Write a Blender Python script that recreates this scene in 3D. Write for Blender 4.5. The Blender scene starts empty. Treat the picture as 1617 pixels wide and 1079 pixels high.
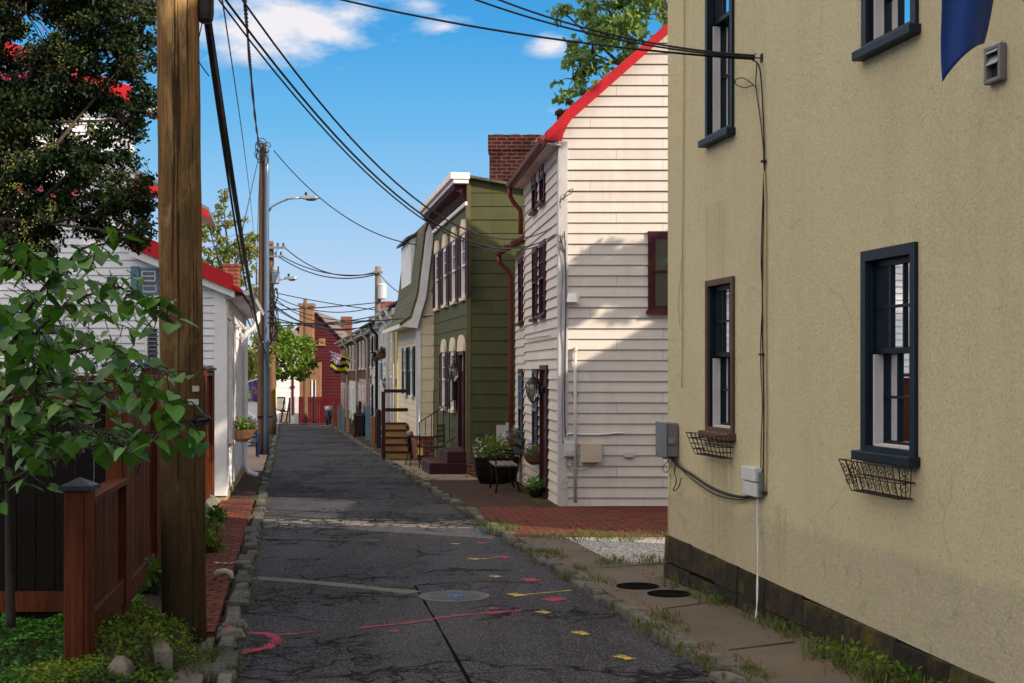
import bpy, math, random
import numpy as np
from mathutils import Vector
random.seed(11); rng = np.random.default_rng(5)
V = Vector
FP, CX, HY, CH, SL = 2200.0, 808.0, 585.0, 1.6, .0186
COL = bpy.context.scene.collection
def U(x, y, Y): return V(((x-CX)/FP*Y, Y, CH-(y-HY)/FP*Y))
def gz(Y): return -SL*min(Y, 84)
def G(x, y, dz=0.0):
    Y = (CH-dz)/((y-HY)/FP-SL)
    return V(((x-CX)/FP*Y, Y, CH-(y-HY)/FP*Y))
XL = lambda Y: -.31-.163*Y          # left kerb line
XR = lambda Y: 2.43-.1625*Y         # right kerb line
# ------------------------------------------------------------ mesh builder
class MB:
    def __init__(s): s.v=[]; s.f=[]; s.m=[]
    def face(s, pts, mi=0):
        i=len(s.v); s.v += [tuple(p) for p in pts]; s.f.append(tuple(range(i,i+len(pts)))); s.m.append(mi)
    def mesh(s, vs, fs, mi=0):
        i=len(s.v); s.v += [tuple(p) for p in vs]
        for f in fs: s.f.append(tuple(k+i for k in f)); s.m.append(mi)
    def hexa(s, p, mi=0):   # 8 points: bottom 0-3 (ccw), top 4-7
        s.mesh(p, [(3,2,1,0),(4,5,6,7),(0,1,5,4),(1,2,6,5),(2,3,7,6),(3,0,4,7)], mi)
    def box(s, x0,x1,y0,y1,z0,z1, mi=0):
        s.hexa([(x0,y0,z0),(x1,y0,z0),(x1,y1,z0),(x0,y1,z0),(x0,y0,z1),(x1,y0,z1),(x1,y1,z1),(x0,y1,z1)], mi)
    def prism(s, poly, off, mi=0):  # polygon extruded by vector off
        n=len(poly); a=[V(p) for p in poly]; b=[p+V(off) for p in a]
        s.mesh(a+b, [tuple(range(n-1,-1,-1)), tuple(range(n,2*n))]+[(i,(i+1)%n,n+(i+1)%n,n+i) for i in range(n)], mi)
    def tube(s, pts, r, n=8, mi=0, caps=True):
        pts=[V(p) for p in pts]; m=len(pts)
        rs = r if isinstance(r,(list,tuple)) else [r]*m
        t=(pts[1]-pts[0]).normalized(); up=V((0,0,1)) if abs(t.z)<.9 else V((1,0,0))
        a=t.cross(up).normalized(); vs=[]
        for i,p in enumerate(pts):
            t=((pts[min(i+1,m-1)]-pts[max(i-1,0)])).normalized()
            a=(a-t*a.dot(t)).normalized(); b=t.cross(a)
            for k in range(n):
                q=2*math.pi*k/n; vs.append(p+(a*math.cos(q)+b*math.sin(q))*rs[i])
        fs=[(i*n+k,i*n+(k+1)%n,(i+1)*n+(k+1)%n,(i+1)*n+k) for i in range(m-1) for k in range(n)]
        if caps: fs += [tuple(range(n-1,-1,-1)), tuple(range((m-1)*n,m*n))]
        s.mesh(vs, fs, mi)
    def bar(s, a, b, w, h, mi=0):   # rectangular bar a->b, w horizontal, h vertical-ish
        a=V(a); b=V(b); t=(b-a).normalized(); up=V((0,0,1)) if abs(t.z)<.95 else V((0,1,0))
        x=t.cross(up).normalized()*w/2; z=x.cross(t).normalized()*h/2
        s.hexa([a-x-z,a+x-z,b+x-z,b-x-z,a-x+z,a+x+z,b+x+z,b-x+z], mi)
    def lathe(s, c, prof, n=16, mi=0):  # prof: list (r,z)
        c=V(c); vs=[c+V((r*math.cos(2*math.pi*k/n), r*math.sin(2*math.pi*k/n), z)) for r,z in prof for k in range(n)]
        m=len(prof)
        fs=[(i*n+k,i*n+(k+1)%n,(i+1)*n+(k+1)%n,(i+1)*n+k) for i in range(m-1) for k in range(n)]
        fs += [tuple(range(n-1,-1,-1)), tuple(range((m-1)*n,m*n))]
        s.mesh(vs, fs, mi)
    def ball(s, c, rx, ry, rz, n=8, mi=0):
        prof=[(math.sin(math.pi*i/n)*1.0, -math.cos(math.pi*i/n)) for i in range(n+1)]
        c=V(c); k2=n*2; vs=[c+V((max(r,.02)*rx*math.cos(2*math.pi*k/k2), max(r,.02)*ry*math.sin(2*math.pi*k/k2), z*rz)) for r,z in prof for k in range(k2)]
        fs=[(i*k2+k,i*k2+(k+1)%k2,(i+1)*k2+(k+1)%k2,(i+1)*k2+k) for i in range(n) for k in range(k2)]
        s.mesh(vs, fs, mi)
    def build(s, name, mat, parent=None, smooth=False, bevel=0, **tags):
        root=parent
        while root is not None and root.parent is not None: root=root.parent
        vs=np.array(s.v, dtype=float).reshape(-1,3)
        if root is None:
            L=np.array([vs[:,0].mean(), vs[:,1].mean(), vs[:,2].min()])
        else: L=np.array(root.location)
        me=bpy.data.meshes.new(name)
        me.from_pydata((vs-L).tolist(), [], s.f)
        mats = mat if isinstance(mat,(list,tuple)) else [mat]
        for q in mats: me.materials.append(q)
        if len(mats)>1: me.polygons.foreach_set('material_index', s.m)
        if smooth: me.polygons.foreach_set('use_smooth', [True]*len(s.f))
        uv=me.uv_layers.new(name='UV'); me.update()
        npoly=len(me.polygons); nl=len(me.loops)
        nrm=np.empty(npoly*3); me.polygons.foreach_get('normal', nrm); nrm=nrm.reshape(-1,3)
        lt=np.empty(npoly,dtype=int); me.polygons.foreach_get('loop_total', lt)
        li=np.empty(nl,dtype=int); me.loops.foreach_get('vertex_index', li)
        P=vs[li]; N=np.repeat(nrm, lt, axis=0)
        horiz=np.abs(N[:,2])>.75
        tx=-N[:,1].copy(); ty=N[:,0].copy(); l=np.sqrt(tx*tx+ty*ty)+1e-9; tx/=l; ty/=l
        flip=np.where(np.abs(tx)>np.abs(ty), np.sign(tx), np.sign(ty)); tx*=flip; ty*=flip
        uu=np.where(horiz, P[:,0], P[:,0]*tx+P[:,1]*ty); vv=np.where(horiz, P[:,1], P[:,2])
        uv.data.foreach_set('uv', np.stack([uu,vv],1).ravel())
        o=bpy.data.objects.new(name, me); COL.objects.link(o)
        if parent is not None: o.parent=parent
        else: o.location=L
        if bevel:
            b=o.modifiers.new('bevel','BEVEL'); b.width=bevel; b.segments=2; b.limit_method='ANGLE'
        for k,v in tags.items():
            if v: o[k]=v
        return o
def thing(name, label, cat, loc, group=None):
    o=bpy.data.objects.new(name, None); COL.objects.link(o); o.location=loc; o.empty_display_size=.1
    o['label']=label; o['category']=cat
    if group: o['group']=group
    return o
# ------------------------------------------------------------ facade frames
class Fac:
    """vertical wall plane through A with unit direction u; n = outward normal"""
    def __init__(s, A, B, n_hint):
        s.A=V((A[0],A[1],0)); d=V((B[0]-A[0],B[1]-A[1],0)); s.L=d.length; s.u=d.normalized()
        n=V((s.u.y,-s.u.x,0)); s.n = n if n.dot(V((n_hint[0],n_hint[1],0)))>0 else -n
    def p(s, a, z, d=0.0): return s.A+s.u*a+s.n*d+V((0,0,z))
    def px(s, x, y=None, d=0.0):
        # ray (x-CX)/FP,1 ; solve for a
        A=s.A+s.n*d; kx=(x-CX)/FP
        a=(kx*A.y-A.x)/(s.u.x-kx*s.u.y)
        Y=A.y+s.u.y*a
        return (a, CH-(y-HY)/FP*Y) if y is not None else a
    def box(s, mb, a0,a1,z0,z1,d0,d1, mi=0):
        mb.hexa([s.p(a0,z0,d0),s.p(a1,z0,d0),s.p(a1,z0,d1),s.p(a0,z0,d1),s.p(a0,z1,d0),s.p(a1,z1,d0),s.p(a1,z1,d1),s.p(a0,z1,d1)], mi)
def clip(poly, axis, val, keep_gt):
    out=[]; n=len(poly)
    for i in range(n):
        a=poly[i]; b=poly[(i+1)%n]; ia=(a[axis]>=val)==keep_gt or a[axis]==val; ib=(b[axis]>=val)==keep_gt or b[axis]==val
        if ia: out.append(a)
        if ia!=ib:
            t=(val-a[axis])/(b[axis]-a[axis]); out.append((a[0]+(b[0]-a[0])*t, a[1]+(b[1]-a[1])*t))
    return out
def wall(mb, F, polys, openings=(), exp=None, lip=0.0, reveal=.1, d=0.0, z00=None, jit=0.0, rmi=0):
    """polys: convex (s,z) polygons; openings (s0,s1,z0,z1); exp = course height (lap siding) or None"""
    zmin=min(p[1] for q in polys for p in q); zmax=max(p[1] for q in polys for p in q)
    if exp is None: bands=[(zmin,zmax)]
    else:
        z=zmin if z00 is None else z00-math.ceil((z00-zmin)/exp)*exp; bands=[]
        while z<zmax-1e-6: bands.append((z,z+exp)); z+=exp
    for (b0,b1) in bands:
        jj=random.uniform(-jit,jit)
        cuts=sorted({b0,b1}|{c for o in openings for c in (o[2],o[3]) if b0<c<b1})
        off=lambda z:(d+lip*(1-(z-b0)/(b1-b0))+jj*(1-(z-b0)/(b1-b0))) if exp else d
        for c0,c1 in zip(cuts[:-1],cuts[1:]):
            zm=(c0+c1)/2
            iv=sorted((o[0],o[1]) for o in openings if o[2]<zm<o[3])
            for q in polys:
                segs=[]; s=-1e3
                for o0,o1 in iv: segs.append((s,o0)); s=o1
                segs.append((s,1e3))
                for s0,s1 in segs:
                    if s1-s0<1e-4: continue
                    pl=clip(clip(q,1,c0,True),1,c1,False)
                    if len(pl)<3: continue
                    if s0>-900: pl=clip(pl,0,s0,True)
                    if s1<900 and len(pl)>2: pl=clip(pl,0,s1,False)
                    if len(pl)<3: continue
                    mb.face([F.p(a,z,off(z)) for a,z in pl])
                    if exp and lip and abs(c0-b0)<1e-6:
                        lo=[a for a,z in pl if abs(z-b0)<1e-5]
                        if len(lo)>=2:
                            x0,x1=min(lo),max(lo)
                            mb.face([F.p(x0,b0,d-.002),F.p(x1,b0,d-.002),F.p(x1,b0,off(b0)),F.p(x0,b0,off(b0))])
    for (s0,s1,z0,z1) in openings:
        D=d+lip; R=d-reveal
        for a,b in (((s0,z0),(s1,z0)),((s1,z0),(s1,z1)),((s1,z1),(s0,z1)),((s0,z1),(s0,z0))):
            mb.face([F.p(a[0],a[1],R),F.p(b[0],b[1],R),F.p(b[0],b[1],D),F.p(a[0],a[1],D)], rmi)
def frame_boxes(mb, F, s0,s1,z0,z1, w, d0,d1, wb=None, wt=None):
    wb=w if wb is None else wb; wt=w if wt is None else wt
    F.box(mb,s0,s0+w,z0,z1,d0,d1); F.box(mb,s1-w,s1,z0,z1,d0,d1)
    F.box(mb,s0+w,s1-w,z0,z0+wb,d0,d1); F.box(mb,s0+w,s1-w,z1-wt,z1,d0,d1)
def sash_win(F, par, s0,s1,z0,z1, M, base=0.0, rec=.08, cas=.05, proud=.02, cols=3, rows=2, mun=.018, sill=.05, split=.5, sashw=.04, curtain=False, head=True, label=None, sash_m=None, name='window'):
    """double hung window filling the opening s0..s1,z0..z1 of facade F; rec = depth of sash behind wall face"""
    mb=MB()
    if cas: frame_boxes(mb,F,s0-.004,s1+.004,z0,z1+.004,cas,base-rec,base+proud,wb=.03)
    else: F.box(mb,s0,s1,z1-.02,z1,base-rec,base+.004)
    w=mb.build(name, M['frame'], par)
    if label: w['label']=label
    a0,a1=s0+cas,s1-cas; b0,b1=z0+.03,z1-cas; zm=b0+(b1-b0)*split
    sb=MB(); pb=MB()
    for (c0,c1,dd) in ((zm,b1,base-rec+.045),(b0,zm+.03,base-rec)):
        frame_boxes(sb,F,a0,a1,c0,c1,sashw,dd,dd+.035)
        for i in range(1,cols):
            x=a0+sashw+(a1-a0-2*sashw)*i/cols; F.box(sb,x-mun/2,x+mun/2,c0+sashw,c1-sashw,dd+.006,dd+.029)
        for i in range(1,rows):
            z=c0+sashw+(c1-c0-2*sashw)*i/rows
            xs=[a0+sashw]+[a0+sashw+(a1-a0-2*sashw)*i2/cols for i2 in range(1,cols)]+[a1-sashw]
            for q in range(cols): F.box(sb,xs[q]+(mun/2 if q else 0),xs[q+1]-(mun/2 if q<cols-1 else 0),z-mun/2,z+mun/2,dd+.006,dd+.029)
        pb.face([F.p(a0+sashw,c0+sashw,dd+.015),F.p(a1-sashw,c0+sashw,dd+.015),F.p(a1-sashw,c1-sashw,dd+.015),F.p(a0+sashw,c1-sashw,dd+.015)])
    sb.build('sash', sash_m or M['sash'], w); 
    pb.build('pane', M['pane'], w)
    if curtain:
        cb=MB(); n=18
        for side in (0,1):
            if side==0: x0,x1=a0+sashw*.6,a0+(a1-a0)*.26
            else: x0,x1=a1-(a1-a0)*.30,a1-sashw*.6
            for i in range(n):
                q0,q1=i/n,(i+1)/n; e0,e1=(.012*math.sin(q0*18),.012*math.sin(q1*18)); dd=base-rec-.06
                cb.face([F.p(x0+(x1-x0)*q0,b0+.02,dd+e0),F.p(x0+(x1-x0)*q1,b0+.02,dd+e1),F.p(x0+(x1-x0)*q1,b1,dd+e1),F.p(x0+(x1-x0)*q0,b1,dd+e0)])
        cb.build('curtain', M['curtain'], w)
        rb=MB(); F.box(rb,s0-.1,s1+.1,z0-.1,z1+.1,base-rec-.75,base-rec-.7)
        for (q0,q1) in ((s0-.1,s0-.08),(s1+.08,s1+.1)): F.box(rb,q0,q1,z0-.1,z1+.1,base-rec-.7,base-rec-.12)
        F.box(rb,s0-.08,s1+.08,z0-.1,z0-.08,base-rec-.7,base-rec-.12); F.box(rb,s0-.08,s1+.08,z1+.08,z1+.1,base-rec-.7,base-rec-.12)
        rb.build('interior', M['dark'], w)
    if sill:
        sl=MB(); F.box(sl,s0-.03,s1+.03,z0-sill,z0-.001,base-rec+.01,base+.07); sl.build('sill', M.get('sill',M['frame']), w, bevel=.006)
    return w
def shutter(F, par, s0,s1,z0,z1, m, base=.03, th=.03, slats=14, louver=True):
    mb=MB(); w=min(.045,(s1-s0)*.2)
    frame_boxes(mb,F,s0,s1,z0,z1,w,base,base+th); zm=(z0+z1)/2
    F.box(mb,s0+w,s1-w,zm-.03,zm+.03,base,base+th)
    if louver:
        for (c0,c1) in ((z0+w,zm-.03),(zm+.03,z1-w)):
            for i in range(slats):
                z=c0+(c1-c0)*(i+.2)/slats; h=(c1-c0)/slats
                mb.hexa([F.p(s0+w,z,base+th*.75),F.p(s1-w,z,base+th*.75),F.p(s1-w,z+h*.9,base+.002),F.p(s0+w,z+h*.9,base+.002),
                         F.p(s0+w,z+.006,base+th*.8),F.p(s1-w,z+.006,base+th*.8),F.p(s1-w,z+h*.9+.006,base+.006),F.p(s0+w,z+h*.9+.006,base+.006)])
    else: F.box(mb,s0+w,s1-w,z0+w,z1-w,base,base+th*.6)
    return mb.build('shutter', m, par)
def cable(name, label, P0, P1, r, m, through=None, sag=0.0, n=28, group=None, parent=None, twist=0):
    P0=V(P0); P1=V(P1)
    def pt(t,s): p=P0.lerp(P1,t); p.z-=s*4*t*(1-t); return p
    if through:
        best=None
        for k in range(-40,400):
            s=k*.01; 
            for t in np.linspace(.02,.98,60):
                p=pt(float(t),s)
                if p.y<.5: continue
                e=(p.x/p.y*FP+CX-through[0])**2+((CH-p.z)/p.y*FP+HY-through[1])**2
                if best is None or e<best[0]: best=(e,s)
        sag=best[1]
    mb=MB()
    pts=[pt(i/n,sag) for i in range(n+1)]
    if twist:
        N=n*twist; 
        for ph in (0,math.pi):
            q=[]
            for i in range(N+1):
                t=i/N; p=pt(t,sag); L=(P1-P0).length; a=t*L/.35*2*math.pi+ph
                q.append(p+V((math.cos(a),0,math.sin(a)))*r*.9)
            mb.tube(q, r, 5)
    else: mb.tube(pts, r, 5)
    o=mb.build(name, m, parent, smooth=True)
    if parent is None:
        o['label']=label; o['category']='cable'
        if group: o['group']=group
    return o
# ------------------------------------------------------------ materials
class NT:
    def __init__(s, name):
        s.m=bpy.data.materials.new(name); s.m.use_nodes=True; s.t=s.m.node_tree; s.n=s.t.nodes
        s.b=s.n['Principled BSDF']; s.out=s.n['Material Output']
    def add(s, typ, **kw):
        x=s.n.new(typ)
        for k,v in kw.items():
            if k in x.inputs.keys() if isinstance(k,str) else False: pass
            setattr(x,k,v)
        return x
    def link(s,a,b): s.t.links.new(a,b)
    def coord(s, kind='Object', scale=(1,1,1), rot=(0,0,0)):
        tc=s.add('ShaderNodeTexCoord'); mp=s.add('ShaderNodeMapping'); s.link(tc.outputs[kind],mp.inputs[0])
        mp.inputs['Scale'].default_value=scale; mp.inputs['Rotation'].default_value=rot
        return mp.outputs[0]
    def noise(s, co, scale, detail=4, rough=.6, dist=0):
        x=s.add('ShaderNodeTexNoise'); s.link(co,x.inputs['Vector']); x.inputs['Scale'].default_value=scale
        x.inputs['Detail'].default_value=detail; x.inputs['Roughness'].default_value=rough; x.inputs['Distortion'].default_value=dist
        return x.outputs['Fac']
    def ramp(s, f, stops):
        r=s.add('ShaderNodeValToRGB'); s.link(f,r.inputs[0]); e=r.color_ramp.elements
        while len(e)<len(stops): e.new(.5)
        for q,(p,c) in zip(e,stops):
            q.position=p; q.color=(c[0],c[1],c[2],1) if isinstance(c,(tuple,list)) else (c,c,c,1)
        return r.outputs[0]
    def mix(s, f, a, b, mode='MIX'):
        x=s.add('ShaderNodeMix', data_type='RGBA', blend_type=mode)
        for sock,v in ((x.inputs[0],f),(x.inputs[6],a),(x.inputs[7],b)):
            if hasattr(v,'links') or hasattr(v,'is_linked'): s.link(v,sock)
            elif isinstance(v,(tuple,list)): sock.default_value=(v[0],v[1],v[2],1)
            else: sock.default_value=v
        return x.outputs[2]
    def math(s, op, a, b=None):
        x=s.add('ShaderNodeMath', operation=op)
        for sock,v in ((x.inputs[0],a),(x.inputs[1],b)):
            if v is None: continue
            if hasattr(v,'is_linked'): s.link(v,sock)
            else: sock.default_value=v
        return x.outputs[0]
    def bump(s, h, strength=.3, dist=.01, prev=None):
        x=s.add('ShaderNodeBump'); s.link(h,x.inputs['Height']); x.inputs['Strength'].default_value=strength; x.inputs['Distance'].default_value=dist
        if prev is not None: s.link(prev,x.inputs['Normal'])
        s.link(x.outputs[0],s.b.inputs['Normal']); return x.outputs[0]
    def set(s, color=None, rough=None, metal=None, spec=None):
        for k,v in (('Base Color',color),('Roughness',rough),('Metallic',metal),('Specular IOR Level',spec)):
            if v is None: continue
            if hasattr(v,'is_linked'): s.link(v,s.b.inputs[k])
            elif isinstance(v,(tuple,list)): s.b.inputs[k].default_value=(v[0],v[1],v[2],1)
            else: s.b.inputs[k].default_value=v
        return s.m
def paint(name, c, c2=None, scale=3, rough=.55, bump=.15, bs=60, amt=(.35,.75), stretch=(1,1,1), metal=0, spec=.18, grime=None, board=None):
    t=NT(name); co=t.coord('Object',stretch); c2=c2 or tuple(x*.75 for x in c)
    col=t.mix(t.ramp(t.noise(co,scale,6,.65),[(amt[0],0),(amt[1],1)]),c,c2)
    if grime: 
        co2=t.coord('Object',(1,1,.25)); col=t.mix(t.math('MULTIPLY',t.ramp(t.noise(co2,2.3,8,.7),[(.5,0),(.72,1)]),grime[1]),col,grime[0])
    nb=None
    if board:   # butt joints between lap boards: (row height, z of first row, board length, joint colour)
        cu=t.coord('UV'); mp=t.add('ShaderNodeMapping'); t.link(cu,mp.inputs[0]); mp.inputs['Location'].default_value=(.37,-board[1],0)
        b=t.add('ShaderNodeTexBrick',offset=.41,offset_frequency=3,squash=.8,squash_frequency=2); t.link(mp.outputs[0],b.inputs['Vector']); b.inputs['Scale'].default_value=1
        b.inputs['Brick Width'].default_value=board[2]; b.inputs['Row Height'].default_value=board[0]; b.inputs['Mortar Size'].default_value=.0035; b.inputs['Mortar Smooth'].default_value=0
        b.inputs['Color1'].default_value=(1,1,1,1); b.inputs['Color2'].default_value=(.86,.86,.87,1); b.inputs['Mortar'].default_value=(1,1,1,1)
        col=t.mix(.8,col,b.outputs['Color'],'MULTIPLY'); col=t.mix(t.math('MULTIPLY',b.outputs['Fac'],board[3]),col,tuple(x*.3 for x in c))
        fl=t.ramp(t.noise(t.coord('Object',(1,1,3)),7,8,.8),[(.62,0),(.68,1)]); col=t.mix(t.math('MULTIPLY',fl,.35),col,tuple(x*.55 for x in c))
        dr=t.ramp(t.noise(t.coord('Object',(3,3,.25)),1.6,7,.75),[(.52,0),(.75,1)]); col=t.mix(t.math('MULTIPLY',dr,.4),col,tuple(x*.6 for x in c))
    if bump: t.bump(t.noise(co,bs,4,.7),bump,.004)
    return t.set(col,rough,metal,spec)
def srgb(*c): 
    return tuple(((x/255)/12.92 if x/255<=.04045 else ((x/255+.055)/1.055)**2.4) for x in c)
def brick(name, c1,c2,mortar, bw=.21,bh=.075, mort=.008, rot=0, offset=.5, bump=.5, dirt=(.02,.02,.02), dirt_amt=.5, uvs=1):
    t=NT(name); co=t.coord('UV',(uvs,uvs,1),(0,0,rot))
    nz=t.add('ShaderNodeTexNoise'); t.link(co,nz.inputs['Vector']); nz.inputs['Scale'].default_value=9
    mx=t.add('ShaderNodeMix',data_type='VECTOR'); mx.inputs[0].default_value=.012; t.link(co,mx.inputs[4]); t.link(nz.outputs['Color'],mx.inputs[5])
    b=t.add('ShaderNodeTexBrick',offset=offset); t.link(mx.outputs[1],b.inputs['Vector'])
    b.inputs['Scale'].default_value=1; b.inputs['Brick Width'].default_value=bw; b.inputs['Row Height'].default_value=bh
    b.inputs['Mortar Size'].default_value=mort; b.inputs['Mortar Smooth'].default_value=.2; b.inputs['Bias'].default_value=0
    b.inputs['Color1'].default_value=(*c1,1); b.inputs['Color2'].default_value=(*c2,1); b.inputs['Mortar'].default_value=(*mortar,1)
    n=t.noise(co,2.2,7,.7); n2=t.noise(co,30,4,.7)
    col=t.mix(t.math('MULTIPLY',t.ramp(n,[(.42,0),(.7,1)]),dirt_amt),b.outputs['Color'],dirt)
    col=t.mix(t.ramp(n2,[(.3,.35),(.7,0)]),col,tuple(x*.5 for x in c2))
    h=t.math('ADD',t.math('MULTIPLY',b.outputs['Fac'],-1),t.math('MULTIPLY',n2,.5))
    t.bump(h,bump,.012)
    return t.set(col,.92,0,.08)
def stucco_stains(t,c,sp,co):
    # rain streaks below sills and baskets, each with its own place on the wall: (world y, half width, top z, length, strength)
    st=t.ramp(t.noise(t.coord('Object',(14,14,.35)),1.0,5,.7),[(.35,0),(.65,1)])
    for (yc,w,zt,ln,am) in ((10.6,.45,.95,1.0,.55),(5.75,.45,.72,.8,.6),(10.6,.35,2.9,1.3,.3),(5.7,.4,3.5,1.3,.3),(9.35,.12,.7,.6,.6)):
        dy=t.math('ABSOLUTE',t.math('SUBTRACT',sp.outputs[1],yc-6.0)); a=t.ramp(t.math('DIVIDE',dy,w),[(.5,1),(1,0)])
        zz=t.math('DIVIDE',t.math('SUBTRACT',zt+.11,sp.outputs[2]),ln); b=t.ramp(zz,[(0,0),(.04,1)]); e=t.ramp(zz,[(.15,1),(1,0)])
        m=t.math('MULTIPLY',t.math('MULTIPLY',a,b),t.math('MULTIPLY',e,t.math('MULTIPLY',st,am))); c=t.mix(m,c,(.30,.25,.14))
    wn=t.add('ShaderNodeTexNoise'); t.link(co,wn.inputs['Vector']); wn.inputs['Scale'].default_value=1.6; wn.inputs['Detail'].default_value=8
    mx=t.add('ShaderNodeMix',data_type='VECTOR'); mx.inputs[0].default_value=.45; t.link(co,mx.inputs[4]); t.link(wn.outputs['Color'],mx.inputs[5])
    v=t.add('ShaderNodeTexVoronoi',feature='DISTANCE_TO_EDGE'); t.link(mx.outputs[1],v.inputs['Vector']); v.inputs['Scale'].default_value=.75
    k=t.math('MULTIPLY',t.ramp(v.outputs['Distance'],[(0,1),(.006,0)]),t.ramp(t.noise(co,.7,2),[(.52,0),(.60,.22)])); return t.mix(k,c,(.2,.16,.09))
def stucco():
    t=NT('stucco_paint'); co=t.coord('Object'); 
    big=t.noise(co,.9,5,.6); co2=t.coord('Object',(1,1,.12)); st=t.noise(co2,2.2,7,.7)
    c=t.mix(t.ramp(big,[(.35,0),(.7,1)]),(.95,.82,.53),(.88,.75,.48))
    c=t.mix(t.math('MULTIPLY',t.ramp(st,[(.5,0),(.75,1)]),.4),c,(.62,.53,.38))
    sp=t.add('ShaderNodeSeparateXYZ'); t.link(t.coord('Object'),sp.inputs[0])
    low=t.ramp(t.math('ADD',sp.outputs[2],t.math('MULTIPLY',t.noise(co,1.9,7,.75),.22)),[(.76,1),(.84,0)])   # stained render near the ground
    c=t.mix(t.math('MULTIPLY',low,.6),c,(.62,.55,.42))
    stains=t.ramp(t.noise(co,5.0,8,.8),[(.56,0),(.7,1)]); c=t.mix(t.math('MULTIPLY',stains,t.math('MULTIPLY',low,.6)),c,(.24,.21,.15))
    c=stucco_stains(t,c,sp,co)
    vo=t.add('ShaderNodeTexVoronoi',feature='SMOOTH_F1'); t.link(co,vo.inputs['Vector']); vo.inputs['Scale'].default_value=55
    h=t.math('ADD',t.noise(co,85,6,.8,.1),t.math('MULTIPLY',vo.outputs['Distance'],.6))
    b=t.bump(t.noise(co,2.5,3),.3,.03); b=t.bump(t.noise(co,38,6,.75,.15),1.0,.03,b); t.bump(h,1.0,.018,b)
    pits=t.ramp(t.noise(co,60,3,.6,.8),[(.28,1),(.36,0)]); c=t.mix(t.math('MULTIPLY',pits,.6),c,(.25,.2,.11)); c=t.mix(t.math('MULTIPLY',t.ramp(t.noise(co,45,5,.8,.2),[(.50,0),(.62,1)]),.42),c,(.58,.49,.33)); c=t.mix(t.math('MULTIPLY',t.ramp(t.noise(co,52,4,.8,.2),[(.53,0),(.62,1)]),.55),c,(.97,.89,.68))
    return t.set(c,.95,0,.05)
def asphalt():
    t=NT('asphalt_surface'); co=t.coord('Object')
    big=t.noise(co,.35,6,.65); mid=t.noise(co,3,6,.7)
    vo=t.add('ShaderNodeTexVoronoi'); t.link(co,vo.inputs['Vector']); vo.inputs['Scale'].default_value=130
    c=t.mix(t.ramp(big,[(.35,0),(.65,1)]),(.038,.042,.058),(.09,.085,.096))
    c=t.mix(t.math('MULTIPLY',t.ramp(mid,[(.4,0),(.7,1)]),.5),c,(.062,.054,.05))
    tr_=t.ramp(t.noise(t.coord('Object',(1.6,.09,1)),1.3,5,.65),[(.45,0),(.62,1)]); c=t.mix(t.math('MULTIPLY',tr_,.5),c,(.028,.026,.028))
    oil=t.ramp(t.noise(co,.8,4,.55),[(.62,0),(.70,1)]); c=t.mix(t.math('MULTIPLY',oil,.5),c,(.016,.016,.018))
    chip=t.ramp(vo.outputs['Color'],[(.68,0),(.80,1)]); c=t.mix(t.math('MULTIPLY',chip,.6),c,(.24,.25,.29))
    c=t.mix(t.ramp(t.noise(co,95,2,.5),[(.40,.75),(.5,0)]),c,(.006,.006,.009))
    # cracks
    wn=t.add('ShaderNodeTexNoise'); t.link(co,wn.inputs['Vector']); wn.inputs['Scale'].default_value=2.5; wn.inputs['Detail'].default_value=6
    mx=t.add('ShaderNodeMix',data_type='VECTOR'); mx.inputs[0].default_value=.35; t.link(co,mx.inputs[4]); t.link(wn.outputs['Color'],mx.inputs[5])
    cr=None
    for sc,wd,lo in ((1.1,.022,.44),(3.2,.045,.50),(8,.07,.55)):
        v=t.add('ShaderNodeTexVoronoi',feature='DISTANCE_TO_EDGE'); t.link(mx.outputs[1],v.inputs['Vector']); v.inputs['Scale'].default_value=sc
        k=t.math('MULTIPLY',t.ramp(v.outputs['Distance'],[(0,1),(wd,0)]),t.ramp(t.noise(co,.55,3),[(lo,0),(lo+.05,1)]))
        cr=k if cr is None else t.math('MAXIMUM',cr,k)
    c=t.mix(t.math('MULTIPLY',cr,.95),c,(.004,.004,.004))
    h=t.math('ADD',t.noise(co,90,4,.7),t.math('MULTIPLY',chip,.6)); h=t.math('ADD',h,t.math('MULTIPLY',cr,-2))
    b=t.bump(t.noise(co,1.2,3),.3,.03); t.bump(h,.6,.008,b)
    return t.set(c,.95,0,.06)
def concrete(name,c,c2,joint=True,crack=.4):
    t=NT(name); co=t.coord('Object')
    col=t.mix(t.ramp(t.noise(co,1.2,7,.7),[(.35,0),(.7,1)]),c,c2)
    col=t.mix(t.ramp(t.noise(co,70,3,.6),[(.3,.5),(.5,0)]),col,tuple(x*.45 for x in c))
    rust=t.ramp(t.noise(t.coord('Object',(1,.35,1)),2.0,6,.7),[(.56,0),(.72,1)]); col=t.mix(t.math('MULTIPLY',rust,.5),col,(.19,.11,.06))
    wn=t.add('ShaderNodeTexNoise'); t.link(co,wn.inputs['Vector']); wn.inputs['Scale'].default_value=2; wn.inputs['Detail'].default_value=6
    mx=t.add('ShaderNodeMix',data_type='VECTOR'); mx.inputs[0].default_value=.3; t.link(co,mx.inputs[4]); t.link(wn.outputs['Color'],mx.inputs[5])
    v=t.add('ShaderNodeTexVoronoi',feature='DISTANCE_TO_EDGE'); t.link(mx.outputs[1],v.inputs['Vector']); v.inputs['Scale'].default_value=.8
    cr=t.math('MULTIPLY',t.ramp(v.outputs['Distance'],[(0,1),(.008,0)]),crack); col=t.mix(cr,col,(.03,.03,.025))
    t.bump(t.noise(co,45,6,.7),.5,.006)
    return t.set(col,.92,0,.08)
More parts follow.
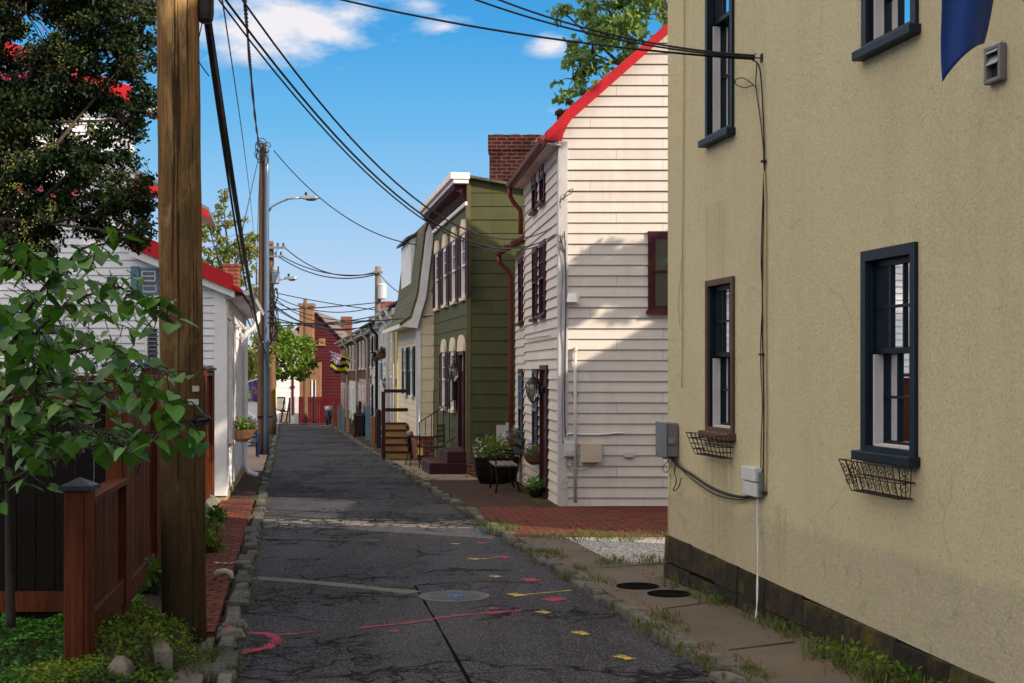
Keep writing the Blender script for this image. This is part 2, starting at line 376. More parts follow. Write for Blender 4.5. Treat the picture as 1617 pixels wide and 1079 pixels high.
def wood(name,c,c2,c3,vert=True,rough=.55,sc=1,cracks=.6):
    t=NT(name); s=(14*sc,14*sc,1.1*sc) if vert else (1.5,1.5,14*sc); co=t.coord('Object',s)
    n=t.noise(co,1.2,8,.7,.8); col=t.mix(t.ramp(n,[(.3,0),(.6,1)]),c,c2)
    col=t.mix(t.math('MULTIPLY',t.ramp(t.noise(t.coord('Object',(2,2,.6)),1.6,5,.7),[(.45,0),(.7,1)]),.8),col,c3)
    k=t.ramp(t.noise(co,3.5,4,.6,.3),[(.3,1),(.38,0)]); col=t.mix(t.math('MULTIPLY',k,cracks),col,tuple(x*.25 for x in c))
    t.bump(t.math('ADD',n,t.math('MULTIPLY',k,-.5)),.5,.008)
    return t.set(col,rough,0,.12)
def leafm(name,c1,c2,c3=None,trans=.3,rough=.5,sc=1.5,gloss=.2):
    t=NT(name); co=t.coord('Object'); g=t.add('ShaderNodeNewGeometry')
    col=t.mix(g.outputs['Random Per Island'],c1,c2)
    if c3: col=t.mix(t.ramp(t.noise(co,sc,4,.6),[(.45,0),(.62,1)]),col,c3)
    t.set(col,rough,0,gloss)
    tr=t.add('ShaderNodeBsdfTranslucent'); t.link(col,tr.inputs[0]); ms=t.add('ShaderNodeMixShader'); ms.inputs[0].default_value=trans
    t.link(t.b.outputs[0],ms.inputs[1]); t.link(tr.outputs[0],ms.inputs[2]); t.link(ms.outputs[0],t.out.inputs[0])
    return t.m
def glassm(name,c=(.02,.025,.03),rough=.03,see=0.0):
    t=NT(name); co=t.coord('Object'); t.bump(t.noise(co,2.2,2),.04,.02); t.set(c,rough,0,.9); t.b.inputs['IOR'].default_value=1.6
    if see:
        fr=t.add('ShaderNodeFresnel'); fr.inputs[0].default_value=1.5
        gl=t.add('ShaderNodeBsdfGlossy'); gl.inputs['Roughness'].default_value=.01; gl.inputs[0].default_value=(1,1,1,1)
        tr=t.add('ShaderNodeBsdfTransparent'); tr.inputs[0].default_value=(.85,.87,.88,1)
        ms=t.add('ShaderNodeMixShader'); t.link(fr.outputs[0],ms.inputs[0]); t.link(tr.outputs[0],ms.inputs[1]); t.link(gl.outputs[0],ms.inputs[2]); t.link(ms.outputs[0],t.out.inputs[0])
    return t.m
def shingle(name,c1,c2,moss,bw=.3,bh=.13):
    t=NT(name); co=t.coord('UV'); b=t.add('ShaderNodeTexBrick',offset=.37); t.link(co,b.inputs['Vector'])
    b.inputs['Scale'].default_value=1; b.inputs['Brick Width'].default_value=bw; b.inputs['Row Height'].default_value=bh; b.inputs['Mortar Size'].default_value=.008
    b.inputs['Color1'].default_value=(*c1,1); b.inputs['Color2'].default_value=(*c2,1); b.inputs['Mortar'].default_value=(.01,.01,.01,1)
    col=t.mix(t.ramp(t.noise(co,3,6,.7),[(.45,0),(.6,1)]),b.outputs['Color'],moss)
    t.bump(t.math('ADD',t.math('MULTIPLY',b.outputs['Fac'],-1),t.noise(co,20,4)),.6,.02)
    return t.set(col,.85)
def stone_block(name,c,c2,moss,amt=.7):
    t=NT(name); co=t.coord('Object'); g=t.add('ShaderNodeNewGeometry')
    col=t.mix(g.outputs['Random Per Island'],c,c2)
    col=t.mix(t.math('MULTIPLY',t.ramp(t.noise(co,6,7,.75),[(.42,0),(.62,1)]),.8),col,tuple(x*.3 for x in c))
    col=t.mix(t.math('MULTIPLY',t.ramp(t.noise(co,3.2,6,.7),[(.5,0),(.64,1)]),amt),col,moss)
    b=t.bump(t.noise(co,9,5,.7),.8,.03); t.bump(t.noise(co,60,4,.7),.5,.006,b)
    return t.set(col,.9,0,.2)
def polem():
    t=NT('pole_pine'); co=t.coord('Object',(22,22,.9)); c0=t.coord('Object',(5,5,1.3))
    n=t.noise(co,1.6,10,.8,.5); col=t.mix(t.ramp(n,[(.42,0),(.56,1)]),(.34,.18,.07),(.17,.085,.035))
    col=t.mix(t.ramp(t.noise(c0,1.4,7,.75),[(.42,0),(.6,.85)]),col,(.10,.065,.028))
    col=t.mix(t.math('MULTIPLY',t.ramp(t.noise(c0,.9,5,.7,.5),[(.53,0),(.62,1)]),.7),col,(.40,.25,.11))
    col=t.mix(t.math('MULTIPLY',t.ramp(t.noise(t.coord('Object',(9,9,9)),1.5,8,.8),[(.58,0),(.64,1)]),.6),col,(.05,.035,.02))
    k=t.ramp(t.noise(t.coord('Object',(34,34,.55)),1.2,4,.6,.2),[(.37,1),(.41,0)]); col=t.mix(t.math('MULTIPLY',k,.85),col,(.03,.018,.01))
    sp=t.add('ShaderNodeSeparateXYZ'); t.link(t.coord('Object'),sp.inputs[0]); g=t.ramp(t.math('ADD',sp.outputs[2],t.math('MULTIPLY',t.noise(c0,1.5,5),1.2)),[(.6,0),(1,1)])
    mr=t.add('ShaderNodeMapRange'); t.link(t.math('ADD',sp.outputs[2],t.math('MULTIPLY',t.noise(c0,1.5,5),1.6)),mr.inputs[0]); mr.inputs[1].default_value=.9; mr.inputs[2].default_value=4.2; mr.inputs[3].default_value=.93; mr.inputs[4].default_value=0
    col=t.mix(mr.outputs[0],col,(.035,.024,.014))   # shade at the foot painted into the wood colour, fading upwards
    t.bump(t.math('ADD',t.math('MULTIPLY',n,.7),t.math('MULTIPLY',k,-1.2)),.9,.02)
    return t.set(col,.9,0,.08)
K={}
K['stucco']=stucco(); K['asphalt']=asphalt()
K['side_beige']=paint('beige_clapboard',(.64,.575,.53),(.58,.525,.49),2,.6,.25,25,stretch=(.4,.4,6),grime=((.42,.36,.32),.35),board=(.148,-.33,3.1,.8))
K['side_white']=paint('white_clapboard',(.74,.74,.77),(.66,.66,.70),2,.5,.2,25,stretch=(.4,.4,6),grime=((.45,.44,.46),.3),board=(.112,-.235,3.4,.7))
K['trim_white']=paint('white_trim',(.74,.73,.74),(.60,.58,.58),3,.5,.15,40,grime=((.4,.38,.37),.3))
K['trim_grey']=paint('greyish_trim',(.50,.47,.47),(.42,.40,.41),3,.55,.2,40)
K['side_cream']=paint('cream_clapboard',(.70,.58,.43),(.62,.51,.38),2,.6,.2,25,grime=((.45,.38,.28),.3))
K['green']=paint('olive_shingle',(.08,.084,.036),(.066,.07,.03),2.5,.7,.3,50,grime=((.08,.08,.03),.4),board=(.262,-.176,.61,.6))
K['green2']=paint('olive_board',(.13,.11,.05),(.10,.09,.04),2.5,.6,.2,50)
K['red']=paint('red_roof_paint',(.50,.014,.022),(.34,.012,.02),3,.55,.3,40,grime=((.22,.03,.03),.6))
K['maroon']=paint('maroon_paint',(.052,.011,.013),(.035,.009,.010),4,.45,.15,40)
K['brownred']=paint('copper_brown_paint',(.14,.028,.02),(.09,.02,.015),4,.35,.15,40)
K['navy']=paint('dark_blue_paint',(.010,.020,.032),(.008,.015,.024),5,.5,.2,50,grime=((.03,.035,.04),.25))
K['deepnavy']=paint('deep_navy_paint',(.005,.010,.02),(.004,.008,.015),5,.4,.2,50)
K['browntrim']=paint('weathered_brown_trim',(.11,.065,.048),(.06,.036,.028),6,.6,.3,50)
K['black']=paint('black_iron',(.012,.012,.014),(.03,.018,.012),12,.45,.2,60)
K['rustyblack']=paint('rusty_black_wire',(.015,.013,.014),(.06,.03,.018),14,.6,.2,60)
K['rubber']=paint('black_cable_sheath',(.012,.012,.015),(.02,.02,.024),6,.5,0)
K['cream_cable']=paint('cream_painted_cable',(.45,.38,.2),(.36,.29,.14),6,.6,0)
K['white_cable']=paint('white_cable_sheath',(.6,.6,.6),(.45,.45,.44),6,.5,0)
K['grey_metal']=paint('galvanised_metal',(.26,.28,.31),(.19,.21,.24),4,.4,.15,30,metal=.6)
K['blue_steel']=paint('painted_steel_blue_grey',(.10,.14,.21),(.13,.17,.23),3,.35,.1,30,metal=.3)
K['grey_plastic']=paint('grey_plastic',(.17,.155,.16),(.13,.12,.125),5,.5,.1,40)
K['tan_box']=paint('tan_box_paint',(.50,.42,.33),(.42,.35,.28),5,.5,.1,40)
K['white_box']=paint('white_box_paint',(.52,.52,.54),(.40,.40,.42),7,.5,.15,40)
K['post_grey']=paint('dark_slate_cap',(.045,.055,.075),(.03,.04,.05),5,.4,.1,40)
K['fence']=wood('red_cedar_boards',(.16,.040,.013),(.08,.020,.008),(.025,.009,.004),sc=1,rough=.45)
K['fence_dark']=wood('dark_cedar_boards',(.010,.005,.004),(.007,.004,.003),(.004,.003,.003),rough=.6)
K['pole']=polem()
K['pole_far']=wood('weathered_pole',(.20,.11,.06),(.13,.075,.045),(.08,.05,.03),sc=1,rough=.8)
K['goldwood']=wood('golden_step_boards',(.36,.22,.085),(.30,.18,.07),(.22,.13,.05),vert=False)
K['greywood']=wood('grey_weathered_wood',(.26,.22,.18),(.18,.15,.13),(.12,.10,.09))
K['orangewood']=wood('orange_gate_wood',(.30,.12,.05),(.22,.08,.035),(.15,.06,.03))
K['bluepaint']=paint('blue_grey_paint',(.10,.19,.27),(.07,.14,.21),4,.5)
K['skyblue']=paint('bright_blue_paint',(.03,.17,.42),(.02,.12,.33),4,.45)
K['chairblue']=paint('blue_wooden_chair_paint',(.015,.06,.19),(.01,.045,.14),4,.45)
K['yellow']=paint('yellow_trim_paint',(.70,.52,.14),(.6,.45,.12),4,.5)
K['brick_ch']=brick('chimney_brick',(.23,.045,.03),(.16,.035,.03),(.34,.25,.20),.21,.078,.010,dirt=(.02,.012,.012),dirt_amt=.75)
K['brick_old']=brick('red_wall_brick',(.25,.07,.04),(.17,.045,.03),(.30,.22,.18),.21,.078,.009)
K['brick_tan']=brick('orange_house_brick',(.30,.14,.065),(.22,.10,.05),(.30,.22,.15),.28,.11,.013,dirt=(.2,.1,.06),dirt_amt=.3)
K['brick_pave']=brick('paving_brick',(.30,.085,.05),(.12,.04,.032),(.02,.016,.012),.215,.105,.013,rot=.16,dirt=(.05,.035,.025),dirt_amt=.6)
K['brick_red']=brick('red_paving_brick',(.26,.05,.036),(.11,.03,.025),(.035,.018,.014),.22,.11,.018,rot=-.1,dirt=(.09,.05,.033),dirt_amt=.8)
K['brick_brown']=brick('worn_brown_brick_paving',(.10,.05,.037),(.055,.032,.027),(.02,.016,.013),.2,.1,.012,rot=.16,dirt=(.05,.04,.035),dirt_amt=.6)
K['concrete']=concrete('old_pavement_concrete',(.145,.118,.097),(.105,.086,.072))
K['concrete_l']=concrete('light_pavement_concrete',(.30,.22,.175),(.25,.185,.15))
K['kerb']=stone_block('granite_kerb',(.17,.155,.14),(.085,.08,.075),(.055,.06,.02),.5)
K['cobble']=stone_block('cobble_crossing',(.26,.22,.19),(.15,.13,.115),(.10,.10,.05),.3)
K['found']=stone_block('mossy_foundation',(.045,.034,.026),(.018,.015,.012),(.075,.062,.012),.9)
K['rubble']=stone_block('garden_stone',(.26,.22,.18),(.17,.14,.12),(.09,.10,.03),.5)
K['found_yel']=stone_block('cream_painted_stone',(.46,.38,.22),(.38,.31,.18),(.25,.2,.12),.5)
K['shingle']=shingle('mossy_shingles',(.10,.085,.055),(.06,.052,.035),(.10,.10,.045))
K['shingle_br']=shingle('brown_shingles',(.21,.15,.12),(.15,.11,.095),(.12,.09,.08),.45,.2)
K['shingle_gr']=shingle('grey_shingles',(.08,.08,.09),(.06,.06,.065),(.07,.07,.07))
K['redboard']=paint('dark_red_clapboard',(.075,.010,.014),(.055,.008,.012),2,.6,.2,30)
K['redfence']=paint('red_board_fence',(.085,.004,.010),(.06,.004,.008),3,.5,.2,30)
K['soil']=paint('garden_soil',(.06,.042,.03),(.03,.022,.016),5,.95,.9,30)
K['ground']=paint('bare_ground',(.10,.085,.055),(.06,.07,.03),1.5,.95,.8,20)
K['iron_lid']=paint('worn_cast_iron',(.10,.10,.105),(.055,.055,.06),9,.65,.4,60)
K['crack']=paint('black_crack_filler',(.006,.006,.006),(.012,.012,.012),5,1,.2,spec=0)
K['dark']=paint('unlit_interior',(.03,.027,.025),(.02,.018,.017),2,.9,0)
K['glass']=glassm('window_glass'); K['glass_clear']=glassm('clear_window_glass',see=1)
K['curtain']=paint('white_curtain',(.72,.72,.74),(.62,.62,.66),3,.8,0)
K['pinkboard']=paint('dusty_pink_trim',(.42,.25,.22),(.34,.20,.18),3,.6)
K['terracotta']=paint('terracotta_coir',(.16,.075,.045),(.09,.05,.03),14,.9,.8,40)
K['leaf_dark']=leafm('small_dark_leaves',(.008,.020,.007),(.020,.040,.010),(.035,.045,.012),.25)
K['leaf_heart']=leafm('heart_leaves',(.018,.08,.008),(.09,.22,.018),(.05,.15,.011),.3,.42,2.5,.5)
K['leaf_bright']=leafm('bright_tree_leaves',(.14,.24,.05),(.24,.34,.09),(.09,.17,.035),.45)
K['leaf_mid']=leafm('mid_green_leaves',(.09,.17,.02),(.20,.29,.03),(.05,.11,.014),.4)
K['leaf_yellow']=leafm('yellowing_leaves',(.16,.20,.05),(.28,.26,.07),(.10,.15,.04),.4)
K['leaf_ivy']=leafm('creeping_groundcover',(.11,.17,.015),(.22,.27,.03),(.04,.08,.012),.3,.6,4)
K['leaf_green']=leafm('bed_plants',(.04,.15,.02),(.10,.26,.03),(.02,.07,.012),.3,.5,3)
K['grass']=leafm('kerb_grass',(.07,.11,.025),(.13,.17,.04),(.14,.12,.05),.3,.7,2)
K['litter']=leafm('fallen_leaf_litter',(.11,.055,.025),(.22,.14,.07),(.07,.045,.03),.1,.8,3)
K['bark']=paint('tree_bark',(.10,.075,.055),(.06,.045,.035),6,.9,.8,25)
K['bark_grey']=paint('grey_bark',(.045,.035,.028),(.028,.022,.018),8,.9,.6,25)
K['pinkflower']=leafm('pink_blossom',(.35,.03,.08),(.5,.06,.13),None,.3)
K['whiteflower']=leafm('white_pink_blossom',(.65,.5,.6),(.8,.72,.75),None,.3)
K['blueflower']=leafm('violet_blossom',(.05,.04,.4),(.12,.09,.55),None,.3)
K['purpleflower']=leafm('purple_blossom',(.10,.07,.16),(.2,.14,.25),None,.3)
K['flagblue']=paint('royal_blue_nylon',(.012,.045,.20),(.010,.035,.16),2,.55,0)
K['flagpurple']=paint('purple_flag_cloth',(.10,.08,.30),(.08,.06,.24),2,.6,0)
K['f_yel']=paint('yellow_flag_cloth',(.80,.62,.02),(.7,.55,.02),2,.6,0)
K['f_blk']=paint('black_flag_cloth',(.012,.014,.03),(.01,.01,.02),2,.6,0)
K['f_wht']=paint('white_flag_cloth',(.8,.8,.82),(.7,.7,.74),2,.6,0)
K['f_blu']=paint('blue_flag_cloth',(.015,.03,.25),(.012,.025,.2),2,.6,0)
K['f_red']=paint('red_flag_cloth',(.6,.015,.03),(.5,.012,.03),2,.6,0)
K['f_org']=paint('orange_flag_cloth',(.65,.16,.05),(.55,.13,.04),2,.6,0)
K['pvc']=paint('old_white_pipe',(.5,.46,.38),(.35,.3,.24),9,.6,.3,40)
K['p_red']=None
def roadpaint(name,c):
    t=NT(name); co=t.coord('Object')
    a=t.ramp(t.math('ADD',t.noise(co,75,5,.8),t.math('MULTIPLY',t.noise(co,5,3),.5)),[(.55,0),(.85,.9)])
    t.set(c,.75); tr=t.add('ShaderNodeBsdfTransparent'); ms=t.add('ShaderNodeMixShader'); t.link(a,ms.inputs[0]); t.link(tr.outputs[0],ms.inputs[1]); t.link(t.b.outputs[0],ms.inputs[2]); t.link(ms.outputs[0],t.out.inputs[0])
    return t.m
K['p_red']=roadpaint('red_spray_paint',(.45,.02,.07)); K['p_yel']=roadpaint('yellow_spray_paint',(.62,.42,.05)); K['p_blu']=roadpaint('blue_spray_paint',(.03,.18,.5))
def gravelm():
    t=NT('white_gravel'); co=t.coord('Object'); v=t.add('ShaderNodeTexVoronoi'); t.link(co,v.inputs['Vector']); v.inputs['Scale'].default_value=38
    c=t.ramp(v.outputs['Color'],[(.1,(.22,.20,.19)),(.5,(.46,.44,.43)),(.9,(.66,.65,.66))]); c=t.mix(t.ramp(v.outputs['Distance'],[(.35,0),(.7,.8)]),c,(.1,.09,.08))
    t.bump(v.outputs['Distance'],1.0,.02); return t.set(c,.85)
K['gravel']=gravelm()
def bulbm():
    t=NT('lantern_glass'); t.set((.35,.34,.28),.08,0,.8); t.b.inputs['Transmission Weight'].default_value=.75; return t.m
K['lglass']=bulbm()
WM=lambda frame,sash=None,pane='glass',sill=None: dict(frame=K[frame],sash=K[sash or frame],pane=K[pane],curtain=K['curtain'],dark=K['dark'],sill=K[sill or frame])
# ------------------------------------------------------------ ground, road, pavements
def strip(name, fa, fb, Y0, Y1, dz, m, step=1.0, thick=.0, ncross=4, wob=.0, top=None, **tags):
    """ribbon between X=fa(Y) and X=fb(Y); dz above the ground slope"""
    mb=MB(); n=max(2,int((Y1-Y0)/step)); vs=[]; c=ncross
    for i in range(n+1):
        Y=Y0+(Y1-Y0)*i/n; a=fa(Y); b=fb(Y)
        for k in range(c+1):
            x=a+(b-a)*k/c
            w=wob*math.sin(x*3.1+Y*1.7)*math.sin(Y*.9-x) if 0<k<c or not thick else 0
            vs.append((x,Y,gz(Y)+dz+w))
    fs=[(i*(c+1)+k,i*(c+1)+k+1,(i+1)*(c+1)+k+1,(i+1)*(c+1)+k) for i in range(n) for k in range(c)]
    mb.mesh(vs,fs)
    if thick:
        for (k) in (0,c):
            for i in range(n):
                p=V(vs[i*(c+1)+k]); q=V(vs[(i+1)*(c+1)+k]); d=V((0,0,thick)); mb.face([p,q,q-d,p-d] if k==0 else [q,p,p-d,q-d])
        for i in (0,n):
            for k in range(c):
                p=V(vs[i*(c+1)+k]); q=V(vs[i*(c+1)+k+1]); d=V((0,0,thick)); mb.face([p,q,q-d,p-d])
    o=mb.build(name,m,None,smooth=False); o['kind']='structure'
    for k,v in tags.items(): o[k]=v
    return o
# base terrain reaching the horizon
mb=MB(); ys=[-60,-20,0,20,40,60,84,120,220,500,1400]; xs=[-900,-300,-100,-40,-20,0,20,40,100,300,900]
vs=[(x,y,gz(y)-.05) for y in ys for x in xs]; n=len(xs)
mb.mesh(vs,[(j*n+i,j*n+i+1,(j+1)*n+i+1,(j+1)*n+i) for j in range(len(ys)-1) for i in range(n-1)])
o=mb.build('ground',K['ground']); o['kind']='structure'
strip('road',lambda Y:XL(Y)-.02,lambda Y:XR(Y)+.02,-6,78,0,K['asphalt'],step=2,ncross=2)
strip('cross_road',lambda Y:-60,lambda Y:40,78.0,83,-.004,K['asphalt'],step=5,ncross=2)
# seams and old patches in the asphalt
K['patch']=paint('patched_asphalt',(.15,.13,.115),(.10,.09,.085),3,.85,.5,70)
K['patch2']=paint('dark_asphalt_patch',(.055,.052,.052),(.08,.072,.068),3,.85,.6,80)
def flat(name,pts,dz,m,mat_world=False,thick=0,kind='structure',**t):
    mb=MB(); P=[p if isinstance(p,V) else G(p[0],p[1],dz) for p in pts]
    if thick: mb.prism([p-V((0,0,thick)) for p in P],(0,0,thick))
    else: mb.face(P)
    o=mb.build(name,m)
    if kind: o['kind']=kind
    for k,v in t.items(): o[k]=v
    return o
def ribbon(pts,w,dz,rag=.3):   # painted line following pixel points
    P=[G(x,y,dz) for x,y in pts]; out=[]
    Q=[]
    for a,b in zip(P[:-1],P[1:]):
        for i in range(6): Q.append(a.lerp(b,i/6))
    Q.append(P[-1]); L=[];R=[]
    for i,p in enumerate(Q):
        t=(Q[min(i+1,len(Q)-1)]-Q[max(i-1,0)]).normalized(); nn=V((-t.y,t.x,0)); ww=w*(1+random.uniform(-rag,rag))/2
        L.append(p+nn*ww); R.append(p-nn*ww)
    mb=MB()
    for i in range(len(Q)-1): mb.face([L[i],R[i],R[i+1],L[i+1]])
    return mb
o=ribbon([(398,912),(500,920),(600,930),(655,936)],.16,.004,.15).build('road_patch_seam',K['patch']); o['kind']='structure'
o=ribbon([(655,925),(690,985),(742,1079),(775,1150)],.02,.0045,.5).build('road_crack',K['crack']); o['kind']='structure'
o=ribbon([(655,924),(760,918),(850,921)],.015,.0045,.5).build('road_crack',K['crack']); o['kind']='structure'
for pts,w in (([(400,848),(500,852),(600,853)],.05),([(420,762),(520,760),(560,758)],.06),([(470,727),(540,722)],.04),([(430,742),(560,741)],.05)):
    o=ribbon(pts,w,.0045,.6).build('road_crack',K['patch']); o['kind']='structure'
# cobble strip across the road: individual stones laid nearly flush
mb=MB(); Y=16.9
while Y<18.1:
    x=XL(Y)+.02
    while x<XR(Y)-.03:
        w=random.uniform(.1,.24); d=random.uniform(.09,.13); z=gz(Y)-.03; h=.03+random.uniform(-.006,.010)
        if math.sin(x*2.3+Y*5)+random.uniform(-.9,1.2)<-.35: x+=w; continue
        q=[(x+.008,Y+.008),(min(x+w,XR(Y))-.008,Y+.008+random.uniform(-.01,.01)),(min(x+w,XR(Y))-.01,Y+d-.008),(x+.01,Y+d-.01)]
        mb.hexa([(a,b,z) for a,b in q]+[(a+(.01 if i in(0,3) else -.01),b+(.01 if i<2 else -.01),z+h) for i,(a,b) in enumerate(q)]); x+=w
    Y+=.135
o=mb.build('cobble_crossing',K['cobble']); o['kind']='structure'
# kerbs of individual granite stones
def kerb(name,f,side,Y0,Y1,w=.13,h=.075,gap=lambda Y:False):
    mb=MB(); Y=Y0
    while Y<Y1:
        L=random.uniform(.13,.5)*(1 if Y<40 else 1.6)
        if not gap(Y):
            hh=h+random.uniform(-.03,.022); ww=w*random.uniform(.65,1.3); jx=random.uniform(-.045,.03)
            xa=lambda y:f(y)+side*jx; tilt=random.uniform(-.012,.012)
            p=[(xa(Y+.01),Y+.01),(xa(Y+.01)+side*ww,Y+.01+random.uniform(-.02,.02)),(xa(Y+L-.01)+side*ww,Y+L-.01),(xa(Y+L-.01),Y+L-.01)]
            zb=[gz(b)-.05 for a,b in p]; e=.018
            lo=[(a,b,z) for (a,b),z in zip(p,zb)]
            mid=[(a,b,gz(b)+hh-.02+tilt*(1 if i<2 else -1)) for i,(a,b) in enumerate(p)]
            cx=sum(a for a,b in p)/4; cy=sum(b for a,b in p)/4
            tp=[(a+(cx-a)*.16,b+(cy-b)*.1,gz(b)+hh+tilt*(1 if i<2 else -1)+random.uniform(-.004,.004)) for i,(a,b) in enumerate(p)]
            i0=len(mb.v); mb.v+=lo+mid+tp
            for s0 in (0,4):
                for k in range(4): mb.f.append((i0+s0+k,i0+s0+(k+1)%4,i0+s0+4+(k+1)%4,i0+s0+4+k)); mb.m.append(0)
            mb.f.append((i0+8,i0+9,i0+10,i0+11)); mb.m.append(0)
        Y+=L
    o=mb.build(name,K['kerb']); o['kind']='structure'
kerb('kerb',XL,-1,-2,77,w=.125,h=.06,gap=lambda Y:8.75<Y<9.15)
kerb('kerb',XR,1,-2,77,w=.12,h=.07)
# right side
yw=lambda Y:1.32-.197*(Y-11.8)      # yellow house wall line
bw_=lambda Y:.68-.1*(Y-19.5)        # beige front wall line
gw=lambda Y:-.865-.17*(Y-27.2)      # olive front line
strip('pavement',lambda Y:XR(Y)+.10,lambda Y:yw(Y)+.02 if Y<11.8 else yw(11.8)+.02+(Y-11.8)*.2,-4,12.9,.062,K['concrete'],thick=.1,step=1)
strip('gravel_patch',lambda Y:XR(Y)+.55 if Y>13.4 else XR(Y)+.45,lambda Y:8,12.85,15.3,.052,K['gravel'],thick=.08,wob=.015,ncross=8,step=.4)
strip('pavement_apron',lambda Y:XR(Y)+.1,lambda Y:XR(Y)+.62,12.9,15.3,.06,K['concrete'],thick=.1)
strip('brick_paving',lambda Y:XR(Y)+.1+max(0,(Y-17.5))*.0,lambda Y:9,15.3,19.46,.064,K['brick_red'],thick=.1,wob=.012,ncross=10,step=.5)
strip('brown_brick_paving',lambda Y:XR(Y)+.1,lambda Y:bw_(Y)-.02,19.46,25.4,.068,K['brick_brown'],thick=.1,wob=.01,ncross=5,step=.5)
strip('light_pavement',lambda Y:XR(Y)+.1,lambda Y:gw(Y)-.01,25.4,32.9,.08,K['concrete_l'],thick=.1,ncross=3,step=.6)
strip('brick_pavement',lambda Y:XR(Y)+.1,lambda Y:-2.26-.17*(Y-33.2)+.1,32.9,77,.085,K['brick_brown'],thick=.1,ncross=3,step=1)
strip('end_pavement',lambda Y:-16,lambda Y:-2,76.6,77.9,.07,K['brick_brown'],thick=.1)
# joints in the concrete pavement
def joint(a,b): 
    o=ribbon([a,b],.022,.0665,.3).build('pavement_joint',K['soil']); o['kind']='structure'
joint((1046,961),(1118,951)); joint((1150,1026),(1255,1013)); joint((940,897),(1060,889))
for a,b in (((1075,935),(1075,935)),): pass
for nm,x,y,rx in (('utility_cover',1006,926,.17),('utility_cover',1056,938,.17)):
    mb=MB(); c=G(x,y,.066); mb.lathe(c,[(rx,0),(rx,.006),(rx-.015,.008),(rx-.02,.005),(.02,.005),(.01,.008)],28)
    o=mb.build(nm,K['crack']); o['label']='small round black cover set in the concrete pavement, '+('farther and rounder of the two' if x<1050 else 'nearer one beside the yellow house wall'); o['category']='utility cover'; o['group']='utility covers in the pavement'
# left side
strip('brick_walk',lambda Y:XL(Y)-.62,lambda Y:XL(Y)-.15,9.15,20.9,.055,K['brick_pave'],thick=.1,wob=.012,ncross=4,step=.4)
strip('left_apron',lambda Y:XL(Y)-.85,lambda Y:XL(Y)-.15,3,9.15,.02,K['patch'],thick=.1,wob=.02,ncross=5,step=.3)
strip('left_pavement',lambda Y:-1.01-.157*Y,lambda Y:XL(Y)-.15,20.9,28.6,.06,K['brick_brown'],thick=.1,ncross=3)
strip('left_light_pavement',lambda Y:-1.6-.157*Y,lambda Y:XL(Y)-.15,28.6,42,.07,K['concrete_l'],thick=.1,ncross=3)
strip('left_far_pavement',lambda Y:-1.4-.157*Y,lambda Y:XL(Y)-.15,42,77,.07,K['brick_brown'],thick=.1,ncross=3)
strip('garden_bed',lambda Y:-14,lambda Y:XL(Y)-.6,2,20.6,.015,K['soil'],wob=.03,ncross=24,step=.5)
# manhole
c=G(717,942,.005); root=thing('manhole_cover','round iron manhole cover with a blue paint mark set in the asphalt','manhole cover',c)
mb=MB(); mb.lathe(c,[(.285,-.03),(.285,.004),(.268,.007),(.25,.004)],40); mb.build('ring',K['iron_lid'],root)
mb=MB(); mb.lathe(c,[(.247,-.02),(.247,.003),(.237,.006),(.227,.002)],40)
for i in range(-9,10):
    for j in range(-9,10):
        x,y=i*.024,j*.024
        if x*x+y*y<.046: mb.box(c.x+x-.008,c.x+x+.008,c.y+y-.008,c.y+y+.008,c.z+.001,c.z+.007)
mb.build('lid',K['iron_lid'],root)
mb=MB(); z=c.z+.0085
for a in range(0,180,45):
    q=math.radians(a+10); d=V((math.cos(q),math.sin(q),0)); nn=V((-d.y,d.x,0))*.015; b=V((c.x+.0,c.y,z+a*.00001)); mb.face([b-d*.085-nn,b+d*.085-nn,b+d*.085+nn,b-d*.085+nn])
mb.build('paint_mark',K['p_blu'],root)
# sprayed utility marks
def mark(m,pts,w,label,rag=.35,dz=.006):
    o=ribbon(pts,w,dz,rag).build('paint_mark',m); o['label']=label; o['category']='paint mark'; o['group']='sprayed utility marks'
R_,Y_,B_=K['p_red'],K['p_yel'],K['p_blu']
mark(R_,[(562,992),(640,984),(720,972),(824,964)],.05,'long thin red line sprayed across the road in front of the manhole')
mark(R_,[(352,1042),(385,1030),(425,1022),(437,1010),(425,1001),(392,999)],.065,'thick hooked red mark sprayed beside the left kerb')
mark(R_,[(432,1003),(462,1001),(496,997)],.035,'short red dash running right from the hooked red mark',dz=.0075)
mark(R_,[(328,986),(352,985),(366,990)],.03,'thin red line sprayed on the brick walk by the big pole',dz=.062)
mark(R_,[(270,1028),(300,1027),(325,1026)],.04,'thin red line sprayed at the foot of the big pole',dz=.045)
mark(R_,[(786,878),(800,881)],.11,'red blob right of the farthest yellow arrow')
mark(R_,[(830,914),(846,917)],.13,'red blob between the curb and the second yellow dash')
mark(R_,[(862,948),(888,944)],.13,'red smudge just below the long yellow arrow')
mark(R_,[(752,857),(768,858)],.08,'faint small red mark farthest along the right kerb')
mark(R_,[(772,961),(788,960)],.05,'faint red dot above the long red line')
mark(R_,[(612,997),(630,996)],.05,'faint red dot under the left end of the long red line')
mark(Y_,[(740,882),(756,883)],0.088,'yellow arrow head of the farther arrow',dz=.0075)
mark(Y_,[(756,883),(782,881)],.03,'thin yellow shaft of the farther arrow')
mark(Y_,[(806,937),(822,941)],0.096,'yellow arrow head of the long arrow near the kerb',dz=.0075)
mark(Y_,[(815,940),(860,936),(902,932)],.03,'long thin yellow line pointing at the right kerb')
mark(Y_,[(712,858),(724,859)],0.072,'small yellow dash farthest from the camera')
mark(Y_,[(776,909),(788,911)],0.080,'yellow dash between the two yellow arrows')
mark(Y_,[(850,965),(866,968)],0.080,'yellow dash just below the long yellow arrow')
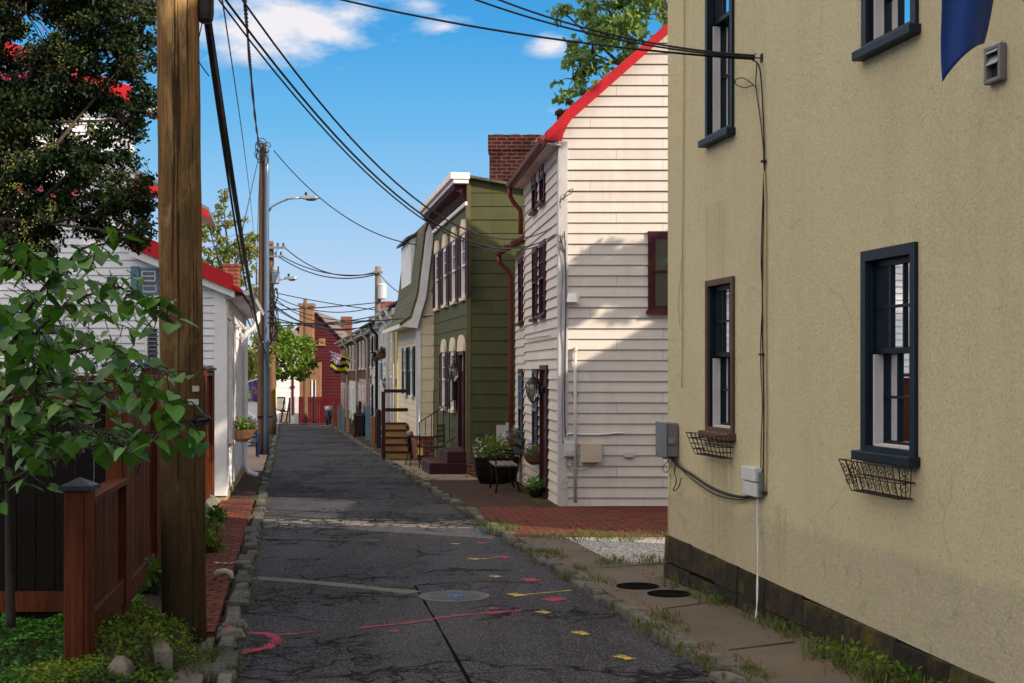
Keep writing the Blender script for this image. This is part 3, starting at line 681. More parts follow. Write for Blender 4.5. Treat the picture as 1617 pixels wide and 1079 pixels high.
mark(Y_,[(908,997),(926,1002)],0.080,'yellow dash halfway along the dark asphalt at right')
mark(Y_,[(974,1035),(996,1041)],0.072,'nearest yellow dash, close to the bottom edge')
mark(B_,[(405,848),(418,848)],.08,'small blue dab sprayed beside the left kerb')
mark(B_,[(444,846),(466,847)],.04,'pale blue streak right of the blue dab')
# ------------------------------------------------------------ scattered leaf cards
def leaves(name, pts, size, m, parent=None, shape='leaf', flat=0.0, droop=0.0, szvar=.4, **tags):
    """many small leaf shaped faces; pts Nx3"""
    pts=np.asarray(pts); n=len(pts)
    if shape=='leaf': T=np.array([(0,0,0),(.28,.3,.06),(.22,.7,.05),(0,1,-.03),(-.22,.7,.05),(-.28,.3,.06)])
    elif shape=='quad': T=np.array([(0,0,0),(.35,.5,.05),(0,1,0),(-.35,.5,.05)])
    elif shape=='petal': T=np.array([(0,0,0),(.5,.2,.1),(.4,.8,.1),(-.4,.8,.1),(-.5,.2,.1)])
    else: T=np.asarray(shape)
    k=len(T); q=rng.normal(size=(n,3)); q[:,2]=q[:,2]*(1-flat)-droop; q/=np.linalg.norm(q,axis=1)[:,None]+1e-9   # leaf axis
    r=rng.normal(size=(n,3)); r[:,2]+=flat*4; w=np.cross(q,r); w/=np.linalg.norm(w,axis=1)[:,None]+1e-9; nn=np.cross(w,q)
    s=size*(1+rng.uniform(-szvar,szvar,n))
    P=pts[:,None,:]+s[:,None,None]*(T[None,:,0,None]*w[:,None,:]+T[None,:,1,None]*q[:,None,:]+T[None,:,2,None]*nn[:,None,:])
    me=bpy.data.meshes.new(name); root=parent
    while root is not None and root.parent is not None: root=root.parent
    L=np.array(root.location) if root is not None else np.array([pts[:,0].mean(),pts[:,1].mean(),pts[:,2].min()])
    me.vertices.add(n*k); me.vertices.foreach_set('co',(P.reshape(-1,3)-L).ravel())
    me.loops.add(n*k); me.loops.foreach_set('vertex_index',np.arange(n*k)); me.polygons.add(n)
    me.polygons.foreach_set('loop_start',np.arange(n)*k); me.polygons.foreach_set('loop_total',np.full(n,k))
    me.materials.append(m); me.update(calc_edges=True)
    o=bpy.data.objects.new(name,me); COL.objects.link(o)
    if parent is not None: o.parent=parent
    else: o.location=L
    for a,b in tags.items(): o[a]=b
    return o
def clumps(centres, per, shell=.6):
    """points inside ellipsoidal clumps [(x,y,z,rx,ry,rz)]"""
    out=[]
    for c in centres:
        n=int(per*c[3]*c[5]) if per>0 else int(-per)
        d=rng.normal(size=(n,3)); d/=np.linalg.norm(d,axis=1)[:,None]
        r=(shell+(1-shell)*rng.random(n))**1.0
        r=np.where(rng.random(n)<.25, rng.random(n), r)
        out.append(np.array(c[:3])+d*r[:,None]*np.array(c[3:6]))
    return np.concatenate(out)
def tree(name,label,cat,base,trunk_pts,trunk_r,clist,per,size,m,bark,shape='leaf',sub=9,subr=.33,droop=.2,extra=None,group=None,twigs=30):
    root=thing(name,label,cat,base,group)
    mb=MB(); mb.tube(trunk_pts,[trunk_r*(1-.75*i/(len(trunk_pts)-1)) for i in range(len(trunk_pts))],9)
    tip=V(trunk_pts[-1]); mid=V(trunk_pts[len(trunk_pts)//2])
    cc=[]
    for c in clist:
        C=V(c[:3]); a=mid.lerp(tip,random.random()); b=a.lerp(C,.5)+V((random.uniform(-.2,.2),0,random.uniform(.0,.3)))*c[3]*.5
        mb.tube([a,b,C],[trunk_r*.35,trunk_r*.2,trunk_r*.08],6)
        for i in range(sub):
            d=rng.normal(size=3); d/=np.linalg.norm(d); r=.55+.5*random.random()
            p=[c[j]+d[j]*c[3+j]*r for j in range(3)]; q=subr*(.5+.9*random.random())
            cc.append((*p,c[3]*q,c[4]*q,c[5]*q*.75)); mb.tube([C,C.lerp(V(p),.5)+V((0,0,.04)),p],[trunk_r*.08,trunk_r*.05,trunk_r*.02],4)
    mb.build('trunk',bark,root,smooth=True)
    leaves('crown',clumps(cc,per,.3),size,m,root,shape,droop=droop)
    return root,cc
# ------------------------------------------------------------ yellow stucco house
YX=lambda Y:1.32-.197*(Y-11.8)
Fy=Fac((YX(2.0),2.0),(YX(11.8),11.8),(-1,-.2))
yroot=thing('stucco_house','tall cream yellow stucco house with dark blue sash windows on a mossy stone base','house',(YX(6),6,gz(6)))
LY=Fy.L; TOP=6.6
ft=lambda s:(.206-.0225*(LY-s)) if False else .208-.0225*(LY-s)*.98
def yw_open(x0,x1,yt,yb):
    a1,zt=Fy.px((x0+x1)/2,yt); _,zb=Fy.px((x0+x1)/2,yb); a=Fy.px(x0); b=Fy.px(x1); return (min(a,b),max(a,b),zb,zt)
OW=[yw_open(1117,1159,-160,212),yw_open(1365,1450,-230,60),yw_open(1117,1160,441,682),yw_open(1364,1449,391,716)]
wlab=['upper window near the far corner of the yellow house','upper window cut off by the top of the picture, left of the blue flag','lower window with brown casing near the far corner of the yellow house','large lower window of the yellow house with a wire planter basket under it']
mb=MB(); z0=.0
wall(mb,Fy,[[(0,ft(0)),(LY,ft(LY)),(LY,TOP),(0,TOP)]],OW,reveal=.13)
# far end wall (towards the gap), near end wall, back
D=3.6; nb=-Fy.n
P=lambda s,z,d:Fy.p(s,z,-d)
mb.face([P(LY,.2,0),P(LY,.2,D),P(LY,TOP,D),P(LY,TOP+1.5,D/2),P(LY,TOP,0)])
mb.face([P(0,.0,0),P(0,.0,D),P(0,TOP,D),P(0,TOP+1.5,D/2),P(0,TOP,0)]); mb.face([P(0,0,D),P(LY,0,D),P(LY,TOP,D),P(0,TOP,D)])
mb.build('wall',K['stucco'],yroot)
mb=MB()
for sg in (0,1):
    a=-.25 if sg==0 else D+.25; zt=TOP-.1
    q=[P(-.2,zt,a),P(LY+.2,zt,a),P(LY+.2,TOP+1.55,D/2),P(-.2,TOP+1.55,D/2)]
    mb.prism(q,(0,0,.12))
mb.build('roof',K['shingle_gr'],yroot)
# stone base: irregular mossy blocks standing a little proud
mb=MB(); s=.0
while s<LY:
    w=random.uniform(.35,.7); e=min(s+w,LY+.035)
    for r in range(2):
        g0=gz(Fy.p(s,0).y)-.05; t=ft((s+e)/2)-.004+random.uniform(-.006,.006); m_=g0+(t-g0)*.52+random.uniform(-.02,.02)
        za,zb=(g0,m_-.004) if r==0 else (m_+.004,t)
        sh=random.uniform(0,.1) if r else 0; dd=random.uniform(.018,.035)
        q=[(s+.004,za),(e-.004,za),(e-.006,zb),(s+.006,zb)]
        mb.hexa([Fy.p(q[0][0],za,-.05),Fy.p(q[1][0],za,-.05),Fy.p(q[1][0],za,dd),Fy.p(q[0][0],za,dd+random.uniform(-.006,.006)),
                 Fy.p(q[3][0],zb,-.05),Fy.p(q[2][0],zb,-.05),Fy.p(q[2][0],zb,dd-.008),Fy.p(q[3][0],zb,dd-.01)])
    s=e
    if e>LY: break
Fe=Fac(Fy.p(LY,0)[:2],Fy.p(LY,0,-D)[:2],(0,1)); 
Fe.box(mb,.0,Fe.L,gz(12)-.1,.2,-.05,.02)
mb.build('foundation',K['found'],yroot,bevel=.006)
M1=WM('navy','deepnavy','glass_clear'); M3=WM('browntrim','deepnavy','glass_clear')
for i,(o_,M) in enumerate(zip(OW,(M1,M1,M3,M1))):
    w=sash_win(Fy,yroot,*o_,M,rec=.115,cas=.045 if i in(0,2) else .06,proud=.022,cols=3,rows=2,mun=.016,sill=.055,split=.5,sashw=.032,curtain=True,label=wlab[i])
    # dark inner jamb liners and a pale storm-track strip
    s0,s1,za,zb=o_; c=.045 if i in(0,2) else .06
    for (j0,j1) in ((s1-c-.012,s1-c),(s0+c,s0+c+.012)):
        q=MB(); Fy.box(q,j0,j1,za+.03,zb-c,-.11,.0); q.build('jamb',K['deepnavy'],w)
    q=MB(); zm=(za+zb)/2; Fy.box(q,s1-c-.034,s1-c-.014,za+.032,zm-.02,-.075,-.02); Fy.box(q,s0+c+.02,s1-c-.046,za+.0305,za+.044,-.078,-.01); q.build('track',K['trim_grey'],w)
# ---- wire planter baskets
def basket(x0,x1,yt,yb,label,skew=0,scroll=True):
    a,b=sorted((Fy.px(x0),Fy.px(x1))); _,zt=Fy.px((x0+x1)/2,yt); _,zb=Fy.px((x0+x1)/2,yb)
    r=thing('planter_basket',label,'planter basket',Fy.p((a+b)/2,zb,.0),'wire planter baskets on the yellow wall')
    dp=.15; t=.0032
    def rim(z,ins,d): return [Fy.p(a+ins,z,.008),Fy.p(a+ins,z,d),Fy.p(b-ins,z,d),Fy.p(b-ins,z,.008)]
    mb=MB(); h=zt-zb
    for f,ins,d in ((1,0,dp),(.5,.02,dp*.8),(0,.045,dp*.62)):
        q=rim(zb+h*f,ins,d); mb.tube(q+[q[0]],t*1.2,6)
    mb.build('rim',K['rustyblack'],r)
    mb=MB(); n=7
    for i in range(n+1):
        f=i/n; x1_=a+(b-a)*f; x0_=a+.045+(b-a-.09)*f
        mb.tube([Fy.p(x1_,zt,dp),Fy.p(x0_,zb,dp*.62),Fy.p(x0_,zb,.01)],t,5)
    for i in range(1,4):
        d=dp*i/4
        for s_,ins in ((a,.045),(b,-.045)): mb.tube([Fy.p(s_,zt,d),Fy.p(s_+ins,zb,d*.62)],t,5)
    for i in range(1,3): mb.tube([Fy.p(a+.05,zb,dp*.62*i/3),Fy.p(b-.05,zb,dp*.62*i/3)],t,5)
    mb.build('wire_bars',K['rustyblack'],r)
    mb=MB()
    if scroll:
        for i in range(n):
            f=(i+.5)/n; cx=a+(b-a)*f
            for sgn,zz in ((1,.72),(-1,.3)):
                q=[]
                for k in range(15):
                    u=k/14; rr=.032*(1-.72*u); an=u*4.4*math.pi*.62+(.4 if sgn>0 else 3.4)
                    zc=zb+h*zz+rr*math.sin(an)*sgn; dd=dp*.62+(dp-dp*.62)*((zc-zb)/h)+.003
                    q.append(Fy.p(cx+rr*math.cos(an),zc,dd))
                mb=MB(); mb.tube(q,t*.8,5); mb.build('scroll',K['rustyblack'],r)
        for i in range(3):
            for s_,sg in ((a,1),(b,-1)):
                q=[]
                for k in range(13):
                    u=k/12; rr=.03*(1-.7*u); an=u*8; q.append(Fy.p(s_+sg*.02,zb+h*(.3+.25*i)+rr*math.sin(an),dp*.45+rr*math.cos(an)))
                mb=MB(); mb.tube(q,t*.8,5); mb.build('scroll',K['rustyblack'],r)
    else:
        for z in (.25,.75):
            q=rim(zb+h*z,.045*(1-z),dp*(.62+.38*z)); mb.tube(q,t*1.4,5)
        mb.build('cross_bars',K['rustyblack'],r)
basket(1362,1449,731,781,'black scrolled wire planter basket, empty, under the large lower window')
basket(1112,1161,686,720,'rusty square mesh wire planter basket, empty, under the brown framed window',scroll=False)
def facebox(F,x0,x1,y0,y1,depth): 
    a,b=sorted((F.px(x0),F.px(x1))); _,z1=F.px((x0+x1)/2,y0); _,z0=F.px((x0+x1)/2,y1); return a,b,z0,z1
# ---- electrical cabinet on the far corner
a=LY-.24; r=thing('electrical_cabinet','grey metal electrical cabinet hung on the far corner of the yellow house','electrical box',Fy.p(a,.75,.0))
_,zt=Fy.px(1062,667); _,zb=Fy.px(1062,720)
mb=MB(); Fy.box(mb,LY-.31,LY-.04,zb,zt,.004,.105); mb.build('case',K['grey_plastic'],r,bevel=.012)
mb=MB(); Fy.box(mb,LY-.32,LY-.03,zb-.005,zt+.008,.107,.12); mb.build('cover',K['grey_metal'],r,bevel=.008)
mb=MB(); Fy.box(mb,LY-.328,LY-.311,(zb+zt)/2-.03,(zb+zt)/2+.02,.04,.1); Fy.box(mb,LY-.25,LY-.16,zb-.02,zb,.05,.1); mb.build('latch',K['grey_metal'],r)
# ---- small double utility box
a,b,z0,z1=facebox(Fy,1184,1206,737,783,0)
r=thing('meter_box','small pale grey two part utility box at the foot of the wall cables','utility box',Fy.p((a+b)/2,z0))
zm=(z0+z1)/2
mb=MB(); Fy.box(mb,a,b,zm+.003,z1,.003,.07); mb.build('upper_case',K['white_box'],r,bevel=.008)
mb=MB(); Fy.box(mb,a,b,z0,zm-.003,.003,.062); mb.build('lower_case',K['white_box'],r,bevel=.008)
mb=MB(); Fy.box(mb,a-.025,a-.002,z0+.02,z1-.03,.003,.045); mb.build('side_bracket',K['grey_metal'],r)
# ---- dryer vent
a,b,z0,z1=facebox(Fy,1564,1590,72,131,0)
r=thing('wall_vent','grey plastic louvred wall vent high on the yellow wall right of the flag','vent',Fy.p((a+b)/2,z0))
mb=MB(); frame_boxes(mb,Fy,a,b,z0,z1,.022,.002,.04); mb.build('housing',K['grey_plastic'],r,bevel=.006)
mb=MB(); Fy.box(mb,a+.022,b-.022,z0+.022,z1-.022,.003,.008); mb.build('duct_opening',K['dark'],r)
for i in range(2):
    zz=z0+.085+i*.055
    mb=MB(); mb.hexa([Fy.p(a+.024,zz,.04),Fy.p(b-.024,zz,.04),Fy.p(b-.024,zz+.05,.012),Fy.p(a+.024,zz+.05,.012),Fy.p(a+.024,zz+.004,.042),Fy.p(b-.024,zz+.004,.042),Fy.p(b-.024,zz+.054,.014),Fy.p(a+.024,zz+.054,.014)]); mb.build('flap',K['grey_metal'],r)
# ---- blue flag hanging from above the frame
def fcloth(name,F3,nu,nv,mats,pick,parent):
    mb=MB(); mb.v=[tuple(F3(i/nu,j/nv)) for i in range(nu+1) for j in range(nv+1)]
    for i in range(nu):
        for j in range(nv):
            a=i*(nv+1)+j; mb.f.append((a,a+nv+1,a+nv+2,a+1)); mb.m.append(pick((i+.5)/nu,(j+.5)/nv))
    o=mb.build(name,mats,parent,smooth=True); s=o.modifiers.new('thickness','SOLIDIFY'); s.thickness=.002; return o
aF=Fy.px(1500); Yf=Fy.p(aF,0,.5).y
fr=thing('house_flag','plain royal blue flag drooping from the top edge beside the yellow house','flag',Fy.p(aF-.25,2.6,.0))
Yq=5.5
def bf(u,v):   # u across, v down (0 top)
    # hanging cloth gathered toward the fly corner
    tl=U(1478,-150,Yq); tr=U(1605,-120,Yq+.15); bl=U(1495,128,Yq-.02); br=U(1552,66,Yq+.12)
    p=tl.lerp(tr,u).lerp(bl.lerp(br,u),v)
    f=math.sin(u*6.3+v*1.5)*.035*(1-.3*v); p.y+=f; p.x+=.012*math.sin(v*5+u*3)
    if v>.72: 
        k=(v-.72)/.28; p.z+=k*.03*math.sin(u*math.pi)
    return p
fcloth('cloth',bf,16,24,[K['flagblue']],lambda u,v:0,fr)
mb=MB(); w0=Fy.p(Fy.px(1600),3.9,.02); t0=U(1484,-170,Yq-.02); mb.tube([w0,t0],.013,10); mb.build('flagpole',K['pole_far'],fr,smooth=True)
mb=MB(); mb.ball(t0,.025,.025,.025); mb.build('finial',K['black'],fr,smooth=True)
# ---- cables on the yellow wall
def wcable(label,pts,r,m,name='wall_cable',d=.012,cat='cable',group='cables fixed to the yellow wall'):
    Q=[]; 
    for i,q in enumerate(pts):
        a,z=Fy.px(q[0],q[1]); Q.append(Fy.p(a,z,q[2] if len(q)>2 else d))
    # smooth
    S=[]
    for i in range(len(Q)-1):
        p0=Q[max(i-1,0)];p1=Q[i];p2=Q[i+1];p3=Q[min(i+2,len(Q)-1)]
        for k in range(5):
            t=k/5; S.append(.5*((2*p1)+(p2-p0)*t+(2*p0-5*p1+4*p2-p3)*t*t+(3*p1-p0-3*p2+p3)*t**3))
    S.append(Q[-1]); mb=MB(); mb.tube(S,r,6); o=mb.build(name,m,smooth=True); o['label']=label; o['category']=cat; o['group']=group; return o
wcable('black service cable running down the yellow wall from the hook to the utility box',[(1198,95,.05),(1206,110,.03),(1207,180),(1209,250),(1208,330),(1206,420),(1206,520),(1208,620),(1208,700),(1206,745),(1202,778,.03)],.0055,K['rubber'])
wcable('thin black cable snaking beside the cream conduit on the yellow wall',[(1203,100,.04),(1200,120,.03),(1196,140),(1204,200),(1208,260),(1204,400),(1206,470),(1203,560),(1206,640),(1204,700),(1207,770,.03)],.004,K['rubber'])
wcable('cream painted conduit running down the yellow wall beside the black cables',[(1208,255),(1211,330),(1211,520),(1212,640),(1211,775)],.007,K['cream_cable'])
wcable('cream painted cable hanging at the far end of the yellow wall, ending in mid air',[(1082,-60),(1082,60),(1081,200),(1080,330),(1079,420),(1079,540),(1078,612)],.005,K['cream_cable'])
wcable('loose cream cable twisted round the cream painted cable',[(1079,400),(1076,440),(1073,480),(1075,510),(1078,520)],.003,K['cream_cable'])
wcable('black loop of spare cable hanging below the wall hook',[(1195,135,.03),(1184,139,.04),(1172,134,.05),(1172,126,.05),(1184,124,.05),(1196,133,.04),(1201,140,.03)],.004,K['rubber'])
wcable('thick bundle of black cables sagging from the corner cabinet to the utility box',[(1070,722,.06),(1080,736,.05),(1100,750,.04),(1120,765,.03),(1145,777,.03),(1170,784,.03),(1192,784,.03),(1208,778,.03)],.011,K['rubber'])
wcable('second black cable looping just under the cable bundle',[(1072,722,.05),(1088,744,.05),(1112,766,.04),(1140,782,.04),(1175,789,.03),(1205,780,.03)],.005,K['rubber'])
wcable('curled black wire dangling below the corner cabinet',[(1068,722,.05),(1058,734,.05),(1055,742,.05),(1061,746,.05),(1066,738,.05),(1064,728,.05)],.0035,K['rubber'])
wcable('string of tiny dark green lights dangling below the corner cabinet',[(1078,725,.05),(1072,745,.04),(1075,760,.04),(1070,775,.04),(1078,770,.04),(1083,755,.04)],.005,K['leaf_green'])
wcable('thin pale wire running down the corner of the yellow house to the base',[(1066,725,.03),(1060,760),(1058,800),(1057,845)],.0025,K['cream_cable'])
wcable('white cable dropping from the utility box and trailing over the pavement',[(1200,785,.02),(1201,800,.03),(1204,850,.04),(1211,900,.07),(1220,940,.11),(1228,975,.16)],.0045,K['white_cable'])
wcable('second white strand dropping beside the white cable',[(1201,786,.02),(1203,830,.03),(1209,890,.06),(1216,930,.1),(1226,972,.14)],.003,K['white_cable'])
mb=MB(); q=[G(1228,975,.07),G(1245,985,.075),G(1262,995,.07),G(1285,1008,.078),G(1300,1012,.07)]; mb.tube(q,.005,6); o=mb.build('ground_cable',K['white_cable'],smooth=True); o['label']='white cable lying in the weeds at the foot of the yellow wall'; o['category']='cable'
# hook + clamps
hk=Fy.px(1203); r=thing('cable_hook','small black iron hook where the overhead cables meet the yellow wall','hook',Fy.p(hk,0,0)+V((0,0,Fy.px(1203,92)[1])))
mb=MB(); z=Fy.px(1203,92)[1]; Fy.box(mb,hk-.02,hk+.02,z-.03,z+.03,.001,.008); mb.build('plate',K['black'],r)
mb=MB(); mb.tube([Fy.p(hk,z,.005),Fy.p(hk,z,.05),Fy.p(hk,z+.02,.06),Fy.p(hk,z+.03,.045)],.005,6); mb.build('hook_bar',K['black'],r)
for (x,y,l) in ((1209,255,'rusty black cable clamp high on the yellow wall'),(1206,560,'black cable clamp halfway down the yellow wall'),(1210,778,'black cable clamp just below the utility box')):
    a,z=Fy.px(x,y); mb=MB(); Fy.box(mb,a-.018,a+.018,z-.008,z+.008,.001,.03); mb.tube([Fy.p(a-.03,z,.02),Fy.p(a+.05,z+.005,.02)],.004,5)
    o=mb.build('cable_clamp',K['rustyblack']); o['label']=l; o['category']='clamp'; o['group']='cable clamps on the yellow wall'
# ------------------------------------------------------------ beige clapboard house
Fs=Fac((.68,19.5),(7.0,19.5),(0,-1)); Ff=Fac((.68,19.5),(bw_(25.6),25.6),(-1,-.1)); kx=-.1
bro=thing('clapboard_house','beige clapboard house with a steep red edged gable and dark red window frames','house',(.68,19.5,gz(19.5)))
EZ=4.82; RS=3.15; RZ=5.14+(RS-.15)*.886
def fo(F,x0,x1,yt,yb): 
    a,b=sorted((F.px(x0),F.px(x1))); return (a,b,F.px((x0+x1)/2,yb)[1],F.px((x0+x1)/2,yt)[1])
so=[(1.225,2.05,2.44,3.54)]
mb=MB(); wall(mb,Fs,[[(0,-.33),(6.3,-.33),(6.3,EZ),(6.15,5.14),(RS,RZ),(.15,5.14),(0,EZ)]],so,exp=.148,lip=.02,reveal=.07,jit=.004)
YM=24.0; sM=(YM-19.5)*math.sqrt(1+.01)
O1=[fo(Ff,854.5,862,247,319),fo(Ff,842.5,849,266,333)]
O2=[fo(Ff,854,863,381,498),fo(Ff,843,850,391,503)]
O3=[fo(Ff,821,827,408,510)]
G1=[fo(Ff,843,851,583,712),fo(Ff,821,827.5,583,705)]; DR=fo(Ff,856,866,582,775)
DR=(DR[0],DR[1],-.24,DR[3])
allo=O1+O2+O3+G1+[DR]
wall(mb,Ff,[[(0,-.4),(sM,-.45),(sM,EZ),(0,EZ)]],[o for o in allo if o[0]<sM-.01 and o[1]<sM-.02 or o in O1+O2+[DR]+G1[:1]],exp=.148,lip=.02,reveal=.06,jit=.004)
wall(mb,Ff,[[(sM,-.45),(Ff.L,-.5),(Ff.L,3.75),(sM,3.75)]],[o for o in O3+G1[1:]],exp=.148,lip=.02,reveal=.06,jit=.004)
e0=Fac(Ff.p(sM,0)[:2],Ff.p(sM,0,-6.2)[:2],(0,1)); wall(mb,e0,[[(0,-.4),(6.2,-.4),(6.2,EZ),(RS,RZ),(0,EZ)]],exp=.148,lip=.02)
e1=Fac(Ff.p(Ff.L,0)[:2],Ff.p(Ff.L,0,-3)[:2],(0,1)); wall(mb,e1,[[(0,-.5),(3,-.5),(3,5.2),(0,3.75)]],exp=.148,lip=.02)
mb.build('wall',K['side_beige'],bro)
mb=MB(); Ff.box(mb,-.03,.13,-.36,EZ,.001,.035); Fs.box(mb,-.035,.10,-.36,EZ-.02,.001,.034); mb.build('corner_board',K['trim_grey'],bro,bevel=.004)
mb=MB(); Ff.box(mb,.14,sM,-.42,-.3,.0205,.03); Fs.box(mb,.11,6.3,-.40,-.325,-.02,.012); mb.build('base_board',K['trim_grey'],bro)
MM=WM('maroon','maroon'); 
for o_ in O1: sash_win(Ff,bro,*o_,MM,base=.02,rec=.05,cas=.05,cols=2,rows=2,sill=.05,sashw=.03)
for o_ in O2+O3: sash_win(Ff,bro,*o_,MM,base=.02,rec=.05,cas=.06,cols=2,rows=2,sill=.05,sashw=.03)
MB2=dict(frame=K['maroon'],sash=K['bluepaint'],pane=K['glass'],curtain=K['curtain'],dark=K['dark'])
for o_ in G1: sash_win(Ff,bro,*o_,MB2,base=.02,rec=.05,cas=.07,cols=2,rows=2,sill=.05,sashw=.05)
sash_win(Fs,bro,*so[0],WM('maroon','maroon'),base=.02,rec=.05,cas=.07,cols=1,rows=1,sill=.06,sashw=.03,split=.5)
# door
mb=MB(); frame_boxes(mb,Ff,DR[0]-.05,DR[1]+.05,DR[2],DR[3]+.05,.07,-.02,.045,wb=.05); d=mb.build('door',K['maroon'],bro)
mb=MB(); Ff.box(mb,DR[0]+.02,DR[1]-.02,DR[2]+.05,DR[3]-.02,-.05,-.012); 
for z in (.15,.75,1.3): Ff.box(mb,DR[0]+.14,DR[1]-.14,DR[2]+z,DR[2]+z+.42,-.012,-.002)
mb.build('door_leaf',K['maroon'],d)
mb=MB(); mb.ball(Ff.p(DR[0]+.1,DR[2]+.95,.03),.03,.03,.03,6); mb.build('handle',K['black'],d,smooth=True)
mb=MB(); Ff.box(mb,DR[0]-.08,DR[1]+.08,DR[2]-.09,DR[2],.001,.09); mb.build('threshold',K['maroon'],d)
# roof of the main part (skewed with the front wall)
Q=lambda s,z,Y:V((.68-.1*(Y-19.5)+s,Y,z))
mb=MB(); YA,YB=19.38,YM+.12; th=.1
for sg in (1,-1):
    f_=lambda s:s if sg>0 else RS*2-s
    for (a_,za_),(b_,zb_) in (((-.22,4.84),(.12,5.17)),((.12,5.17),(RS,RZ+.03))): mb.prism([Q(f_(a_),za_,YA),Q(f_(a_),za_,YB),Q(f_(b_),zb_,YB),Q(f_(b_),zb_,YA)],(0,0,.08))
mb.build('roof',K['red'],bro)
mb=MB()
def rk(x,y): return U(x,y,19.34)
up=[rk(862,222),rk(863,208),rk(898.5,169),rk(1054,37)]; lo=[rk(887,222.6),rk(891,205),rk(902,188.5),rk(1054,54)]
# extend to the ridge along the slope
dirn=(up[3]-up[2]).normalized(); t=(Q(RS,0,19.34).x-up[3].x)/dirn.x
pts=up+[up[3]+dirn*t, lo[3]+dirn*t]+lo[::-1]
for i in range(3): mb.prism([up[i],up[i+1],lo[i+1],lo[i]],(0,.035,0))
mb.prism([up[3],up[3]+dirn*t,lo[3]+dirn*t,lo[3]],(0,.035,0))
a=up[3]+dirn*t; b=lo[3]+dirn*t; c=V((a.x*2-up[3].x,a.y,up[3].z)); c2=V((c.x,c.y,lo[3].z)); mb.prism([a,c,c2,b],(0,.035,0))
mb.build('rake_board',K['red'],bro,bevel=.004)
mb=MB(); mb.prism([Ff.p(-.1,EZ-.09,.0),Ff.p(sM+.1,EZ-.09,.0),Ff.p(sM+.1,EZ-.07,.2),Ff.p(-.1,EZ-.07,.2)],(0,0,.02)); Ff.box(mb,-.02,sM,EZ-.22,EZ-.09,.021,.035); mb.build('soffit',K['side_beige'],bro)
def gutter(F,s0,s1,z,d,r,m,par,name='gutter'):
    mb=MB(); n=8; n_seg=6
    for q in range(n):
        a0=math.pi+math.pi*q/n; a1=math.pi+math.pi*(q+1)/n
        for rr,fl in ((r,0),(r*.9,1)):
            p=[F.p(s0,z+rr*math.sin(a0),d+rr*math.cos(a0)),F.p(s1,z+rr*math.sin(a0),d+rr*math.cos(a0)),F.p(s1,z+rr*math.sin(a1),d+rr*math.cos(a1)),F.p(s0,z+rr*math.sin(a1),d+rr*math.cos(a1))]
            mb.face(p if fl else p[::-1])
    for s in (s0,s1):
        mb.face([F.p(s,z+r*math.sin(math.pi+math.pi*q/n),d+r*math.cos(math.pi+math.pi*q/n)) for q in range(n+1)])
    mb.tube([F.p(s0,z,d+r),F.p(s1,z,d+r)],r*.13,6); mb.tube([F.p(s0,z,d-r),F.p(s1,z,d-r)],r*.13,6)
    s=s0+.3
    while s<s1: 
        mb.bar(F.p(s,z+.004,d-r),F.p(s,z+.004,d+r),.02,.006); s+=.6
    return mb.build(name,m,par,smooth=False)
gutter(Ff,-.12,sM+.12,EZ-.02,.26,.065,K['brownred'],bro)
mb=MB(); a=sM+.06; mb.tube([Ff.p(a,EZ-.06,.26),Ff.p(a,EZ-.2,.26),Ff.p(a,EZ-.32,.2),Ff.p(a,EZ-.45,.08),Ff.p(a,EZ-.55,.075),Ff.p(a,3.95,.075)],.042,10); mb.build('downspout',K['brownred'],bro,smooth=True)
# lower roof of the small rear part
q2=lambda s,z,Y:V((.68-.1*(Y-19.5)+s,Y,z))
mb=MB(); mb.prism([q2(-.25,3.74,YM-.0),q2(-.25,3.74,25.75),q2(3,5.3,25.75),q2(3,5.3,YM)],(0,0,.08)); mb.build('lower_roof',K['brownred'],bro)
gutter(Ff,sM+.02,Ff.L+.16,3.76,.30,.06,K['brownred'],bro)
mb=MB(); a=Ff.L+.08; mb.tube([Ff.p(a,3.7,.30),Ff.p(a,3.58,.29),Ff.p(a,3.42,.12),Ff.p(a,3.3,.08),Ff.p(a,1.5,.08),Ff.p(a,-.15,.08)],.045,10); mb.build('downspout',K['brownred'],bro,smooth=True)
# flue on the roof
mb=MB(); c=U(884,185,20.6); mb.lathe((c.x,c.y,c.z-.6),[(.05,0),(.05,.62),(.08,.63),(.08,.68),(.03,.72)],10); mb.build('flue',K['black'],bro)
# pipe, boxes, vent on the side wall
def sb(x0,x1,y0,y1): return fo(Fs,x0,x1,y0,y1)
a,b,z0,z1=sb(904,911,549,793); r=thing('wall_conduit','tall pale grey conduit pipe standing against the beige side wall','pipe',Fs.p((a+b)/2,z0,.06)); s=(a+b)/2
mb=MB(); mb.tube([Fs.p(s,z0,.06),Fs.p(s,z1-.05,.06)],.024,10); mb.build('pipe',K['trim_grey'],r,smooth=True)
mb=MB(); mb.lathe(Fs.p(s,z1-.06,.06),[(.03,0),(.033,.03),(.03,.06),(.01,.07)],10); mb.build('cap',K['trim_grey'],r)
for f in (.25,.7):
    mb=MB(); z=z0+(z1-z0)*f; Fs.box(mb,s-.045,s+.045,z-.012,z+.012,.02,.034); mb.build('strap',K['grey_metal'],r)
a,b,z0,z1=sb(917,948,700,729); r=thing('cable_box','larger square tan cable box on the beige side wall','utility box',Fs.p((a+b)/2,z0,.02))
mb=MB(); Fs.box(mb,a,b,z0,z1,.02,.1); mb.build('case',K['tan_box'],r,bevel=.012); mb=MB(); Fs.box(mb,a-.01,b+.01,z0-.008,z1+.006,.102,.118); mb.build('lid',K['tan_box'],r,bevel=.008)
mb=MB()
for z in (.25,.75): Fs.box(mb,b+.011,b+.024,z0+(z1-z0)*z-.02,z0+(z1-z0)*z+.02,.05,.1)
mb.build('hinge',K['trim_grey'],r)
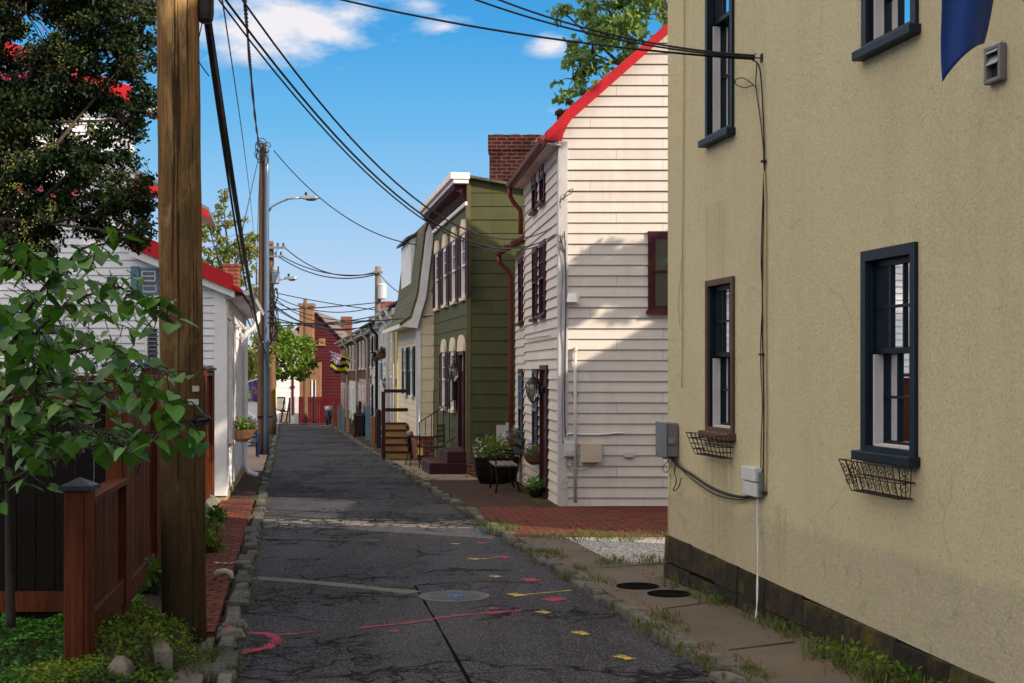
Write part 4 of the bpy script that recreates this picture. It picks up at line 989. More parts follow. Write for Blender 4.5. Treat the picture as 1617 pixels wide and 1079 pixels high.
a,b,z0,z1=sb(890,907,697,721); r=thing('meter_box','smaller pale grey telephone box on the beige side wall, left of the tan box','utility box',Fs.p((a+b)/2,z0,.02))
mb=MB(); Fs.box(mb,a,b,z0,z1,.02,.09); mb.build('case',K['white_box'],r,bevel=.01); mb=MB(); Fs.box(mb,a+.03,b-.03,z0+.02,z0+.09,.091,.1); mb.build('label_plate',K['trim_grey'],r)
a,b,z0,z1=sb(893,912,464,478); r=thing('dryer_hood','small pale vent hood high on the beige side wall','vent',Fs.p((a+b)/2,z0,.02))
mb=MB(); mb.hexa([Fs.p(a,z0,.02),Fs.p(b,z0,.02),Fs.p(b-.01,z0,.14),Fs.p(a+.01,z0,.14),Fs.p(a+.02,z1,.02),Fs.p(b-.02,z1,.02),Fs.p(b-.03,z1-.02,.07),Fs.p(a+.03,z1-.02,.07)]); mb.build('hood',K['trim_white'],r,bevel=.004)
mb=MB(); Fs.box(mb,a-.02,b+.02,z0-.03,z1+.015,.0205,.027); mb.build('back_plate',K['trim_white'],r)
mb=MB(); a,b,z0,z1=sb(984,1000,715,722); Fs.box(mb,a,b,z0,z1,.02,.05); Fs.box(mb,a+.03,b-.05,z0-.015,z0,.02,.04); o=mb.build('outlet_box',K['trim_grey'],bevel=.006); o['label']='tiny pale outlet box low on the beige side wall, right of the tan box'; o['category']='outlet box'
def fcable(F,label,pts,r,m,d=.045,group='thin cables fixed to the beige house'):
    Q=[F.p(*F.px(q[0],q[1]),q[2] if len(q)>2 else d) for q in pts]; S=[]
    for i in range(len(Q)-1):
        p0=Q[max(i-1,0)];p1=Q[i];p2=Q[i+1];p3=Q[min(i+2,len(Q)-1)]
        for k in range(5):
            t=k/5; S.append(.5*((2*p1)+(p2-p0)*t+(2*p0-5*p1+4*p2-p3)*t*t+(3*p1-p0-3*p2+p3)*t**3))
    S.append(Q[-1]); mb=MB(); mb.tube(S,r,5); o=mb.build('wall_cable',m,smooth=True); o['label']=label; o['category']='cable'; o['group']=group
fcable(Fs,'dark cable running straight down the beige corner board from the overhead wires',[(890,366,.08),(892,400),(893,470),(892,560),(891,640),(892,690)],.007,K['rubber'])
fcable(Fs,'thin grey cable snaking beside the dark cable on the beige corner',[(884,366,.08),(888,420),(885,500),(889,560),(887,640),(888,700)],.006,K['grey_metal'])
fcable(Fs,'coil of spare dark cable at the top of the beige corner board',[(889,370,.07),(884,380,.09),(885,395,.09),(890,398,.08),(892,386,.08),(889,374,.08),(886,384,.1),(887,400,.08)],.006,K['rubber'])
fcable(Fs,'cable loop curling up beside the corner of the beige wall',[(884,330,.05),(884,318,.07),(892,312,.1),(902,306,.1),(903,300,.1),(893,306,.08),(889,318,.06)],.006,K['rubber'])
fcable(Fs,'pale cable lying level across the beige side wall',[(890,687,.03),(900,685,.03),(920,686,.03),(950,686,.03),(972,684,.03),(983,684,.03)],.010,K['trim_white'])
fcable(Fs,'loose dark wires looping under the two utility boxes on the beige wall',[(896,721,.04),(893,734,.05),(905,742,.06),(922,742,.06),(935,736,.06),(941,729,.05)],.006,K['grey_metal'])
fcable(Fs,'white cable loop low on the beige corner',[(892,752,.04),(886,760,.05),(886,770,.05),(893,770,.05),(892,758,.05)],.005,K['white_cable'])
fcable(Ff,'grey cable stapled along the beige front wall above the ground floor windows',[(833,536),(846,534),(855,532),(866,531),(872,529)],.007,K['grey_metal'])
# ------------------------------------------------------------ lantern builder
def lantern(name,label,P,F,dist,size,m,glass,arm=True,par=None,group=None):
    """carriage lantern centred at P (bottom of body), mounted on facade F at distance dist"""
    r=par or thing(name,label,'lantern',P,group); s=size
    mb=MB(); c=V(P)
    mb.lathe(c+V((0,0,s*.66)),[(s*.30,0),(s*.27,s*.05),(s*.14,s*.14),(s*.10,s*.20),(s*.03,s*.24),(s*.03,s*.28),(s*.05,s*.31),(s*.02,s*.36)],12)
    mb.build('lantern_cap',m,r)
    mb=MB(); mb.lathe(c,[(s*.09,0),(s*.11,s*.04),(s*.23,s*.30),(s*.27,s*.64),(s*.22,s*.655)],10); mb.build('lantern_glass',glass,r,smooth=True)
    mb=MB(); mb.lathe(c+V((0,0,-s*.06)),[(s*.02,0),(s*.1,s*.03),(s*.1,s*.055)],10)
    for k in range(6):
        q=2*math.pi*k/6; d=V((math.cos(q),math.sin(q),0)); mb.tube([c+d*s*.115+V((0,0,s*.0)),c+d*s*.235+V((0,0,s*.3)),c+d*s*.275+V((0,0,s*.65))],s*.012,4)
    mb.build('lantern_cage',m,r)
    if arm:
        mb=MB(); n=-F.n; w=c+n*dist
        mb.tube([w+V((0,0,s*.42)),w-n*dist*.35+V((0,0,s*.30)),c+n*dist*.42+V((0,0,s*.5)),c+n*s*.28+V((0,0,s*.66))],s*.03,6)
        mb.lathe(w+V((0,0,s*.3)),[(s*.04,0),(s*.09,s*.05),(s*.09,s*.2),(s*.04,s*.25)],8); mb.build('bracket',m,r)
    return r
Pn=U(841,634,21.3); sA=(21.3-19.5)
lantern('wall_lantern','large black carriage lantern with clear glass beside the dark red door of the beige house',Pn,Ff,abs(bw_(21.3)-Pn.x)-.02,.42,K['black'],K['lglass'])
# ------------------------------------------------------------ olive green house
Fgs=Fac((-.865,27.2),(4,27.2),(0,-1)); Fgf=Fac((-.865,27.2),(gw(32.95),32.95),(-1,-.17))
gr=thing('olive_house','olive green house with a white dentil cornice and arched windows with maroon shutters','house',(-.865,27.2,gz(27.2)))
GT=5.33
mb=MB(); zb=gz(27.2)+.33
wall(mb,Fgs,[[(0,zb),(4.8,zb),(4.8,GT-.9),(0,GT)]],exp=.262,lip=.014,jit=.003)
UW=[(fo(Fgf,x-3.1,x+3.1,372,472)) for x in (734,718.6,704.4,691.6)]
UW=[((a+b)/2-.33,(a+b)/2+.33,3.04,4.30) for a,b,_,_ in UW]
LW=[fo(Fgf,x-2,x+2,545,650) for x in (716.5,702.5)]; LW=[((a+b)/2-.33,(a+b)/2+.33,.78,2.0) for a,b,_,_ in LW]
gd=Fgf.px(730.5); GD=(gd-.42,gd+.42,.02,1.98)
wall(mb,Fgf,[[(0,gz(27)-.1),(Fgf.L,gz(33)-.1),(Fgf.L,GT),(0,GT)]],UW+LW+[GD],exp=.262,lip=.012,reveal=.09,jit=.003)
e=Fac(Fgf.p(Fgf.L,0)[:2],Fgf.p(Fgf.L,0,-4.8)[:2],(0,1)); wall(mb,e,[[(0,-.7),(4.8,-.7),(4.8,GT-.9),(0,GT)]],exp=.262,lip=.012)
mb.build('wall',K['green'],gr)
mb=MB(); Fgs.box(mb,-.02,.06,zb-.0,GT-.03,.001,.022); Fgf.box(mb,-.022,.10,gz(27.2),GT,.001,.03); mb.build('corner_board',K['green2'],gr)
mb=MB(); Fgs.box(mb,.0,4.8,gz(27)-.1,zb-.01,-.05,.012); mb.build('foundation',K['brick_old'],gr)
mb=MB(); X=lambda s,z,Y:V((-.865-.17*(Y-27.2)+s,Y,z))
mb.prism([X(-.1,GT+.04,27.08),X(-.1,GT+.04,33.0),X(4.9,GT-.88,33.0),X(4.9,GT-.88,27.08)],(0,0,.05)); mb.build('roof',K['shingle'],gr)
mb=MB(); Fgf.box(mb,-.16,Fgf.L+.1,GT-.02,GT+.11,-.02,.36); Fgf.box(mb,-.14,Fgf.L+.08,GT-.1,GT-.02,.0,.30); Fgf.box(mb,-.05,Fgf.L,GT-.52,GT-.44,.013,.06)
mb.build('cornice',K['trim_white'],gr,bevel=.008)
mb=MB(); Fgf.box(mb,-.04,Fgf.L,GT-.44,GT-.10,.013,.04)
s=.02
while s<Fgf.L-.05:
    mb.prism([Fgf.p(s,GT-.1,.04),Fgf.p(s,GT-.1,.28),Fgf.p(s,GT-.2,.26),Fgf.p(s,GT-.28,.12),Fgf.p(s,GT-.42,.07),Fgf.p(s,GT-.42,.04)],Fgf.u*.075); s+=.2
mb.build('dentils',K['maroon'],gr)
MG=dict(frame=K['trim_white'],sash=K['trim_white'],pane=K['glass'],sill=K['side_cream'])
def arch(F,w,s0,s1,z,m,h=.24,base=.012):
    mb=MB(); n=10; c=(s0+s1)/2; hw=(s1-s0)/2+.03
    pts=[F.p(c-hw,z,base)]+[F.p(c-hw*math.cos(math.pi*i/n),z+.05+h*math.sin(math.pi*i/n),base) for i in range(n+1)]+[F.p(c+hw,z,base)]
    mb.prism(pts,F.n*.05); mb.build('arched_head',m,w)
for o_ in UW+LW:
    w=sash_win(Fgf,gr,*o_,MG,base=.012,rec=.06,cas=.05,cols=1,rows=2,sill=.07,sashw=.04); arch(Fgf,w,o_[0],o_[1],o_[3],K['side_cream'])
    for sd in (0,1):
        a,b=(o_[0]-.37,o_[0]-.035) if sd==0 else (o_[1]+.035,o_[1]+.37)
        shutter(Fgf,gr,a,b,o_[2],o_[3],K['maroon'],base=.02,th=.035)
mb=MB(); frame_boxes(mb,Fgf,GD[0],GD[1],GD[2],GD[3],.07,-.06,.05,wb=.04); d=mb.build('door',K['maroon'],gr); arch(Fgf,d,GD[0]-.02,GD[1]+.02,GD[3]+.002,K['side_cream'],.28)
mb=MB(); Fgf.box(mb,GD[0]+.07,GD[1]-.07,GD[2]+.04,1.55,-.06,-.02)
for z in (.15,.85): Fgf.box(mb,GD[0]+.17,GD[1]-.17,GD[2]+z,GD[2]+z+.55,-.02,-.01)
mb.build('door_leaf',K['maroon'],d); mb=MB(); Fgf.box(mb,GD[0]+.07,GD[1]-.07,1.58,1.9,-.05,-.035); mb.build('transom_light',K['curtain'],d)
mb=MB(); Fgf.box(mb,GD[0]-.06,GD[1]+.06,GD[2]-.1,GD[2],.013,.12); mb.build('threshold',K['maroon'],d)
# chimney behind the ridge
mb=MB(); cx0,cx1=(770-808)/2200*29.6,(857-808)/2200*29.6; zt=1.6+374/2200*29.6
mb.box(cx0+.03,cx1-.03,29.6,30.3,4.6,zt-.35); mb.box(cx0,cx1,29.57,30.33,zt-.35,zt-.03); ch=mb.build('chimney',K['brick_ch'],gr,bevel=.01)
mb=MB()
for i in range(3): x=cx0+.22+i*.37; mb.lathe((x,29.95,zt-.03),[(.16,0),(.16,.05),(.13,.055)],14)
mb.build('chimney_pot',K['concrete_l'],ch)
# steps
st=G(708,757,.09); sw=thing('entrance_steps','dark red painted two step stoop in front of the olive house door','steps',(gw(27.8)-.3,27.4,gz(27.4)))
mb=MB(); fx=lambda Y,d:gw(Y)-d
def blk(mb,d0,d1,Y0,Y1,z0,z1): mb.hexa([(fx(Y0,d1),Y0,z0),(fx(Y0,d0),Y0,z0),(fx(Y1,d0),Y1,z0),(fx(Y1,d1),Y1,z0),(fx(Y0,d1),Y0,z1),(fx(Y0,d0),Y0,z1),(fx(Y1,d0),Y1,z1),(fx(Y1,d1),Y1,z1)])
g0=gz(27.2)+.08
blk(mb,.03,.75,27.15,28.6,g0-.05,g0+.22); mb.build('lower_step',K['maroon'],sw,bevel=.012)
mb=MB(); blk(mb,.03,.40,27.2,28.55,g0+.221,g0+.44); mb.build('upper_step',K['maroon'],sw,bevel=.012)
hr=thing('stair_railing','thin black iron handrail rising beside the dark red steps','handrail',(fx(28.7,.8),28.7,g0))
mb=MB(); q=[V((fx(28.75,.78),28.75,g0)),V((fx(28.75,.78),28.75,g0+.95)),V((fx(28.6,.06),28.6,g0+1.45))]; mb.tube(q,.013,6); mb.build('handrail',K['black'],hr)
mb=MB()
for i in range(1,6):
    t=i/6; p=q[1].lerp(q[2],t); b=V((p.x,p.y,g0+.2+.45*t)); mb.tube([p,b],.008,5)
mb.tube([V((q[1].x,q[1].y,g0+.2)),V((q[2].x,q[2].y,g0+.65))],.010,5); mb.build('baluster',K['black'],hr)
# carriage lamp and mailbox by the door
Pl=U(716.5,603,28.3); lantern('porch_lantern','ornate black lantern on a bracket between the lower windows of the olive house',Pl,Fgf,.13,.43,K['black'],K['lglass'])
mb=MB(); a=Fgf.px(722.5); z=Fgf.px(722.5,620)[1]; Fgf.box(mb,a-.12,a+.12,z-.15,z+.22,.03,.12); o=mb.build('mailbox',K['black'],bevel=.02); o['label']='black wall mailbox beside the olive house door'; o['category']='mailbox'
mb=MB(); mb.box(-.12,-.06,26.6,26.64,gz(26.6),gz(26.6)+1.1); mb.box(-.3,.1,26.645,26.66,gz(26.6)+.1,gz(26.6)+1.05); o=mb.build('gap_gate',K['trim_grey']); o['label']='narrow pale board gate in the gap between the olive and beige houses'; o['category']='gate'
# ------------------------------------------------------------ cream gambrel house
XC=lambda Y:-2.26-.17*(Y-33.2)
Fcs=Fac((-2.26,33.2),(1.9,33.2),(0,-1)); Fcf=Fac((-2.26,33.2),(XC(38.3),38.3),(-1,-.17))
cr=thing('gambrel_house','cream clapboard house with a mossy gambrel roof, white dormer and dark green shutters','house',(-2.26,33.2,gz(33.2)))
mb=MB(); zb=.03
wall(mb,Fcs,[[(0,zb),(4.1,zb),(4.1,2.78),(3.85,5.0),(2.1,6.2),(.24,5.05),(0,2.78)]],exp=.27,lip=.012)
cw=[fo(Fcf,x-1.8,x+1.8,545,615) for x in (641.5,652)]; cw=[((a+b)/2-.34,(a+b)/2+.34,.98,2.18) for a,b,_,_ in cw]
wall(mb,Fcf,[[(0,zb),(Fcf.L,zb),(Fcf.L,2.78),(0,2.78)]],cw,exp=.15,lip=.015,reveal=.06)
mb.build('wall',K['side_cream'],cr)
mb=MB(); Fcs.box(mb,0,4.1,gz(33)-.05,zb,-.06,.012); Fcf.box(mb,0.0,Fcf.L,gz(38)-.05,zb-.001,-.06,.01); mb.build('foundation',K['brick_old'],cr)
mb=MB(); Fcs.box(mb,-.02,.09,zb,2.6,.001,.02); Fcf.box(mb,-.021,.12,zb,2.62,.001,.025); mb.build('corner_board',K['trim_white'],cr)
C=lambda s,z,Y:V((-2.26-.17*(Y-33.2)+s,Y,z)); Ya,Yb=33.08,38.4
mb=MB()
prof=[(-.42,2.66),(-.16,2.86),(.0,3.4),(.18,4.9),(.26,5.12),(2.1,6.3)]
for (p,q) in zip(prof[:-1],prof[1:]): mb.prism([C(p[0],p[1],Ya),C(p[0],p[1],Yb),C(q[0],q[1],Yb),C(q[0],q[1],Ya)],(-.02,0,.05))
mb.prism([C(2.1,6.3,Ya),C(2.1,6.3,Yb),C(4.3,5.0,Yb),C(4.3,5.0,Ya)],(0,0,.06)); mb.build('roof',K['shingle'],cr)
mb=MB(); pr=prof; 
for (p,q) in zip(pr[:-1],pr[1:]): mb.prism([C(p[0]+.02,p[1]-.02,Ya-.01),C(q[0]+.02,q[1]-.02,Ya-.01),C(q[0]+.2,q[1]-.06,Ya-.01),C(max(p[0]+.2,.0),p[1]-.06,Ya-.01)],(0,.03,0))
mb.build('rake_board',K['trim_white'],cr)
mb=MB(); mb.prism([C(-.40,2.62,Ya),C(-.40,2.62,Yb),C(0,2.66,Yb),C(0,2.66,Ya)],(0,0,.03)); mb.prism([C(-.44,2.6,Ya),C(-.44,2.6,Yb),C(-.405,2.6,Yb),C(-.405,2.6,Ya)],(0,0,.1)); mb.build('eave_board',K['trim_white'],cr)
# dormer
mb=MB(); mb.hexa([C(.02,3.5,35),C(1.3,3.5,35),C(1.3,3.5,37.6),C(.02,3.5,37.6),C(.02,4.9,35),C(1.3,5.5,35),C(1.3,5.5,37.6),C(.02,4.9,37.6)]); dm=mb.build('dormer',K['trim_white'],cr)
mb=MB(); mb.prism([C(-.1,4.88,34.9),C(-.1,4.88,37.7),C(1.5,5.62,37.7),C(1.5,5.62,34.9)],(0,0,.06)); mb.build('dormer_roof',K['shingle_gr'],dm)
MC=dict(frame=K['trim_white'],sash=K['trim_white'],pane=K['glass'],sill=K['trim_white'])
K['dkgreen']=paint('dark_green_shutter_paint',(.015,.03,.022),(.01,.02,.016),4,.5)
for o_ in cw:
    sash_win(Fcf,cr,*o_,MC,base=.015,rec=.04,cas=.04,cols=2,rows=2,sill=.05,sashw=.03)
    for a,b in ((o_[0]-.38,o_[0]-.03),(o_[1]+.03,o_[1]+.38)): shutter(Fcf,cr,a,b,o_[2],o_[3],K['dkgreen'],base=.02,th=.04,slats=9)
# tiny sign + downpipe between houses
mb=MB(); c=G(662,727,.09); mb.box(c.x-.075,c.x+.075,c.y-.006,c.y+.006,c.z+.12,c.z+.3); sg=mb
o=sg.build('yard_sign',K['yellow']); o['label']='small yellow yard sign on a stake by the brick base of the cream house'; o['category']='sign'
s2=MB(); s2.box(c.x-.008,c.x+.008,c.y+.008,c.y+.018,c.z-.02,c.z+.25); s2.build('stake',K['greywood'],o)
mb=MB(); mb.box(XC(33.0)+.36,XC(33.0)+.42,33.0,33.05,gz(33),gz(33)+1.75); o=mb.build('brown_post',K['maroon'],bevel=.005); o['label']='slim dark brown post in front of the brick base, between olive and cream houses'; o['category']='post'
# ------------------------------------------------------------ row of houses further down the right side
XF=lambda Y:3.38-.17*Y
K['row_white']=paint('old_white_boards',(.62,.60,.58),(.5,.48,.47),2,.6,.2,25,grime=((.35,.32,.3),.4))
K['row_grey']=paint('pale_grey_boards',(.52,.50,.47),(.44,.42,.40),2,.6,.2,25,grime=((.3,.28,.26),.4))
K['row_yellow']=paint('pale_yellow_boards',(.66,.55,.22),(.6,.5,.2),2,.6)
K['row_brown']=brick('row_brown_brick',(.17,.06,.045),(.12,.045,.035),(.2,.15,.12),.21,.078,.009)
def row_house(label,Y0,Y1,top,lower,upper,frame,shut,roofm,nw=2,zsplit=1.35,door='maroon',gut='trim_white',fencez=None):
    F=Fac((XF(Y0),Y0),(XF(Y1),Y1),(-1,-.17)); r=thing('row_house',label,'house',(XF(Y0),Y0,gz(Y0)),'row houses along the right side')
    g=gz((Y0+Y1)/2); L=F.L
    n=nw; wd=min(.62,L/n*.42); cs=[L*(i+.5)/n for i in range(n)]
    up=[(c-wd/2,c+wd/2,top-1.42,top-.38) for c in cs]; lo=[(c-wd/2,c+wd/2,g+.95,g+2.0) for c in cs[1:]]
    D=(cs[0]-.4,cs[0]+.4,g+.28,g+2.15)
    zs=g+zsplit+.9
    if lower is upper:
        mb=MB(); wall(mb,F,[[(0,g-.3),(L,g-.3),(L,top),(0,top)]],up+lo+[D],exp=.15,lip=.012,reveal=.05); mb.build('wall',lower,r)
    else:
        mb=MB(); wall(mb,F,[[(0,g-.3),(L,g-.3),(L,zs),(0,zs)]],lo+[D],exp=.15,lip=.012,reveal=.05); mb.build('lower_wall',lower,r)
        mb=MB(); wall(mb,F,[[(0,zs),(L,zs),(L,top),(0,top)]],up,reveal=.05); mb.build('upper_wall',upper,r)
    mb=MB(); e=Fac((XF(Y0)+.0,Y0),(XF(Y0)+4,Y0),(0,-1)); wall(mb,e,[[(0,g-.3),(4,g-.3),(4,top),(2,top+1.1),(0,top)]]); e=Fac((XF(Y1),Y1),(XF(Y1)+4,Y1),(0,1)); wall(mb,e,[[(0,g-.3),(4,g-.3),(4,top),(2,top+1.1),(0,top)]]); mb.build('end_wall',upper,r)
    W=dict(frame=frame,sash=K['trim_white'],pane=K['glass'],sill=frame)
    for o_ in up+lo:
        sash_win(F,r,*o_,W,base=.012,rec=.04,cas=.06,proud=.04,cols=2,rows=2,sill=.06,sashw=.035)
        if shut:
            for a,b in ((o_[0]-.3,o_[0]-.02),(o_[1]+.02,o_[1]+.3)): shutter(F,r,max(a,.02),b,o_[2],o_[3],shut,base=.02,th=.04,slats=6)
    mb=MB(); frame_boxes(mb,F,D[0]-.05,D[1]+.05,D[2],D[3]+.05,.09,-.04,.06,wb=.03); d=mb.build('door',frame,r)
    mb=MB(); F.box(mb,D[0]+.04,D[1]-.04,D[2]+.03,D[3]-.04,-.045,-.02); mb.build('door_leaf',K[door],d)
    X=lambda s,z,Y:V((XF(Y)+s,Y,z)); mb=MB()
    for a,b in ((-.25,2),(4.25,2)): mb.prism([X(a,top-.02,Y0-.02),X(a,top-.02,Y1+.02),X(b,top+1.2,Y1+.02),X(b,top+1.2,Y0-.02)],(0,0,.07))
    mb.build('roof',roofm,r)
    mb=MB(); F.box(mb,0,L,top-.2,top-.02,.02,.16); mb.build('cornice',frame,r)
    gutter(F,0,L,top-.02,.3,.06,K[gut],r)
    mb=MB(); mb.tube([F.p(.12,top-.08,.3),F.p(.12,top-.22,.26),F.p(.12,top-.4,.09),F.p(.12,g+.1,.09)],.05,8); mb.build('downspout',K[gut],r,smooth=True)
    return r,F
row_house('narrow pale yellow row house next to the cream gambrel house',38.55,40.6,3.35,K['row_yellow'],K['row_yellow'],K['trim_white'],None,K['shingle_gr'],1,door='bluepaint')
h3,F3=row_house('white clapboard row house with a blue panel, third beyond the olive house',40.65,45.0,3.3,K['row_white'],K['row_white'],K['trim_white'],None,K['shingle_gr'],3,door='bluepaint')
row_house('pale grey row house with dark shutters and a black downspout',45.05,49.6,3.15,K['row_grey'],K['row_grey'],K['trim_white'],K['deepnavy'],K['shingle_br'],2,door='black',gut='black')
row_house('nearest brown brick row house with pinkish ground floor boards',49.65,56,3.1,K['pinkboard'],K['row_brown'],K['trim_white'],None,K['brownred'],3,gut='tan_box')
row_house('middle brown brick row house, partly behind the black and yellow flag',56.05,63.5,3.06,K['row_grey'],K['row_brown'],K['trim_white'],None,K['brownred'],3,gut='tan_box')
row_house('farthest brown brick row house at the end of the street',63.55,71.5,3.0,K['pinkboard'],K['row_brown'],K['tan_box'],None,K['brownred'],3,gut='tan_box')
mb=MB(); q=U(600,476,46); q2_=U(622,476,46); mb.box(q.x,q2_.x,46,46.7,2.9,q.z); o=mb.build('chimney',K['brick_old'],h3)
mb=MB(); s=F3.px(603); F3.box(mb,s-.25,s+.25,1.3,2.35,.02,.05); mb.build('blue_panel',K['bluepaint'],h3)
for x,y,Y,l in ((607,612,42.5,'black lantern on the white row house'),(628,613,38.8,'black lantern at the near edge of the yellow row house'),(595,605,46,'dark lantern on the pale grey row house'),(586,606,48.6,'dark lantern at the brown brick corner of the row')):
    P=U(x,y,Y); d=XF(Y)-P.x
    lantern('wall_lantern',l,P,Fac((XF(38),38),(XF(50),50),(-1,-.17)),max(.12,d-.02),.32,K['black'],K['lglass'],group='lanterns along the right side row')
# ------------------------------------------------------------ white house on the left
LX=lambda Y:-1.01-.157*Y
x0=LX(20.7); Fl=Fac((-14,20.7),(x0,20.7),(0,-1)); Fw=Fac((x0,20.7),(LX(28.6),28.6),(1,.157)); W0=14+x0
s_=lambda x:Fl.px(x)
wr=thing('white_house','white clapboard house with red edged roofs and a low street front, behind the crape myrtle','house',(x0,20.7,gz(20.7)))
sT=s_(205); zl=2.80; sl=.42
so_=fo(Fl,221,250,425,465); vo_=fo(Fl,231,248,515,570)
mb=MB(); base=gz(20.7)+.15
wall(mb,Fl,[[(sT,base),(W0,base),(W0,zl),(sT,zl+sl*(W0-sT))]],[so_,vo_],exp=.112,lip=.014,reveal=.05,jit=.002)
ZT=5.5
wall(mb,Fl,[[(0,base),(sT,base),(sT,ZT),(sT-4.2,ZT+1.5),(0,ZT)]],exp=.112,lip=.014,jit=.002)
e=Fac(Fl.p(sT,0)[:2],(Fl.p(sT,0).x-.05,21.1),(1,0)); wall(mb,e,[[(0,3.0),(.4,3.0),(.4,ZT),(0,ZT)]],exp=.112,lip=.014)
wo=[fo(Fw,363,369,498,664),fo(Fw,376,382,500,650)]
wo=[(.75,1.45,.5,2.35),(3.2,3.9,.5,2.35)]
wall(mb,Fw,[[(0,base),(Fw.L,base-.1),(Fw.L,zl-.1),(0,zl-.1)]],wo,exp=.112,lip=.014,reveal=.05)
e=Fac((LX(28.6),28.6),(LX(28.6)-4,28.6),(0,1)); wall(mb,e,[[(0,base-.1),(4,base-.1),(4,zl+1.2),(0,zl)]],exp=.112,lip=.014)
mb.build('wall',K['side_white'],wr)
mb=MB(); Fl.box(mb,W0-.16,W0+.02,base-.03,zl-.03,.001,.03); Fw.box(mb,-.028,.13,base-.03,zl-.2,.001,.03); Fl.box(mb,sT-.12,sT+.02,zl+sl*(W0-sT)+.05,ZT,.001,.03); mb.build('corner_board',K['trim_white'],wr,bevel=.004)
mb=MB(); Fw.box(mb,0.0,Fw.L,gz(28)-.1,base-.02,-.05,.03); Fl.box(mb,W0-1.2,W0,gz(20.7)-.05,base-.0,-.05,.005); mb.build('foundation',K['found_yel'],wr)
# low roof
L_=lambda d,z,Y:V((LX(Y)+d,Y,z))
mb=MB(); ya,yb=20.52,28.75; up=W0-sT
for (yy0,yy1) in ((ya,yb),):
    mb.prism([L_(.25,zl-.06,yy0),L_(.25,zl-.06,yy1),L_(-up-.0,zl+sl*up+.05,yy1),L_(-up,zl+sl*up+.05,yy0)],(0,0,.06))
rf=mb.build('roof',K['red'],wr)
mb=MB(); mb.prism([L_(.12,zl-.02,ya-.02),L_(-up,zl+sl*(up+.12)-.02,ya-.02),L_(-up,zl+sl*(up+.12)+.23,ya-.02),L_(.12,zl+.20,ya-.02)],(0,.04,0)); mb.build('red_fascia',K['red'],wr)
mb=MB(); mb.prism([L_(.14,zl-.13,ya+.03),L_(-up,zl+sl*(up+.12)-.15,ya+.03),L_(-up,zl+sl*(up+.12)-.03,ya+.03),L_(.14,zl-.03,ya+.03)],(0,.1,0))
mb.prism([L_(.0,zl-.14,ya+.15),L_(.0,zl-.14,yb),L_(.26,zl-.12,yb),L_(.26,zl-.12,ya+.15)],(0,0,.03)); Fw.box(mb,0,Fw.L,zl-.42,zl-.15,.016,.05)
mb.build('rake_board',K['trim_white'],wr)
gutter(Fw,-.2,Fw.L+.1,zl-.02,.33,.075,K['trim_white'],wr)
a=Fw.L*.70; mb=MB(); g_=gz(26)
mb.tube([Fw.p(a,zl-.09,.33),Fw.p(a,zl-.26,.33),Fw.p(a,zl-.40,.26),Fw.p(a,zl-.48,.14),Fw.p(a,zl-.6,.10),Fw.p(a,g_+.3,.10),Fw.p(a,g_+.16,.16),Fw.p(a,g_+.1,.34)],.052,10); mb.build('downspout',K['trim_white'],wr,smooth=True)
mb=MB(); a=.0
mb.tube([Fw.p(.55,zl-.3,.10),Fw.p(.55,0,.10),Fw.p(.55,gz(21.2)+.3,.10)],.01,6); mb.build('wall_pipe',K['trim_grey'],wr)
MW=WM('trim_white'); 
for o_ in wo:
    sash_win(Fw,wr,*o_,MW,base=.015,rec=.04,cas=.07,cols=2,rows=2,sill=.06,sashw=.04)
    for a,b in ((o_[0]-.46,o_[0]-.04),(o_[1]+.04,o_[1]+.46)): shutter(Fw,wr,a,b,o_[2],o_[3],K['trim_white'],base=.03,th=.05,slats=16)
# small grey louvred window and vent on the side wall
w=sash_win(Fl,wr,*so_,WM('bluepaint','trim_grey'),base=.014,rec=.04,cas=.03,cols=1,rows=2,sill=0,sashw=.02)
mb=MB(); s0,s1,z0,z1=so_; Fl.box(mb,s0-.13,s0-.01,z0-.02,z1+.04,.02,.045); mb.build('shutter',K['bluepaint'],wr)
mb=MB(); s0,s1,z0,z1=vo_; frame_boxes(mb,Fl,s0-.02,s1+.06,z0,z1,.035,-.02,.03); v=mb.build('louvre_vent',K['trim_white'],wr)
mb=MB(); n=7
for i in range(n):
    z=z0+.04+(z1-z0-.08)*i/n; mb.hexa([Fl.p(s0+.02,z,.012),Fl.p(s1+.02,z,.012),Fl.p(s1+.02,z+.05,-.03),Fl.p(s0+.02,z+.05,-.03),Fl.p(s0+.02,z+.008,.014),Fl.p(s1+.02,z+.008,.014),Fl.p(s1+.02,z+.058,-.028),Fl.p(s0+.02,z+.058,-.028)])
mb.build('slats',K['post_grey'],v)
# tall block roof, gutter
mb=MB(); Tx=Fl.p(sT,0).x; mb.prism([(Tx+.32,20.5,ZT-.05),(Tx+.2,21.15,ZT-.05),(Tx-4.2,21.15,ZT+1.6),(Tx-4.2,20.5,ZT+1.6)],(0,0,.09)); mb.prism([(Tx-4.2,20.5,ZT+1.6),(Tx-4.2,21.15,ZT+1.6),(Tx-9,21.15,ZT-.05),(Tx-9,20.5,ZT-.05)],(0,0,.09)); mb.build('upper_roof',K['red'],wr)
mb=MB(); mb.prism([(Tx+.1,20.46,ZT+.02),(Tx-4.2,20.46,ZT+1.6),(Tx-4.2,20.46,ZT+1.85),(Tx+.1,20.46,ZT+.26)],(0,.04,0)); mb.build('upper_fascia',K['red'],wr)
fT=Fac((Tx,20.45),(Tx-.06,21.1),(1,0)); gutter(fT,0,.6,ZT-.03,.36,.075,K['trim_grey'],wr)
